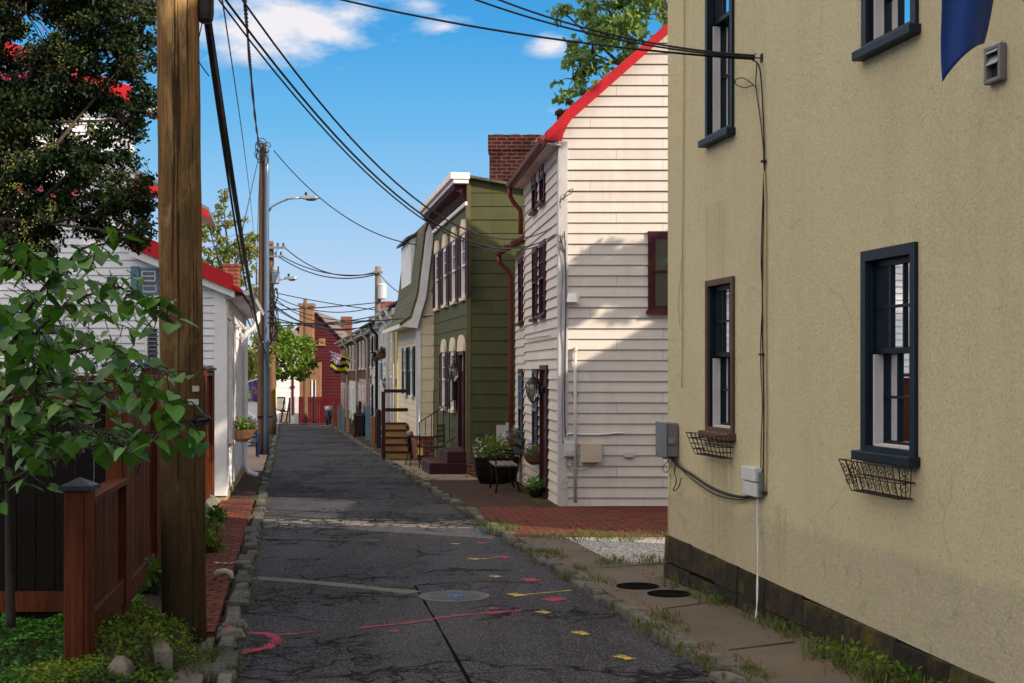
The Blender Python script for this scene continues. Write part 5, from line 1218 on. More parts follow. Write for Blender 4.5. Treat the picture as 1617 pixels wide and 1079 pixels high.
# rear block with a lean-to roof reaching past the pole
mb=MB(); A=U(195,262,24.2); B=U(329,333,24.2); mb.prism([A,B,B+V((-.5,3,0)),A+V((-.5,3,0))],(0,0,.06)); rr=mb.build('rear_roof',K['grey_metal'],wr)
mb=MB(); d=V((0,0,-.26)); mb.prism([A+V((0,-.02,-.1)),B+V((0,-.02,-.02)),B+V((0,-.02,-.10)),A+V((0,-.02,-.36))],(0,.05,0)); mb.build('rear_fascia',K['red'],wr)
mb=MB(); Fr=Fac((Tx-.2,24.3),((300-808)/2200*24.3,24.3),(0,-1)); wall(mb,Fr,[[(0,2.6),(Fr.L,2.6),(Fr.L,4.35),(0,4.9)]],exp=.112,lip=.014); mb.build('rear_wall',K['side_white'],wr)
mb=MB(); q=U(352,438,26.5); mb.box(q.x,q.x+.27,26.5,26.8,q.z-.4,q.z+.2); mb.box(q.x-.02,q.x+.29,26.48,26.82,q.z+.2,q.z+.26); mb.build('chimney',K['brick_old'],wr)
# hanging flower basket on the street front
def plant_pot(label,c,r,h,potm,fol,flw,nf,spread,size=.035,cat='flower basket',name='flower_basket',prof=None,group=None,nl=600,hgt=None):
    root=thing(name,label,cat,(c[0],c[1],c[2]),group)
    mb=MB(); mb.lathe(c,prof or [(r*.35,0),(r*.75,h*.3),(r,h*.85),(r*1.05,h),(r*.8,h*.98)],14); mb.build('basket' if cat=='flower basket' else 'pot',potm,root)
    hg=hgt or r*.7
    P=clumps([(c[0],c[1],c[2]+h+hg*.35,r*spread,r*spread,hg)],-nl,.3); P=P[P[:,2]>c[2]+h*.6]
    leaves('foliage',P,size,fol,root)
    if nf:
        P=clumps([(c[0],c[1],c[2]+h+hg*.5,r*spread,r*spread,hg*1.05)],-nf*2,.9); P=P[P[:,2]>c[2]+h*.9]
        off=np.repeat(P,4,axis=0)+rng.normal(size=(len(P)*4,3))*size*.25
        leaves('flowers',off,size*.55,flw,root,'petal')
    return root
c=U(379,698,22.2); c.x=LX(22.2)+.2
plant_pot('hanging coir basket of trailing plants with purple flowers on the white house front',c,.2,.2,K['terracotta'],K['leaf_mid'],K['purpleflower'],50,1.15,.05)
mb=MB(); mb.tube([Fw.p(1.55,.62,.03),Fw.p(1.52,.62,.2),Fw.p(1.5,.50,.22)],.008,5); o=mb.build('basket_bracket',K['black']); o['label']='black bracket holding the coir basket on the white house'; o['category']='bracket'
# ------------------------------------------------------------ cedar fence
FX=lambda Y:-1.2-.157*Y
def cap(mb,c,w,z):
    h=w/2; i=[(c[0]-h,c[1]-h),(c[0]+h,c[1]-h),(c[0]+h,c[1]+h),(c[0]-h,c[1]+h)]
    mb.hexa([(a,b,z) for a,b in i]+[(a,b,z+.025) for a,b in i])
    j=[(c[0]+(a-c[0])*.93,c[1]+(b-c[1])*.93) for a,b in i]; ap=(c[0],c[1],z+.07)
    for k in range(4): mb.face([(j[k][0],j[k][1],z+.025),(j[(k+1)%4][0],j[(k+1)%4][1],z+.025),ap])
def fpost(par,Y,z0,z1,w=.13,x=None):
    X=FX(Y) if x is None else x; mb=MB(); mb.box(X-w/2,X+w/2,Y-w/2,Y+w/2,z0,z1); mb.box(X-w/2-.012,X-w/2,Y-w/2+.03,Y+w/2-.03,z0+.1,z1-.05)
    mb.box(X-w*.18,X+w*.32,Y-w/2-.012,Y-w/2,z0+.06,z1-.02)
    p=mb.build('post',K['fence'],par,bevel=.006); mb=MB(); cap(mb,(X,Y),w*1.35,z1+.001); mb.build('post_cap',K['post_grey'],p)
def fpanel(par,Ya,Yb,zf0,zf1,m='fence',boards=.095,rail=.14):
    F=Fac((FX(Ya),Ya),(FX(Yb),Yb),(1,.157)); mb=MB(); s=.07; L=F.L-.07
    while s<L-.02:
        w=min(boards,L-s); t0=s/F.L; z0=zf0(s)+.1; z1=zf1(s)-.05; dd=random.uniform(-.004,.004)
        F.box(mb,s+.003,s+w-.003,z0,z1,-.012+dd,.012+dd); s+=boards
    p=mb.build('board_panel',K[m],par)
    mb=MB()
    for zz,h,dd in (('b',rail,.02),('t',.06,.024)):
        for f0,f1 in (((lambda s:zf0(s)+.02),(lambda s:zf0(s)+.02+rail)),) if zz=='b' else ():
            mb.hexa([F.p(.065,f0(0),.013),F.p(L,f0(F.L),.013),F.p(L,f0(F.L),.045),F.p(.065,f0(0),.045),F.p(.065,f1(0),.013),F.p(L,f1(F.L),.013),F.p(L,f1(F.L),.045),F.p(.065,f1(0),.045)])
    mb.build('bottom_rail',K[m],par,bevel=.003); mb=MB()
    mb.hexa([F.p(.0,zf1(0)-.038,-.05),F.p(L+.06,zf1(F.L)-.038,-.05),F.p(L+.06,zf1(F.L)-.038,.07),F.p(.0,zf1(0)-.038,.07),F.p(.0,zf1(0),-.05),F.p(L+.06,zf1(F.L),-.05),F.p(L+.06,zf1(F.L),.07),F.p(.0,zf1(0),.07)])
    mb.build('top_rail',K[m],par,bevel=.003)
fr_=thing('wooden_fence','red brown cedar fence with slate blue post caps running back from the low gate post','fence',(FX(7.83),7.83,gz(7.83)))
Yp=[7.83,9.6,11.75,13.9,16.05,18.0,19.75]
zp=[.93,1.62,1.62,1.62,1.62,1.62,1.6]
for Y,z in zip(Yp,zp): fpost(fr_,Y,gz(Y)+(-.0 if Y<8 else .0),z,.135 if Y<8 else .14)
for i in range(6):
    Ya,Yb=Yp[i],Yp[i+1]; g0,g1=gz(Ya)+.12,gz(Yb)+.12; L=(Yb-Ya)*1.012
    if i==0: fpanel(fr_,Ya,Yb,lambda s:g0+.04+(g1-g0)*s/L,lambda s:.88-.01*s,rail=.17)
    else: fpanel(fr_,Ya,Yb,(lambda g0,g1,L:lambda s:g0+(g1-g0)*s/L)(g0,g1,L),lambda s:1.56,rail=.15)
# return fence of tall boards closing the garden
r2=thing('garden_fence','dark tall board fence crossing the garden behind the redbud leaves','fence',(-5,9.75,gz(9.75)))
mb=MB(); x=FX(9.6)-.08
while x>-9: mb.box(x-.13,x-.004,9.72+random.uniform(-.003,.003),9.745,gz(9.7)-.02,1.52); x-=.134
mb.build('board_panel',K['fence_dark'],r2)  # boards coloured near black to stand in for the deep garden shade
mb=MB(); mb.box(-9,FX(9.6)-.075,9.66,9.80,1.525,1.565); mb.box(-9,FX(9.6)-.075,9.69,9.718,1.36,1.48); mb.box(-9,FX(9.6)-.075,9.69,9.718,gz(9.7)+.1,gz(9.7)+.24); mb.build('rails',K['fence'],r2)
# garden shed-like backdrop is only shade; blue umbrella beyond the fence
ur=thing('patio_umbrella','navy blue patio umbrella showing above the fence at the left edge','umbrella',U(-20,590,17))
c=U(-25,472,17); mb=MB(); n=8; R=.95
mb.v=[tuple(c)]+[tuple(c+V((R*math.cos(2*math.pi*k/n),R*math.sin(2*math.pi*k/n),-.34-h))) for h in (0,.08) for k in range(n)]
for k in range(n): mb.f+=[(0,1+k,1+(k+1)%n),(1+k,1+n+k,1+n+(k+1)%n,1+(k+1)%n)]; mb.m+=[0,0]
o=mb.build('canopy',K['flagblue'],ur); so2=o.modifiers.new('thickness','SOLIDIFY'); so2.thickness=.006
mb=MB(); mb.tube([V((c.x,c.y,gz(17))),c+V((0,0,.05))],.02,8); mb.build('mast',K['grey_metal'],ur)
# ------------------------------------------------------------ big pole
pr_=thing('utility_pole','thick brown wooden utility pole close to the camera at the left','utility pole',(-2.125,9.04,gz(9.04)))
mb=MB(); n=40; pts=[];rad=[]
for i in range(n+1):
    z=gz(9)-.1+(7.4)*i/n; f=i/n; pts.append(V((-2.125-.075*f,9.04,z))); rad.append(.142-.012*f+.0015*math.sin(i*1.7))
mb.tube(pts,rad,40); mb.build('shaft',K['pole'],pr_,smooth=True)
def ptag(x,y,w,h,m,name):
    c=U(x,y,8.9); mb=MB(); ang=(c.x+2.13)/.142; 
    a0=math.asin(max(-.95,min(.95,(x-w/2-291.5)/34))); a1=math.asin(max(-.99,min(.99,(x+w/2-291.5)/34))); cx=-2.131
    zz=CH-(y-HY)/FP*8.92; hh=h/2*8.92/FP
    for i in range(5):
        b0=a0+(a1-a0)*i/5; b1=a0+(a1-a0)*(i+1)/5; r=.1455; f=lambda b,z:(cx+r*math.sin(b),9.04-r*math.cos(b),z)
        mb.face([f(b0,zz-hh),f(b1,zz-hh),f(b1,zz+hh),f(b0,zz+hh)])
    return mb.build(name,m,pr_)
ptag(315,614,8,9,K['white_box'],'pole_tag'); ptag(318,614,3,7,K['yellow'],'pole_tag'); ptag(312,635,14,9,K['white_box'],'pole_tag')
mb=MB(); mb.box(-2.02,-1.955,8.9,8.96,1.25,1.31); mb.tube([V((-2.02,8.92,1.28)),V((-1.95,8.9,1.285)),V((-1.93,8.9,1.30))],.018,8); mb.build('ground_clamp',K['black'],pr_)
mb=MB(); r=.146; mb.tube([V((-2.13+r*math.cos(a),9.04+r*math.sin(a),1.28)) for a in np.linspace(0,2*math.pi,25)],.006,5); mb.build('strap',K['black'],pr_)
for (sx,sy) in ((270,120),(296,205),(262,330),(301,410),(280,505),(268,560),(300,700),(276,845)):
    b_=math.asin((sx-288)/34); zz=CH-(sy-HY)/FP*8.92; q_=V((-2.128-.01*zz+.1455*math.sin(b_),9.04-.1455*math.cos(b_),zz)); o_n=V((math.sin(b_),-math.cos(b_),0))*.006
    mb=MB(); mb.tube([q_,q_+o_n,q_+o_n+V((.012,0,.012)),q_+V((.012,0,.012))],.0016,4); mb.build('staple',K['rustyblack'],pr_)
bx=U(324,20,9.05); r=thing('splice_box','black cable splice box hanging on the right of the big pole at the top edge','splice box',bx)
mb=MB(); mb.lathe(bx+V((0,0,-.05)),[(.03,-.02),(.05,0),(.055,.04),(.055,.3),(.03,.33)],12); mb.build('case',K['black'],r)
mb=MB(); mb.box(bx.x-.09,bx.x-.045,9.02,9.08,bx.z+.06,bx.z+.1); mb.tube([bx+V((-.02,-.01,-.07)),bx+V((-.04,-.02,-.18)),bx+V((-.055,-.03,-.3)),bx+V((.0,-.03,-.38)),bx+V((.03,-.03,-.42))],.004,5); mb.build('pigtail',K['rubber'],r)
# ------------------------------------------------------------ poles further off
def pole(name,label,base,top,r0,r1,m,group=None):
    root=thing(name,label,'utility pole' if name!='street_lamp' else 'street lamp',base,group); mb=MB(); mb.tube([V(base)+(V(top)-V(base))*i/12 for i in range(13)],[r0+(r1-r0)*i/12 for i in range(13)],14); mb.build('shaft',m,root,smooth=True); return root
YB_=36.6
pB=pole('utility_pole','tall slim wooden utility pole touching the grey steel lamp pole',U(411.5,718,YB_),U(414.5,226,YB_),.10,.085,K['pole_far'])
mb=MB(); 
for i in range(16):
    a=random.random()*6.28; c=U(414+random.uniform(-5,8),232+random.uniform(-4,22),YB_-.1); rr=random.uniform(.05,.12)
    mb.tube([c+V((rr*math.cos(t+a),-.06,rr*1.3*math.sin(t+a))) for t in np.linspace(0,5.5,12)],.011,5)
mb.build('cable_coil',K['rubber'],pB)
mb=MB(); c=U(414,660,YB_-.12); mb.box(c.x-.14,c.x+.26,c.y,c.y+.03,c.z,c.z+.05); mb.build('band',K['black'],pB)
lp=pole('street_lamp','street lamp on a blue grey steel pole with a curved arm over the road',U(420,718,YB_-.1),U(421,236,YB_-.1),.075,.062,K['blue_steel'])
def lamp_arm(root,pts,head,m,s=1):
    mb=MB(); mb.tube(pts,.028*s,8); mb.build('arm',m,root,smooth=True)
    a,b=head; mb=MB(); t=(b-a); w=.13*s; h=.05*s
    for (f0,f1,w0,w1,h0,h1) in ((0,.35,.35,1,.6,1),(.35,.8,1,.9,1,.8),(.8,1,.9,.5,.8,.35)):
        p=a+t*f0;q=a+t*f1; ww0,ww1,hh0,hh1=w*w0,w*w1,h*h0,h*h1
        mb.hexa([p+V((0,-ww0,-hh0)),q+V((0,-ww1,-hh1)),q+V((0,ww1,-hh1)),p+V((0,ww0,-hh0)),p+V((0,-ww0*.7,hh0)),q+V((0,-ww1*.7,hh1)),q+V((0,ww1*.7,hh1)),p+V((0,ww0*.7,hh0))])
    hd=mb.build('lamp_head',m,root,bevel=.01)
    mb=MB(); c=a+t*.3; mb.lathe(c+V((0,0,h)),[(.035*s,0),(.035*s,.07*s),(.02*s,.09*s)],8); mb.build('photocell',K['black'],hd)
    mb=MB(); c=a+t*.55+V((0,0,-h*1.25)); mb.ball(c,abs(t.x)*.28,w*.7,.03*s); mb.build('lens',K['lglass'],hd,smooth=True)
Yl=YB_-.1
lamp_arm(lp,[U(424,334,Yl),U(428,327,Yl),U(440,320,Yl),U(455,314,Yl),U(474,312.5,Yl)],(U(473,312,Yl),U(505,312,Yl)),K['grey_metal'])
YC_=56
pC=pole('utility_pole','farther wooden utility pole with crossarms and grey transformers behind the lamp pole',U(430,690,YC_),U(427,381,YC_),.15,.12,K['pole_far'])
for (xa,xb,y,nm) in ((398,451,391,'crossarm'),(399,447,405,'crossarm')):
    mb=MB(); mb.bar(U(xa,y+.6,YC_-.2),U(xb,y,YC_-.2),.09,.09 if y<400 else .07); o=mb.build(nm,K['greywood'],pC)
    mb=MB()
    for i in range(6): 
        c=U(xa+4+(xb-xa-8)*i/5,y-2,YC_-.2); mb.lathe(c,[(.05,0),(.03,.05),(.05,.08),(.03,.14)],8)
    mb.build('insulators',K['post_grey'],o)
mb=MB(); mb.bar(U(430,404,YC_-.25),U(440,392,YC_-.25),.03,.03); mb.bar(U(424,404,YC_-.25),U(414,392,YC_-.25),.03,.03); mb.build('brace',K['grey_metal'],pC)
for x0_,x1_ in ((429,441),(403,409)):
    c=U((x0_+x1_)/2,449,YC_-.35); rr=(x1_-x0_)/2/FP*YC_; mb=MB(); mb.lathe(c,[(rr*.8,0),(rr,.05),(rr,.45),(rr*1.08,.47),(rr*1.08,.5),(rr*.6,.56)],14); tr_=mb.build('transformer',K['grey_metal'],pC)
    mb=MB(); 
    for q in (-.1,.1): mb.lathe(c+V((q,0,.55)),[(.035,0),(.05,.04),(.03,.08),(.045,.12),(.02,.18)],8)
    mb.build('bushing',K['greywood'],tr_)
Yq_=50
pD=None
l2=thing('street_lamp','small farther street lamp arm mounted low on the pole with transformers','street lamp',U(428,446,YC_-.2))
lamp_arm(l2,[U(427,447,YC_-.2),U(437,443,YC_-.2),U(450,440,YC_-.2)],(U(449,439.5,YC_-.2),U(470,439,YC_-.2)),K['grey_metal'],1.3)
pE=pole('utility_pole','pale utility pole rising behind the white row houses on the right',U(596,640,50.5),U(596.5,421,50.5),.14,.11,K['greywood'])
c=U(603,473,50.3); mb=MB(); mb.lathe(c,[(.13,0),(.16,.04),(.16,.5),(.17,.52),(.08,.58)],14); mb.build('transformer',K['white_box'],pE)
mb=MB(); mb.bar(U(588,430,50.3),U(604,430,50.3),.06,.06); mb.build('crossarm',K['greywood'],pE)
pF=pole('utility_pole','thin pole standing before the orange brick chimney at the end of the street',U(482,668,75.5),U(481.5,472,75.5),.13,.10,K['pole_far'])
pG=pole('utility_pole','short thin sign post in front of the red board fence',U(495.5,668,76.2),U(495.5,600,76.2),.06,.06,K['black'])
# vertical tangle of service cables on pole C
tg=0
for i in range(14):
    xa=random.uniform(426,436); pts=[]
    for k in range(9):
        t=k/8; pts.append(U(xa+random.uniform(-4,5)*(1 if 0<k<8 else .3),455+105*t,YC_-.45+random.uniform(-.1,.1)))
    mb=MB(); mb.tube(pts,.022,5); o=mb.build('drop_cable',K['rubber'],smooth=True); o['label']='one of the tangled black cables hanging down the far utility pole under the transformers'; o['category']='cable'; o['group']='tangled drop cables on the far pole'
# ------------------------------------------------------------ end of the street
er=thing('red_house','dark red clapboard house with a brown shingle roof and a brick chimney closing the street','house',U(520,668,84))
zb=-1.6
Fe_=Fac((U(497,0,84).x-1.3,84),(U(541,0,84).x+.15,84),(0,-1)); Lx=Fe_.L; rs=Fe_.px(499); ez=CH-(541-HY)/FP*84; rz=CH-(494-HY)/FP*84
wn=fo(Fe_,503,513,535,545)
mb=MB(); wall(mb,Fe_,[[(0,zb),(Lx,zb),(Lx,ez),(rs,rz),(0,ez+.6)]],[wn],exp=.19,lip=.03); mb.build('wall',K['redboard'],er)
sash_win(Fe_,er,*wn,dict(frame=K['goldwood'],sash=K['goldwood'],pane=K['glass'],sill=K['goldwood']),base=.03,rec=.04,cas=.06,cols=2,rows=1,sill=.05)
E=lambda s,z,y:Fe_.p(s,z,-y)
mb=MB(); dx=V((-.25,11,0)); 
for a,b in (((Lx+.18,ez-.18),(rs,rz)),((-.2,ez+.45),(rs,rz))):
    mb.prism([Fe_.p(a[0],a[1],.15),Fe_.p(b[0],b[1],.15),Fe_.p(b[0],b[1],.15)+dx,Fe_.p(a[0],a[1],.15)+dx],(0,0,.09))
mb.build('roof',K['shingle_br'],er)
mb=MB(); x0_,x1_=U(472,0,83).x,U(492.5,0,83).x; mb.box(x0_,x1_,83,84,zb,CH-(480-HY)/FP*83); mb.box(x0_-.07,x1_+.07,82.93,84.07,CH-(484-HY)/FP*83,CH-(479-HY)/FP*83); mb.build('chimney',K['brick_tan'],er)
q=U(547,0,92); mb=MB(); mb.box(q.x-.4,q.x+.3,92,92.7,4,CH-(500-HY)/FP*92); mb.build('rear_chimney',K['brick_old'],er)
mb=MB(); x0_,x1_=U(472,0,82.6).x,U(506,0,82.6).x; mb.box(x0_,x1_,82.6,82.97,zb,CH-(572-HY)/FP*82.6); 
bw=mb.build('brick_wing',K['brick_tan'],er)
mb=MB(); x0_,x1_=U(491,0,82.5).x,U(498,0,82.5).x; mb.box(x0_,x1_,82.55,82.598,0,CH-(600-HY)/FP*82.5); mb.build('pilaster',K['trim_white'],bw)
rf=thing('board_fence','long bright red vertical board fence across the end of the street','fence',U(500,664,79))
mb=MB(); x0_,x1_=U(471,0,79).x,U(534,0,79).x; x=x0_; zt=CH-(627-HY)/FP*79; z0=gz(79)
while x<x1_: mb.box(x,x+.135,79+random.uniform(-.008,.008),79.03,z0,zt+random.uniform(-.015,.015)); x+=.15
mb.build('boards',K['redfence'],rf); mb=MB(); mb.box(x0_,x1_,79.04,79.1,zt-.3,zt-.2); mb.box(x0_,x1_,79.04,79.1,z0+.2,z0+.3); mb.build('rails',K['redfence'],rf)
wh=thing('white_building','white boarded building with a red door and stripe left of the red fence','house',U(457,664,80))
F8=Fac((U(436,0,80).x,80),(U(472.5,0,80).x,80),(0,-1)); zt8=CH-(548-HY)/FP*80
mb=MB(); wall(mb,F8,[[(0,gz(80)),(F8.L,gz(80)),(F8.L,zt8),(F8.L/2,zt8+.9),(0,zt8)]],exp=.3,lip=.01); mb.build('wall',K['trim_white'],wh)
mb=MB(); a,b=F8.px(460),F8.px(463.5); F8.box(mb,a,b,-.95,2.2,.012,.04); F8.box(mb,a-.05,b+.05,.55,.72,.0405,.06); mb.build('red_stripe',K['redfence'],wh)
mb=MB(); a,b=F8.px(465),F8.px(472); F8.box(mb,a,b,gz(80),.1,.012,.06); mb.build('white_door',K['row_white'],wh)
mb=MB(); mb.prism([F8.p(-.2,zt8-.1,.2),F8.p(F8.L/2,zt8+.95,.2),F8.p(F8.L/2,zt8+.95,-6),F8.p(-.2,zt8-.1,-6)],(0,0,.1)); mb.prism([F8.p(F8.L+.2,zt8-.1,.2),F8.p(F8.L/2,zt8+.95,.2),F8.p(F8.L/2,zt8+.95,-6),F8.p(F8.L+.2,zt8-.1,-6)],(0,0,.1)); mb.build('roof',K['shingle_br'],wh)
# porch stair, railings and slide left of it
pr=thing('porch_stairs','dark porch stairs with black railings beside the white building','stairs',U(448,668,77.6))
mb=MB()
for i in range(5):
    a=U(440,668-3.6*i,77.6+.28*i); b=U(457,668-3.6*i,77.6+.28*i); mb.box(a.x,b.x,77.6+.28*i,77.9+.28*i,gz(77),a.z+.05)
mb.build('steps',K['greywood'],pr)
mb=MB()
for xa,ya,xb,yb in ((443,668,449,628),(451,668,457,632),(457,668,457,628)):
    mb.tube([U(xa,ya,77.5),U(xb,yb,77.5)],.05,6)
mb.tube([U(442,650,77.4),U(457,650,77.4)],.04,5); mb.tube([U(437,628,78),U(450,628,78)],.04,5); mb.tube([U(437,648,78),U(450,648,78)],.04,5)
for i in range(8): mb.tube([U(437+1.8*i,628,78),U(437+1.8*i,648,78)],.02,4)
mb.build('railing',K['black'],pr)
mb=MB(); mb.prism([U(427,632,74),U(434,664,74),U(434,668,74),U(428,668,74)],(0,.8,0)); o=mb.build('blue_board',K['skyblue']); o['label']='bright blue slanted board leaning by the tree at the end of the street'; o['category']='board'
mb=MB(); mb.tube([U(433.5,612,76),U(433.5,644,76)],.09,8); o=mb.build('yellow_post',K['f_yel']); o['label']='short yellow post behind the tree at the end of the street'; o['category']='post'
# ------------------------------------------------------------ flags
mats=[K['f_yel'],K['f_blk'],K['f_blu'],K['f_wht'],K['f_red']]
def pat(u,v):
    if u<.55 and v<.52:
        a=u/.55; b=v/.52; du=abs(a-.5); dv=abs(b-.5)
        if du<.06 or dv<.075: return 4
        if du<.12 or dv<.15: return 3
        d=abs(a-b)*.8; e=abs(a-(1-b))*.8
        if d<.03 or e<.03: return 4
        if d<.09 or e<.09: return 3
        return 2
    st=int(v*6.0+ (0 if u>.55 else .0))
    k=(st%2==0)
    if u<.55 and v>=.52:
        st=int((v-.52)/.16); return 1 if st%2==0 else 0
    return 0 if int(v*5.5+(.5 if u>.8 else 0))%2==0 else 1
fl=thing('street_flag','black and yellow striped flag with a union jack corner on a pole over the pavement','flag',U(552,575,57))
YF=57
def ff(u,v):
    tl=U(522,557,YF);tr=U(553,563,YF+.2);bl=U(520,586,YF);br=U(548,592,YF+.2)
    p=tl.lerp(tr,u).lerp(bl.lerp(br,u),v); p.y+=.10*math.sin(u*8+v*2); p.z+=.05*math.sin(u*9+1); return p
fcloth('cloth',ff,40,30,mats,pat,fl)
mb=MB(); mb.tube([U(520,555,YF+.05),V((XF(YF)+.0,YF+.1,1.93))],.022,6); mb.build('flagpole',K['trim_white'],fl)
pf=thing('purple_flag','purple flag with orange marks hanging beyond the white house','flag',U(400,620,40))
def pf_(u,v):
    tl=U(391,603,40);tr=U(409,600,40.2);bl=U(397,633,40);br=U(409,637,40.2)
    p=tl.lerp(tr,u).lerp(bl.lerp(br,u),v); p.y+=.05*math.sin(u*8+v*3); return p
fcloth('cloth',pf_,16,20,[K['flagpurple'],K['f_org']],lambda u,v:1 if (abs(v-.35-(u-.5)*.6)<.05 and .35<u<.85) or (abs(v-.62)<.05 and .45<u<.6) or (abs(u-.62)<.05 and .3<v<.55) else 0,pf)
mb=MB(); mb.tube([U(408,598,40.1),U(390.5,603.5,39.9)],.016,6); mb.build('flagpole',K['f_wht'],pf)
# ------------------------------------------------------------ left: chair, table, railing
def chair(label,c,w,h,m,rot=0,iron=False):
    r=thing('chair',label,'chair',c); s=w/2; sh=h*.48; t=.035 if not iron else .014
    R=lambda x,y,z:V(c)+V((x*math.cos(rot)-y*math.sin(rot),x*math.sin(rot)+y*math.cos(rot),z))
    for sx in (-1,1):
        for sy in (-1,1):
            mb=MB(); mb.bar(R(sx*s*.9,sy*s*.9,0),R(sx*s*.9*.97,sy*s*.85,sh if sy<0 else h),t,t); mb.build('leg',m,r)
    mb=MB()
    for i in range(5): y=-s+2*s*(i+.5)/5; mb.bar(R(-s,y,sh),R(s,y,sh),s*.36,.02)
    mb.build('seat',m,r)
    mb=MB()
    for i in range(4): z=sh+.12+(h-sh-.14)*i/3; mb.bar(R(-s*.85,s*.87,z),R(s*.85,s*.87,z),.02,.05 if not iron else .02)
    if iron:
        for i in range(7): x=-s*.8+1.6*s*i/6; mb.bar(R(x,s*.87,sh+.1),R(x,s*.87,h),.01,.01)
    mb.build('backrest',m,r)
    mb=MB()
    for sx in (-1,1): mb.bar(R(sx*s,-s*.9,sh+.2),R(sx*s,s*.87,sh+.22),.05,.02); mb.bar(R(sx*s*.97,-s*.9,sh),R(sx*s*.97,-s*.9,sh+.2),t,t)
    mb.build('armrest',m,r); return r
b=G(394,722,.07); chair('blue wooden armchair on the pavement beside the white downspout',b,.42,.78,K['chairblue'],.3)
b=G(396,708,.07); r=thing('side_table','small dark brown table behind the blue chair','table',b); mb=MB(); mb.box(b.x-.3,b.x+.25,b.y-.2,b.y+.2,b.z+.52,b.z+.56); mb.build('table_top',K['greywood'],r)
for sx in (-.25,.2):
    for sy in (-.15,.15): mb=MB(); mb.box(b.x+sx-.02,b.x+sx+.02,b.y+sy-.02,b.y+sy+.02,b.z,b.z+.52); mb.build('leg',K['maroon'],r)
b=G(397,700,.07); r=thing('picnic_bench','white wooden armchair with sloping arms beyond the blue chair','chair',b)
mb=MB(); mb.bar(U(388,650,37.5),U(408,664,37.5),.5,.05); mb.bar(U(396,672,37.5),U(409,670,37.5),.5,.04); mb.build('seat',K['trim_white'],r)
mb=MB(); 
for x in (393,405): mb.bar(U(x,658,37.4),U(x,702,37.4),.06,.06)
mb.build('leg',K['trim_white'],r)
r=thing('porch_railing','white picket porch railing with an orange brown top rail behind the purple flag','railing',U(400,668,43))
mb=MB(); mb.bar(U(386,631,43),U(409,631,43),.12,.07); mb.build('top_rail',K['orangewood'],r)
mb=MB(); 
for i in range(8): x=387+2.9*i; mb.bar(U(x,632,43),U(x,661,43),.05,.03)
mb.bar(U(386,659,43),U(409,659,43),.05,.05); mb.build('pickets',K['trim_white'],r)
# ------------------------------------------------------------ right: stoops, gates, bins along the row
gr_=lambda Y:gz(Y)+.085
def stoop(label,Y0,Y1,xo,xi,n,h,m,postm,ph,group='stoops along the right side row',rails=True,dirn='up'):
    """steps climbing away from the camera between offsets xo..xi from the row front"""
    g=gr_(Y0); r=thing('stoop',label,'steps',V((XF(Y0)-xo,Y0,g)),group); X0=XF(Y0)-xo; X1=XF(Y0)-xi
    d=(Y1-Y0)/n
    mb=MB(); tb=MB()
    for i in range(n):
        y0=Y0+d*i; z0=g+h*i/n; z1=g+h*(i+1)/n; sh=-.17*(y0-Y0)
        mb.box(X0+sh,X1+sh,y0+.02,Y1+.5,max(z0,g) if i else g-.02,z1-.03); tb.box(X0+sh-.01,X1+sh+.01,y0-.01,y0+d+.02,z1-.03,z1)
    mb.build('risers',m,r); tb.build('treads',postm if m is K['goldwood'] else m,r)
    if rails:
        mb=MB()
        for (x,y,z) in ((X0-.05,Y0+.02,ph),(X0-.05-.17*(Y1-Y0),Y1,h+ph*.95)):
            mb.box(x-.05,x+.05,y-.05,y+.05,g-.02,g+min(z,ph))
        mb.build('post',postm,r)
        mb=MB(); sx=X0-.05; mb.bar(V((sx,Y0+.07,g+ph-.1)),V((sx-.17*(Y1-Y0),Y1-.06,g+ph-.1)),.05,.08); mb.bar(V((sx,Y0+.07,g+ph*.55)),V((sx-.17*(Y1-Y0),Y1-.06,g+ph*.6)),.04,.06)
        mb.build('side_rail',postm,r)
    return r
X1_=U(646,0,34).x
r=stoop('golden brown wooden steps with dark brown rails in front of the cream gambrel house',34,35.3,.70,.10,5,.83,K['goldwood'],K['maroon'],1.63,rails=False)
mb=MB(); g=gr_(34); x_=XF(34)-.74; mb.box(x_-.045,x_+.045,33.98,34.07,g-.02,g+1.63); mb.build('post',K['maroon'],r); mb=MB()
for z in (1.56,1.08): mb.bar(V((XF(34)-.86,35.5,g+z+.06)),V((XF(34)-.16,35.5,g+z+.06)),.06,.09)
mb.bar(V((XF(34)-.13,35.5,g+.8)),V((XF(34)-.13,35.5,g+1.6)),.06,.06); mb.build('landing_rail',K['maroon'],r)
specs=[ # px x0,x1,y top, Y, material, label, slope
 (594,601,646,40.8,'black','tall black iron gate post left of the golden steps'),
 (585,592,657,44.5,'orangewood','orange brown wooden side panel of a stoop, left of the black gate post'),
 (577,584,639,47.5,'bluepaint','blue grey wooden stoop side with a white top, near the green plants'),
 (566,570,633,52,'black','black stoop panel left of the blue grey one'),
 (546,551,646,58,'goldwood','tan wooden stoop side with a rounded top'),
 (541,544,645,61,'bluepaint','dark slate stoop panel between the tan and grey ones'),
 (532,540,639,65,'greywood','grey weathered wooden stoop side panel'),
 (524,528,634,71,'orangewood','rust red stoop post farthest down the right side'),
]
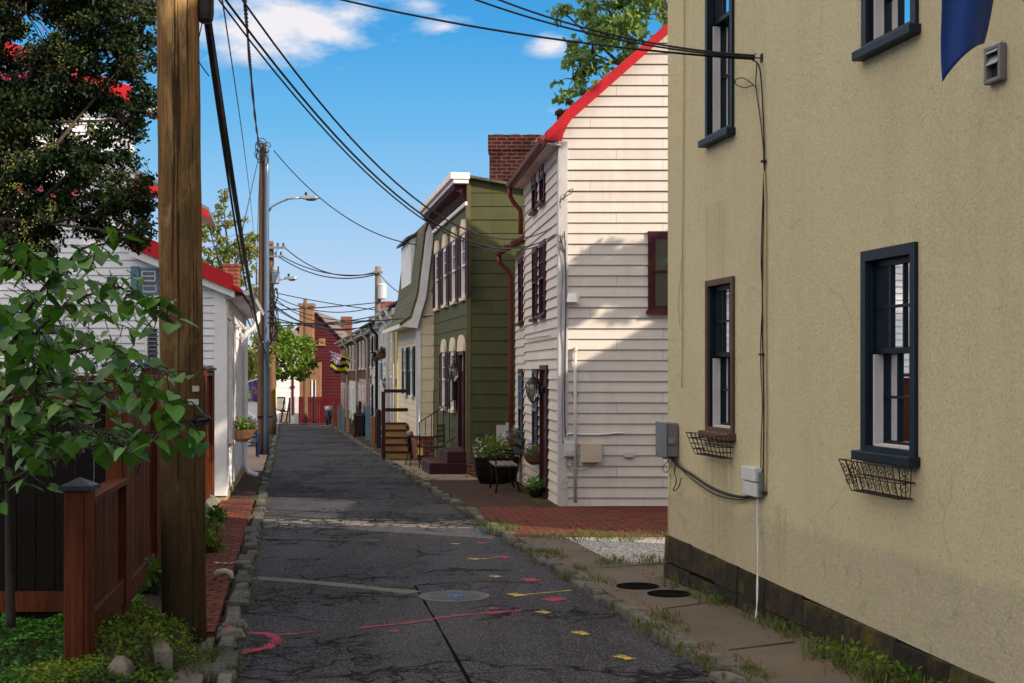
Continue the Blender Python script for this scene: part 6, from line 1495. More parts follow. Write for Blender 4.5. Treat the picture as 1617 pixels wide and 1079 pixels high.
for (xa,xb,yt,Y,m,l) in specs:
    a=U(xa,yt,Y); b=U(xb,yt,Y); g=gr_(Y); dep=1.1; r=thing('front_stoop',l,'stoop',V((a.x,Y,g)),'stoop sides along the right side row')
    w=b.x-a.x; mb=MB(); h=a.z-g
    n=6; pts=[V((a.x,Y,g)),V((a.x,Y,g+h*.9))]+[V((a.x+w*.5-w*.5*math.cos(math.pi*i/n),Y,g+h*.9+h*.1*math.sin(math.pi*i/n))) for i in range(1,n)]+[V((b.x,Y,g+h*.9)),V((b.x,Y,g))]
    mb.prism(pts,(-.17*.12,.12,0)); mb.build('end_post',K[m],r)
    mb=MB(); s=-.17*dep
    for k in range(4): z0=g+h*(.08+.23*k); mb.hexa([(b.x-.05,Y+.122,z0),(b.x,Y+.122,z0),(b.x+s,Y+dep,z0+.0),(b.x-.05+s,Y+dep,z0),(b.x-.05,Y+.122,z0+h*.19),(b.x,Y+.122,z0+h*.19),(b.x+s,Y+dep,z0+h*.19),(b.x-.05+s,Y+dep,z0+h*.19)])
    mb.build('side_boards',K[m],r)
    st_=MB()
    for k in range(3): st_.box(b.x+.03,b.x+.75,Y+.25+.28*k,Y+1.6,g+.17*k,g+.17*(k+1)-.01)
    st_.build('steps',K['greywood'] if m!='goldwood' else K['goldwood'],r)
def bin_(label,x,y0,y1,Y,m):
    c=U(x,y1,Y); g=gr_(Y); h=CH-(y0-HY)/FP*Y-g; r=thing('wheelie_bin',label,'bin',V((c.x,Y,g)),'bins along the right side')
    mb=MB(); w=.2; mb.hexa([(c.x-w*.8,Y-w*.8,g+.06),(c.x+w*.8,Y-w*.8,g+.06),(c.x+w*.8,Y+w*.8,g+.06),(c.x-w*.8,Y+w*.8,g+.06),(c.x-w,Y-w,g+h*.88),(c.x+w,Y-w,g+h*.88),(c.x+w,Y+w,g+h*.88),(c.x-w,Y+w,g+h*.88)]); mb.build('body',m,r,bevel=.015)
    mb=MB(); mb.hexa([(c.x-w-.02,Y-w-.02,g+h*.885),(c.x+w+.02,Y-w-.02,g+h*.885),(c.x+w+.02,Y+w+.02,g+h*.885),(c.x-w-.02,Y+w+.02,g+h*.885),(c.x-w*.8,Y-w*.8,g+h),(c.x+w*.8,Y-w*.8,g+h),(c.x+w*.8,Y+w*.8,g+h),(c.x-w*.8,Y+w*.8,g+h)]); mb.build('lid',m,r)
    for sx in (-1,1): mb=MB(); mb.tube([V((c.x+sx*w*.75,Y+w*.7,g+.09)),V((c.x+sx*(w*.75+.06),Y+w*.7,g+.09))],.09,10); mb.build('wheel',K['black'],r)
bin_('black wheelie bin between the tan and blue grey stoops',567,652,690,52,K['black'])
bin_('dark green wheelie bin behind the black bin',571,640,684,56,paint('dark_green_plastic',(.01,.05,.025),(.008,.04,.02),4,.4,0))
# small scooter under a cover at the end of the right pavement
b=G(519,671,.085); r=thing('covered_scooter','small dark covered scooter parked at the far end of the right pavement','scooter',b); Y=b.y
mb=MB(); mb.tube([b+V((0,-.35,.0+.22)),b+V((0,.0,.55)),b+V((0,.35,.75)),b+V((0,.55,.35))],[.12,.22,.2,.1],10); mb.build('cover',K['deepnavy'],r,smooth=True)
for dy in (-.45,.5): mb=MB(); mb.tube([b+V((-.06,dy,.22)),b+V((.06,dy,.22))],.22,14); mb.build('wheel',K['black'],r)
mb=MB(); mb.tube([b+V((-.25,-.25,.95)),b+V((0,-.2,1.0)),b+V((.25,-.25,.95))],.02,6); mb.ball(b+V((-.05,-.25,.85)),.14,.12,.12); mb.build('handlebar',K['white_box'],r)
# iron chair and table by the olive steps
b=G(688,752,.085); b2=V((gw(29.6)-.42,29.6,gz(29.6)+.085)); chair('black iron armchair against the olive wall behind the handrail',b2,.46,.92,K['black'],-1.9,iron=True)
b=V((gw(30.5)-.75,30.4,gz(30.4)+.085)); r=thing('bistro_table','small black iron table beside the black iron chair','table',b)
mb=MB(); mb.lathe(b+V((0,0,.62)),[(.25,0),(.27,.01),(.27,.02),(.1,.025)],20); mb.build('table_top',K['black'],r)
for k in range(3):
    q=2*math.pi*k/3+.4; mb=MB(); mb.tube([b+V((.22*math.cos(q),.22*math.sin(q),0)),b+V((.1*math.cos(q),.1*math.sin(q),.3)),b+V((.2*math.cos(q),.2*math.sin(q),.62))],.012,5); mb.build('leg',K['black'],r)
c=b+V((-.05,0,.645)); mb=MB(); mb.lathe(c,[(.05,0),(.07,.03),(.07,.1),(.05,.11)],12); o=mb.build('table_candle',K['pinkboard'],smooth=True); o['label']='small round candle holder on the black iron table'; o['category']='candle holder'
# bench, planter and flower baskets in front of the beige house
b=V((bw_(22.6)-.48,22.6,gz(22.6)+.07)); r=thing('garden_bench','small black iron garden bench with wooden slats in front of the beige house','bench',b)
R=lambda x,y,z:b+V((x-.1*y,y,z))
for sy in (-.52,.52):
    mb=MB(); mb.tube([R(-.2,sy,0),R(-.17,sy,.2),R(-.2,sy,.42),R(-.19,sy,.6),R(-.05,sy,.64),R(.17,sy,.62)],.017,6); mb.tube([R(.2,sy,0),R(.12,sy,.2),R(.14,sy,.42),R(.22,sy,.62),R(.26,sy,.86)],.017,6); mb.tube([R(-.2,sy,.42),R(.14,sy,.41)],.015,6); mb.build('leg_frame',K['black'],r,smooth=True)
mb=MB()
for i in range(4): x=-.18+.1*i; mb.bar(R(x,-.54,.44),R(x,.54,.44),.075,.02)
mb.build('seat_slats',K['greywood'],r)
mb=MB()
for i in range(2): mb.bar(R(.19+.03*i,-.54,.62+.17*i),R(.19+.03*i,.54,.62+.17*i),.02,.07)
for i in range(9): y=-.45+.9*i/8; mb.tube([R(.18,y,.6),R(.21,y+.04,.7),R(.22,y,.8)],.007,4)
mb.build('backrest',K['black'],r)
b=V((-.27,24.6,gz(24.6)+.07)); r=plant_pot('large dark half barrel planter full of yellow green and white flowering plants',b,.38,.46,K['fence_dark'],K['leaf_mid'],K['whiteflower'],26,1.15,.045,cat='planter',name='barrel_planter',prof=[(.30,0),(.36,.12),(.40,.3),(.41,.46),(.36,.47)],nl=1500,hgt=.3)
for x,y,Y,l,fw in ((843,734,21.9,'nearer hanging basket of blue flowers beside the beige house door','blueflower'),(815,706,24.2,'farther hanging basket of violet flowers above the bench','blueflower')):
    c=U(x,y,Y); plant_pot(l,c,.17,.17,K['terracotta'],K['leaf_mid'],K[fw],26,1.05,.038,nl=350,hgt=.12,group='flower baskets by the beige house')
    mb=MB(); w=V((bw_(Y)-.005,Y,c.z+.1)); mb.tube([w+V((0,0,.05)),w+V((-.1,0,.08)),V((c.x,Y,c.z+.16))],.008,5); o=mb.build('basket_bracket',K['black']); o['label']='black wall bracket carrying the %s flower basket on the beige wall'%('nearer' if Y<23 else 'farther'); o['category']='bracket'
b=G(846,786,.075); plant_pot('small dark pot of low green plants at the foot of the beige front wall',b,.14,.16,K['black'],K['leaf_green'],None,0,1.5,.05,cat='pot plant',name='pot_plant',nl=260,hgt=.12)
for x,y,Y,l,fw in ((593,571,44.5,'hanging basket of white flowers high on the pale row house','whiteflower'),(612,567,42,'hanging basket of dark red flowers high on the white row house','litter')):
    c=U(x,y,Y); c.x=XF(Y)-.16; plant_pot(l,c,.14,.15,K['terracotta'],K['leaf_dark'],K[fw],14,1.0,.06,nl=220,hgt=.12,group='hanging baskets on the row houses')
# ------------------------------------------------------------ drain pipe on the brick walk
mb=MB(); c=G(350,912,.075); mb.tube([c+V((-.07,.0,0)),c+V((-.03,0,.045)),c+V((.03,0,.05)),c+V((.07,-.01,.035)),c+V((.085,-.015,-.01))],.028,12)
for i in range(6): pass
o=mb.build('drain_pipe',K['pvc'],smooth=True); o['label']='short curved dirty white drain pipe end on the brick walk'; o['category']='pipe'
mb=MB(); c=G(352,890,.07)
for i in range(14):
    a=random.random()*6.3; p=c+V((random.uniform(-.09,.09),random.uniform(-.05,.05),.004)); d=V((math.cos(a),math.sin(a),.2)); nn=V((-d.y,d.x,0)); mb.face([p-d*.03,p+nn*.012,p+d*.03,p-nn*.012])
o=mb.build('litter',K['pvc']); o['kind']='stuff'
# stone edging of the planting strip and the stone stub
mb=MB(); 
def rock(mb,c,rx,ry,rz,sd):
    n=7; base=len(mb.v); rr=random.Random(sd); vs=[]
    for i in range(n+1):
        for k in range(10):
            th=math.pi*i/n; ph=2*math.pi*k/10; q=.82+.36*rr.random(); p=max(abs(math.cos(ph)),abs(math.sin(ph)))**.6
            vs.append((c[0]+rx*math.sin(th)*math.cos(ph)*q/p*.9,c[1]+ry*math.sin(th)*math.sin(ph)*q/p*.9,c[2]-rz*math.cos(th)*(.9+.2*rr.random())))
    mb.mesh(vs,[(i*10+k,i*10+(k+1)%10,(i+1)*10+(k+1)%10,(i+1)*10+k) for i in range(n) for k in range(10)])
k=0; rocks=[]
for Y in np.arange(12.6,19.4,.42):
    Y=float(Y); mbk=MB(); rock(mbk,(XL(Y)-.72,Y+random.uniform(-.05,.05),gz(Y)+.1),.11,.2,.11+random.uniform(0,.05),k); k+=1; rocks.append(mbk)
mb=MB()
for q in rocks: mb.mesh(q.v,q.f)
o=mb.build('stone_edging',K['rubble'],smooth=False); o['label']='row of rough stones edging the planting strip along the brick walk'; o['category']='stone edging'
def stonepost():
    c=G(190,1085,.03); mb=MB(); w=.065
    P=[(c.x-w,c.y-w,c.z-.1),(c.x+w,c.y-w*1.1,c.z-.1),(c.x+w,c.y+w,c.z-.1),(c.x-w,c.y+w,c.z-.1)]; zt=CH-(1045-HY)/FP*c.y
    T=[(a+(c.x-a)*.12,b,zt-.015+random.uniform(-.01,.01)) for a,b,_ in P]
    i0=len(mb.v); mb.v+=P+T+[(c.x-.02,c.y-.01,zt+.04),(c.x+.02,c.y+.01,zt+.035)]; 
    for f in ((0,1,5,4),(1,2,6,5),(2,3,7,6),(3,0,4,7),(4,5,9,8),(5,6,9),(6,7,8,9),(7,4,8)): mb.f.append(tuple(i0+q for q in f)); mb.m.append(0)
    o=mb.build('stone_stub',K['rubble'],bevel=.012); o['label']='short rough stone stub with a pointed top in front of the ivy mound'; o['category']='stone post'
stonepost()
mb=MB(); a=G(238,1010,.02); 
pA=[V((-2.30,8.75,gz(9))),V((-2.08,8.15,gz(8))),V((-1.96,7.85,gz(8)))]
for p,q in zip(pA[:-1],pA[1:]):
    d=(q-p).normalized(); nn=V((-d.y,d.x,0))*.05; z0=V((0,0,-.05)); z1=V((0,0,.17)); mb.hexa([p-nn+z0,q-nn+z0,q+nn+z0,p+nn+z0,p-nn+z1,q-nn+z1,q+nn+z1,p+nn+z1])
o=mb.build('stone_edge_slab',K['rubble'],bevel=.01); o['label']='low stone slab on edge holding back the ivy mound by the big pole'; o['category']='stone edging'
# loose kerb boulders by the pole
for i,(x,y,s_) in enumerate(((378,1003,.075),(384,988,.07),(372,1020,.05))):
    c=G(x-14,y,.03); mb=MB(); rock(mb,(c.x,c.y,c.z),s_*1.3,s_,s_*.7,50+i); o=mb.build('kerb_stone',K['rubble'],bevel=.004); o['label']=['large loose kerb stone beside the foot of the big pole','loose kerb stone just beyond the largest one','smallest loose kerb stone, touched with red paint'][i]; o['category']='stone'
# ------------------------------------------------------------ vegetation
heart=[(0,0,0)]+[(x,y,z) for x,y,z in ((.16,-.10,.03),(.38,-.06,.07),(.50,.16,.10),(.44,.44,.06),(.24,.76,.0),(0,1.05,-.10),(-.24,.76,.0),(-.44,.44,.06),(-.50,.16,.10),(-.38,-.06,.07),(-.16,-.10,.03))]
def heart_leaf(mb,base,dirn,s,roll):
    d=V(dirn).normalized(); up=V((0,0,1)); w=d.cross(up).normalized(); n=w.cross(d)
    w2=w*math.cos(roll)+n*math.sin(roll); n2=n*math.cos(roll)-w*math.sin(roll)
    P=[base+(w2*x+d*(y+.12)+n2*z)*s for x,y,z in heart]; c=base+(d*.5-n2*.02)*s; tip=P[6]
    i0=len(mb.v); mb.v+=[tuple(p) for p in P]+[tuple(c)]
    ci=i0+12
    for k in range(12): mb.f.append((i0+k,i0+(k+1)%12,ci)); mb.m.append(0)
# redbud branches
rb=thing('redbud_tree','young redbud tree with large heart shaped leaves in front of the cedar fence','tree',G(18,1000,.02))
br=[ # polylines in photo coordinates with depth: x,y,Y
 [(17,990,7.9),(15,900,7.9),(14,780,7.85),(12,680,7.8),(14,560,7.7),(35,500,7.5),(80,440,7.2),(130,392,7.0),(190,380,6.9)],
 [(14,700,7.8),(50,690,7.4),(110,660,7.1),(170,620,6.9),(230,610,6.7),(275,640,6.6)],
 [(14,640,7.8),(40,600,7.3),(100,560,7.0),(170,545,6.9),(215,570,6.8),(262,590,6.7)],
 [(20,600,7.7),(60,520,7.2),(120,470,7.0),(190,455,6.9),(245,475,6.7),(262,500,6.7)],
 [(14,760,7.8),(60,735,7.3),(120,710,7.0),(180,700,6.9),(225,720,6.8)],
 [(14,560,7.7),(-40,520,7.3),(-90,470,7)],[(14,640,7.8),(-40,650,7.4),(-80,690,7.2)],
 [(80,440,7.2),(60,415,7.1),(20,400,7.0),(-20,395,7)],
 [(110,660,7.1),(150,680,6.9),(200,690,6.8),(250,680,6.6),(290,660,6.5)],
 [(40,600,7.3),(60,640,7.2),(50,560,7.1),(20,500,7.0)],
 [(14,760,7.85),(-20,765,7.5),(-50,760,7.2)]]
mb=MB(); lb=MB()
for bi,b in enumerate(br):
    P=[U(*q) for q in b]; r0=.028 if bi==0 else .010
    S=[]
    for i in range(len(P)-1):
        for k in range(5): S.append(P[i].lerp(P[i+1],k/5))
    S.append(P[-1]); mb.tube(S,[r0*(1-.85*i/(len(S)-1)) for i in range(len(S))],7)
    st=0
    for i in range(len(S)):
        if bi==0 and i<19: continue
        if i<3: continue
        for _ in range(3 if i%2 else 2):
            a=random.uniform(0,6.28); tw=S[i]+V((random.uniform(-.10,.10),random.uniform(-.2,.2),random.uniform(-.10,.06)))
            mb.tube([S[i],S[i].lerp(tw,.5)+V((0,0,.015)),tw],.003,5)
            pj=(tw.x/tw.y*FP+CX,HY-(tw.z-CH)/tw.y*FP)
            if pj[1]>715 and pj[0]>70: continue
            d=V((math.cos(a)*.9+.25,math.sin(a)*.7-.3,random.uniform(-.95,-.1))); heart_leaf(lb,tw,d,random.uniform(.062,.105),random.uniform(-.6,.6))
# filler leaves in the deep middle of the bush
for i in range(420):
    x=random.gauss(80,80); y=random.gauss(600,110)
    if x>230 or y<430 or y>790 or (x>75 and y>700): continue
    p=U(x,y,random.uniform(7.2,8.6)); d=V((random.uniform(-1,1),random.uniform(-1,.3),random.uniform(-1,-.2))); heart_leaf(lb,p,d,random.uniform(.06,.10),random.uniform(-.7,.7))
    q=p+V((random.uniform(-.12,.0),random.uniform(.0,.15),random.uniform(.02,.1))); mb.tube([p,q],.0028,4)
mb.build('trunk',K['bark_grey'],rb,smooth=True); lb.build('leaves',K['leaf_heart'],rb,smooth=True)
# crape myrtle
cl=[]
for (x,y,rx,ry,Y) in ((-60,60,90,90,14),(40,20,85,75,13.8),(140,20,70,60,13.6),(205,90,38,45,13.5),(60,130,90,70,14),(150,120,60,50,13.8),(190,190,45,38,13.6),(225,165,26,30,13.6),(80,230,90,60,14),(150,260,60,45,13.8),(30,320,90,70,14.2),(120,340,80,45,14),(190,330,50,38,13.8),(225,300,26,28,13.7),(215,370,32,24,13.6),(-50,200,90,110,14.4),(-60,380,80,80,14.4),(40,400,80,35,14.2),(180,40,55,55,13.6),(-30,-60,120,90,14),(110,-60,110,70,13.8),(215,20,28,30,13.5)):
    c=U(x,y,Y); cl.append((c.x,c.y,c.z,rx/FP*Y,rx/FP*Y*1.0,ry/FP*Y))
cb=V((-6.3,14.6,gz(14.6)))
root,cc=tree('crape_myrtle','big dark leaved crape myrtle with a few pink blossoms filling the upper left','tree',cb,[cb,cb+V((.1,-.1,1.2)),cb+V((.3,-.3,2.4)),V((-5.9,14.2,3.6)),V((-5.4,14,4.8))],.11,cl,11000,.042,K['leaf_dark'],K['bark'],sub=22,subr=.40,droop=.25)
mb=MB(); 
for s_ in ((-.25,.1),(.3,-.2),(.15,.3)):
    mb.tube([cb+V((s_[0]*.3,s_[1]*.3,0)),cb+V((s_[0]*2,s_[1]*2,1.6)),cb+V((s_[0]*4,s_[1]*3,3.4))],[.07,.05,.03],8)
mb.build('side_stem',K['bark'],root,smooth=True)
pk=[]
for (x,y) in ((30,297),(60,300),(10,125),(38,120),(118,117),(66,48),(24,96),(6,122),(152,128),(118,305),(84,310)):
    c=U(x,y,13.3); pk.append((c.x,c.y,c.z,.045,.05,.04))
leaves('blossom',clumps(pk,-8,.2),.018,K['pinkflower'],root,'petal')
pk=[]
for (x,y) in ((20,260),(45,360),(15,255),(85,60),(55,385),(185,345),(90,215),(120,205),(110,75),(12,300),(75,340),(30,60),(130,90)):
    for _ in range(3):
        c=U(x+random.gauss(0,18),y+random.gauss(0,18),13.35); pk.append((c.x,c.y,c.z,.10,.1,.08))
leaves('seed_heads',clumps(pk,-22,.2),.02,K['leaf_yellow'],root,'quad')
# tree over the beige roof
cl=[]
for (x,y,rx,ry) in ((905,125,38,32),(900,165,22,18),(935,85,40,35),(985,40,60,45),(960,5,60,45),(1030,90,50,50),(1060,20,70,60),(1000,120,45,30),(955,130,35,25),(1090,-70,90,70),(930,-30,45,40),(1010,-60,80,60),(890,20,20,14),(1130,60,80,80)):
    Y=random.uniform(26.5,28.5); c=U(x,y,Y); cl.append((c.x,c.y,c.z,rx/FP*Y,rx/FP*Y*1.2,ry/FP*Y))
tb=V((4.2,28.5,gz(28)))
tree('locust_tree','bright green tree rising behind the red edged gable of the beige house','tree',tb,[tb,tb+V((0,0,3)),tb+V((-.1,-.3,5.5)),V((3.4,27.6,7.6)),V((3.0,27.5,8.8))],.2,cl,1500,.12,K['leaf_bright'],K['bark'],sub=12,subr=.36,droop=.45)
# yellowing tree behind the low white house
cl=[]
for (x,y,rx,ry) in ((352,318,12,18),(345,350,26,25),(380,370,28,26),(340,390,24,26),(372,400,30,22),(395,395,14,20),(328,420,18,20),(385,440,20,25),(350,430,25,20),(330,360,14,20),(405,470,16,20),(415,560,20,50),(398,590,14,40)):
    Y=random.uniform(44,48); c=U(x,y,Y); cl.append((c.x,c.y,c.z,rx/FP*Y,rx/FP*Y,ry/FP*Y))
tb=V((-9.4,46,gz(46)))
tree('yellowing_tree','sparse yellow green tree standing behind the low white house','tree',tb,[tb,tb+V((0,0,2.5)),tb+V((.0,0,4.2)),tb+V((.1,0,5.6))],.16,cl,1500,.12,K['leaf_yellow'],K['bark'],sub=10,subr=.4)
# leafy street tree at the end
cl=[]
for (x,y,rx,ry) in ((450,530,28,24),(430,548,30,25),(470,552,26,24),(485,562,18,18),(440,575,35,22),(410,560,25,30),(418,590,25,20),(455,590,22,14),(400,600,20,25),(475,582,22,12),(492,572,12,9),(433,518,20,14)):
    Y=random.uniform(64,67); c=U(x,y,Y); cl.append((c.x,c.y,c.z,rx/FP*Y,rx/FP*Y,ry/FP*Y))
tb=U(425,676,66)
tree('street_tree','round bright green tree over the end of the street, in front of the red house','tree',tb,[tb,U(424,640,66),U(428,610,66),U(435,580,66),U(440,555,66)],.19,cl,1000,.17,K['leaf_mid'],K['bark'],sub=11,subr=.4)
# trees outside the picture, behind the yellow house and over the left garden: they throw the dappled shade
def shade_tree(label,base,cs,size,n):
    tb=V((base[0],base[1],gz(base[1]))); top=V(cs[0][:3])
    root=thing('shade_tree',label,'tree',tb); mb=MB(); mb.tube([tb,tb.lerp(top,.5)+V((.1,.1,0)),top],[.12,.07,.02],9)
    cc=[]
    for c in cs:
        mb.tube([tb.lerp(top,.8),V(c[:3])],[.025,.01],6)
        for i in range(9):
            d=rng.normal(size=3); d/=np.linalg.norm(d); r=.4+.6*random.random(); cc.append((c[0]+d[0]*c[3]*r,c[1]+d[1]*c[4]*r,c[2]+d[2]*c[5]*r,c[3]*.36,c[4]*.36,c[5]*.3))
    mb.build('trunk',K['bark'],root,smooth=True); leaves('crown',clumps(cc,-n,.2),size,K['leaf_mid'],root)
shade_tree('leafy garden tree behind the yellow house, outside the picture',(6.3,13.8),[(6.6,13.2,9.3,1.6,1.6,1.3),(5.2,13.0,9.8,1.2,1.3,1.0),(7.6,13.4,10.2,1.4,1.4,1.2),(6.6,14.0,11.2,1.5,1.4,1.0),(6.0,13.2,8.0,.9,.9,.7),(8.6,13.2,8.8,1.0,1.0,.8)],.16,220)
shade_tree('smaller garden tree in the gap between the yellow and beige houses, outside the picture',(8.9,16.9),[(7.6,16.4,6.35,1.0,.7,.45),(6.6,16.4,6.15,.9,.6,.4),(5.7,16.5,5.9,.6,.5,.25)],.075,320)
shade_tree('tall garden tree far behind the yellow house, outside the picture',(9.5,10.8),[(9.0,10.8,12.2,2.2,1.8,1.5),(8.0,11.8,12.8,1.8,1.6,1.3),(10.5,10.2,13.4,2.0,1.8,1.4),(7.6,12.4,11.4,1.3,1.3,.9)],.18,260)
# background trees so the horizon is leafy
cl=[]
for i in range(9):
    Y=118+random.uniform(-6,6); c=U(300+45*i+random.uniform(-10,10),610+random.uniform(-8,8),Y); cl.append((c.x,c.y,c.z,3.2,3,2.6))
P=clumps(cl,30,.3); o=leaves('distant_woods',P,.4,K['leaf_mid']); o['kind']='stuff'
# groundcover
def cover(name,cells,size,m,label=None,cat=None,dense=1,kind='stuff',flat=.6):
    o=leaves(name,cells,size,m,None,'leaf',flat=flat)
    if kind: o['kind']=kind
    return o
n=11000; x=rng.uniform(-4.2,-2.45,n); y=rng.uniform(7.3,9.7,n); z=np.array([gz(b) for b in y])+.04+.05*rng.random(n)+.05*np.sin(x*9)*np.sin(y*7)
cover('bed_groundcover',np.stack([x,y,z],1),.035,K['leaf_green'])
def mound(cx,cy,rx,ry,h,rot=0):
    mb=MB(); n=20
    vs=[]; 
    for i in range(n+1):
        for k in range(n+1):
            u=-1+2*i/n; v=-1+2*k/n; r=math.sqrt(u*u+v*v); X=cx+rx*u+ry*v*rot; Y=cy+ry*v
            vs.append((X,Y,gz(Y)-.06+h*max(0,1-r**2.4)*(1+.12*math.sin(u*9+v*5))+.05*(r<1)))
    mb.mesh(vs,[(i*(n+1)+k,(i+1)*(n+1)+k,(i+1)*(n+1)+k+1,i*(n+1)+k+1) for i in range(n) for k in range(n)])
    return mb
md=mound(-2.28,8.45,.36,.95,.24,-.12); md2=mound(-2.35,7.6,.5,.5,.12)
md.mesh(md2.v,md2.f); o=md.build('ivy_mound_soil',K['soil'],smooth=True); o['kind']='structure'
pts=np.array(md.v); idx=rng.integers(0,len(pts),16000); P=pts[idx]+rng.normal(size=(16000,3))*np.array([.022,.035,.014])+np.array([0,0,.02])
keep=P[:,2]>np.array([gz(b) for b in P[:,1]])+.0; o=cover('ivy_mound',P[keep],.026,K['leaf_ivy'],flat=.35)
# planting strip along the fence
n=5000; y=rng.uniform(10,20.2,n); x=np.array([XL(b) for b in y])-.78-rng.random(n)*.45; z=np.array([gz(b) for b in y])+.05+.18*rng.random(n)*(np.sin(y*2.3)>-.1)
cover('planting_strip',np.stack([x,y,z],1),.06,K['leaf_green'],flat=.2)
for i,(x,y,Y,m,l) in enumerate(((338,818,17.2,'leaf_green','bushy dark green plant beside the brick walk near the white house'),(327,838,15.4,'leaf_ivy','yellow green bushy plant beside the brick walk, nearer the big pole'),(330,862,13.8,'leaf_ivy','low yellow green plant just right of the big pole'),(245,905,11.2,'leaf_mid','small light green plant left of the big pole at the fence foot'))):
    c=U(x,y,Y); r=thing('shrub',l,'shrub',V((c.x,Y,gz(Y)+.03)),'shrubs in the planting strip'); mb=MB()
    for k in range(6): a=k*1.05; mb.tube([V((c.x,Y,gz(Y))),c+V((.12*math.cos(a),.12*math.sin(a),.0))],.006,5)
    mb.build('stems',K['bark'],r); leaves('foliage',clumps([(c.x,c.y,c.z,.17,.22,.16),(c.x-.1,c.y+.1,c.z-.1,.16,.2,.14)],-260,.2),.06,K[m],r)
# grass along the kerbs and pavement edges: blades
def grass(name,spots,m,h=.07,per=26,spread=.06,w=.004):
    mb=MB()
    for (X,Y,dz,sc) in spots:
        for _ in range(int(per*sc)):
            a=random.uniform(0,6.28); x=X+random.gauss(0,spread)*sc; y=Y+random.gauss(0,spread*2)*sc; z=gz(y)+dz-.01; hh=h*random.uniform(.4,1.2)*(.6+.4*sc); b=random.uniform(.3,1.3)
            d=V((math.cos(a),math.sin(a),0)); nn=V((-d.y,d.x,0))*w; p=V((x,y,z)); m1=p+d*hh*b*.35+V((0,0,hh*.65)); tp=p+d*hh*b+V((0,0,hh*.8*(1.1-b*.4)))
            mb.face([p-nn,p+nn,m1+nn*.7,m1-nn*.7]); mb.face([m1-nn*.7,m1+nn*.7,tp])
    o=mb.build(name,m); o['kind']='stuff'
sp=[]
cen=[7.5+(random.random()**1.3)*22 for _ in range(26)]
for k in range(170):
    Y=random.choice(cen)+random.gauss(0,.16); Y=max(Y,7.3); s=random.uniform(.3,1.1)*(1.3 if 9<Y<17 else .8); sp.append((XR(Y)+random.choice([.17,.19,.2,.16,.0,-.02]),Y,.065 if random.random()<.75 else .0,s))
for k in range(30): Y=random.uniform(30,60); sp.append((XR(Y)+.25+random.random()*.3,Y,.085,1.5))
for k in range(150): Y=random.gauss(15.35,.32); sp.append((random.uniform(XR(Y)+.25,4),Y,.06,random.uniform(.5,1.2)))
for k in range(35): Y=random.uniform(12.7,13.3); sp.append((random.uniform(.8,3),Y,.06,1.1))
for k in range(50): Y=random.uniform(15.3,19.2); sp.append((random.uniform(XR(Y)+.3,4),Y,.06,.5))
grass('kerb_grass',sp,K['grass'])
sp=[]
for k in range(55):
    Y=7.4+random.random()*14; sp.append((XL(Y)+random.choice([.03,.0,-.16,.02]),Y,.01,random.uniform(.3,.9)))
for k in range(26): sp.append((random.uniform(-2.0,-1.65),random.uniform(7.9,8.7),.02,1.1))
for Y in (30.5,31,31.5,23,23.4,20.9,21.2): sp.append((XL(Y)-.1,Y,.05,1.6))
for k in range(20): Y=random.uniform(25.4,27); sp.append((random.uniform(-1.6,-.3),Y,.07,.9))
for k in range(40): Y=random.uniform(19.6,25); sp.append((bw_(Y)-.1-random.random()*.25,Y,.07,.9))
grass('left_grass',sp,K['grass'],h=.06)
sp=[]
for k in range(34):
    Y=6.3+random.random()*5; sp.append((YX(Y)-.05-random.random()*.10,Y,.06,random.uniform(.3,1)))
for Y in (8.0,7.8,8.2,7.6,7.5,6.9,6.7): 
    for _ in range(3): sp.append((YX(Y)-.1-random.random()*.12,Y+random.uniform(-.15,.15),.06,1.3))
grass('wall_weeds',sp,K['grass'],h=.13,spread=.05)
P=[]
for _ in range(420):
    Y=random.choice([random.gauss(7.9,.25),random.gauss(7.3,.3)]); P.append((YX(Y)-.07-abs(random.gauss(0,.07)),Y,gz(Y)+.08+random.random()*.09))
cover('weed_leaves',np.array(P),.035,K['leaf_mid'],flat=.2)
# fallen leaves and litter
P=[]
for _ in range(500):
    Y=6.5+random.random()*9; P.append((YX(Y)-abs(random.gauss(0,.10))-.03,Y,gz(Y)+.07))
for _ in range(700):
    Y=7.5+random.random()*16; P.append((XR(Y)+random.choice([.22,-.03])+random.gauss(0,.04),Y,gz(Y)+(.066+.006)))
for _ in range(500):
    Y=7.5+random.random()*12; P.append((XL(Y)+random.gauss(-.0,.05),Y,gz(Y)+.015))
for _ in range(450): P.append((random.uniform(-2.9,-1.8),random.uniform(8.4,12),gz(10)+.03+.03*random.random()))
P=[(a,b,gz(b)+.008 if XL(b)<a<XR(b) else c) for a,b,c in P]
for _ in range(500):
    Y=random.uniform(8,24); P.append((random.uniform(XL(Y),XR(Y)),Y,gz(Y)+.006))
cover('leaf_litter',np.array(P),.022,K['litter'],flat=.85)
# ------------------------------------------------------------ overhead cables
A1=V((-2.05,9.05,6.3)); A2=V((-2.0,9.0,6.5)); A3=V((-2.1,9.1,6.0))
yh=lambda d=0:Fy.p(Fy.px(1203),Fy.px(1203,92)[1]+d,.055)
BC=lambda x,y,Y=19.75:U(x,y,Y)
cable('overhead_cable','upper of the long cables swooping from the big pole to the beige house corner',V((-2.4,9.05,5.0)),U(871,360,19.8),.009,K['rubber'],sag=1.0)
cable('overhead_cable','middle of the long cables swooping to the beige house corner',V((-2.0,9.05,4.2)),U(875,371,19.8),.009,K['rubber'],sag=.8)
cable('overhead_cable','lowest of the long cables swooping to the beige house corner',V((-2.03,9.05,4.18)),U(877,374,19.8),.007,K['rubber'],sag=.81)
cable('overhead_cable','lowest of the three cables reaching the hook on the yellow wall',V((-3.5,12,5.4)),yh(-.01),.0085,K['rubber'],through=(870,62))
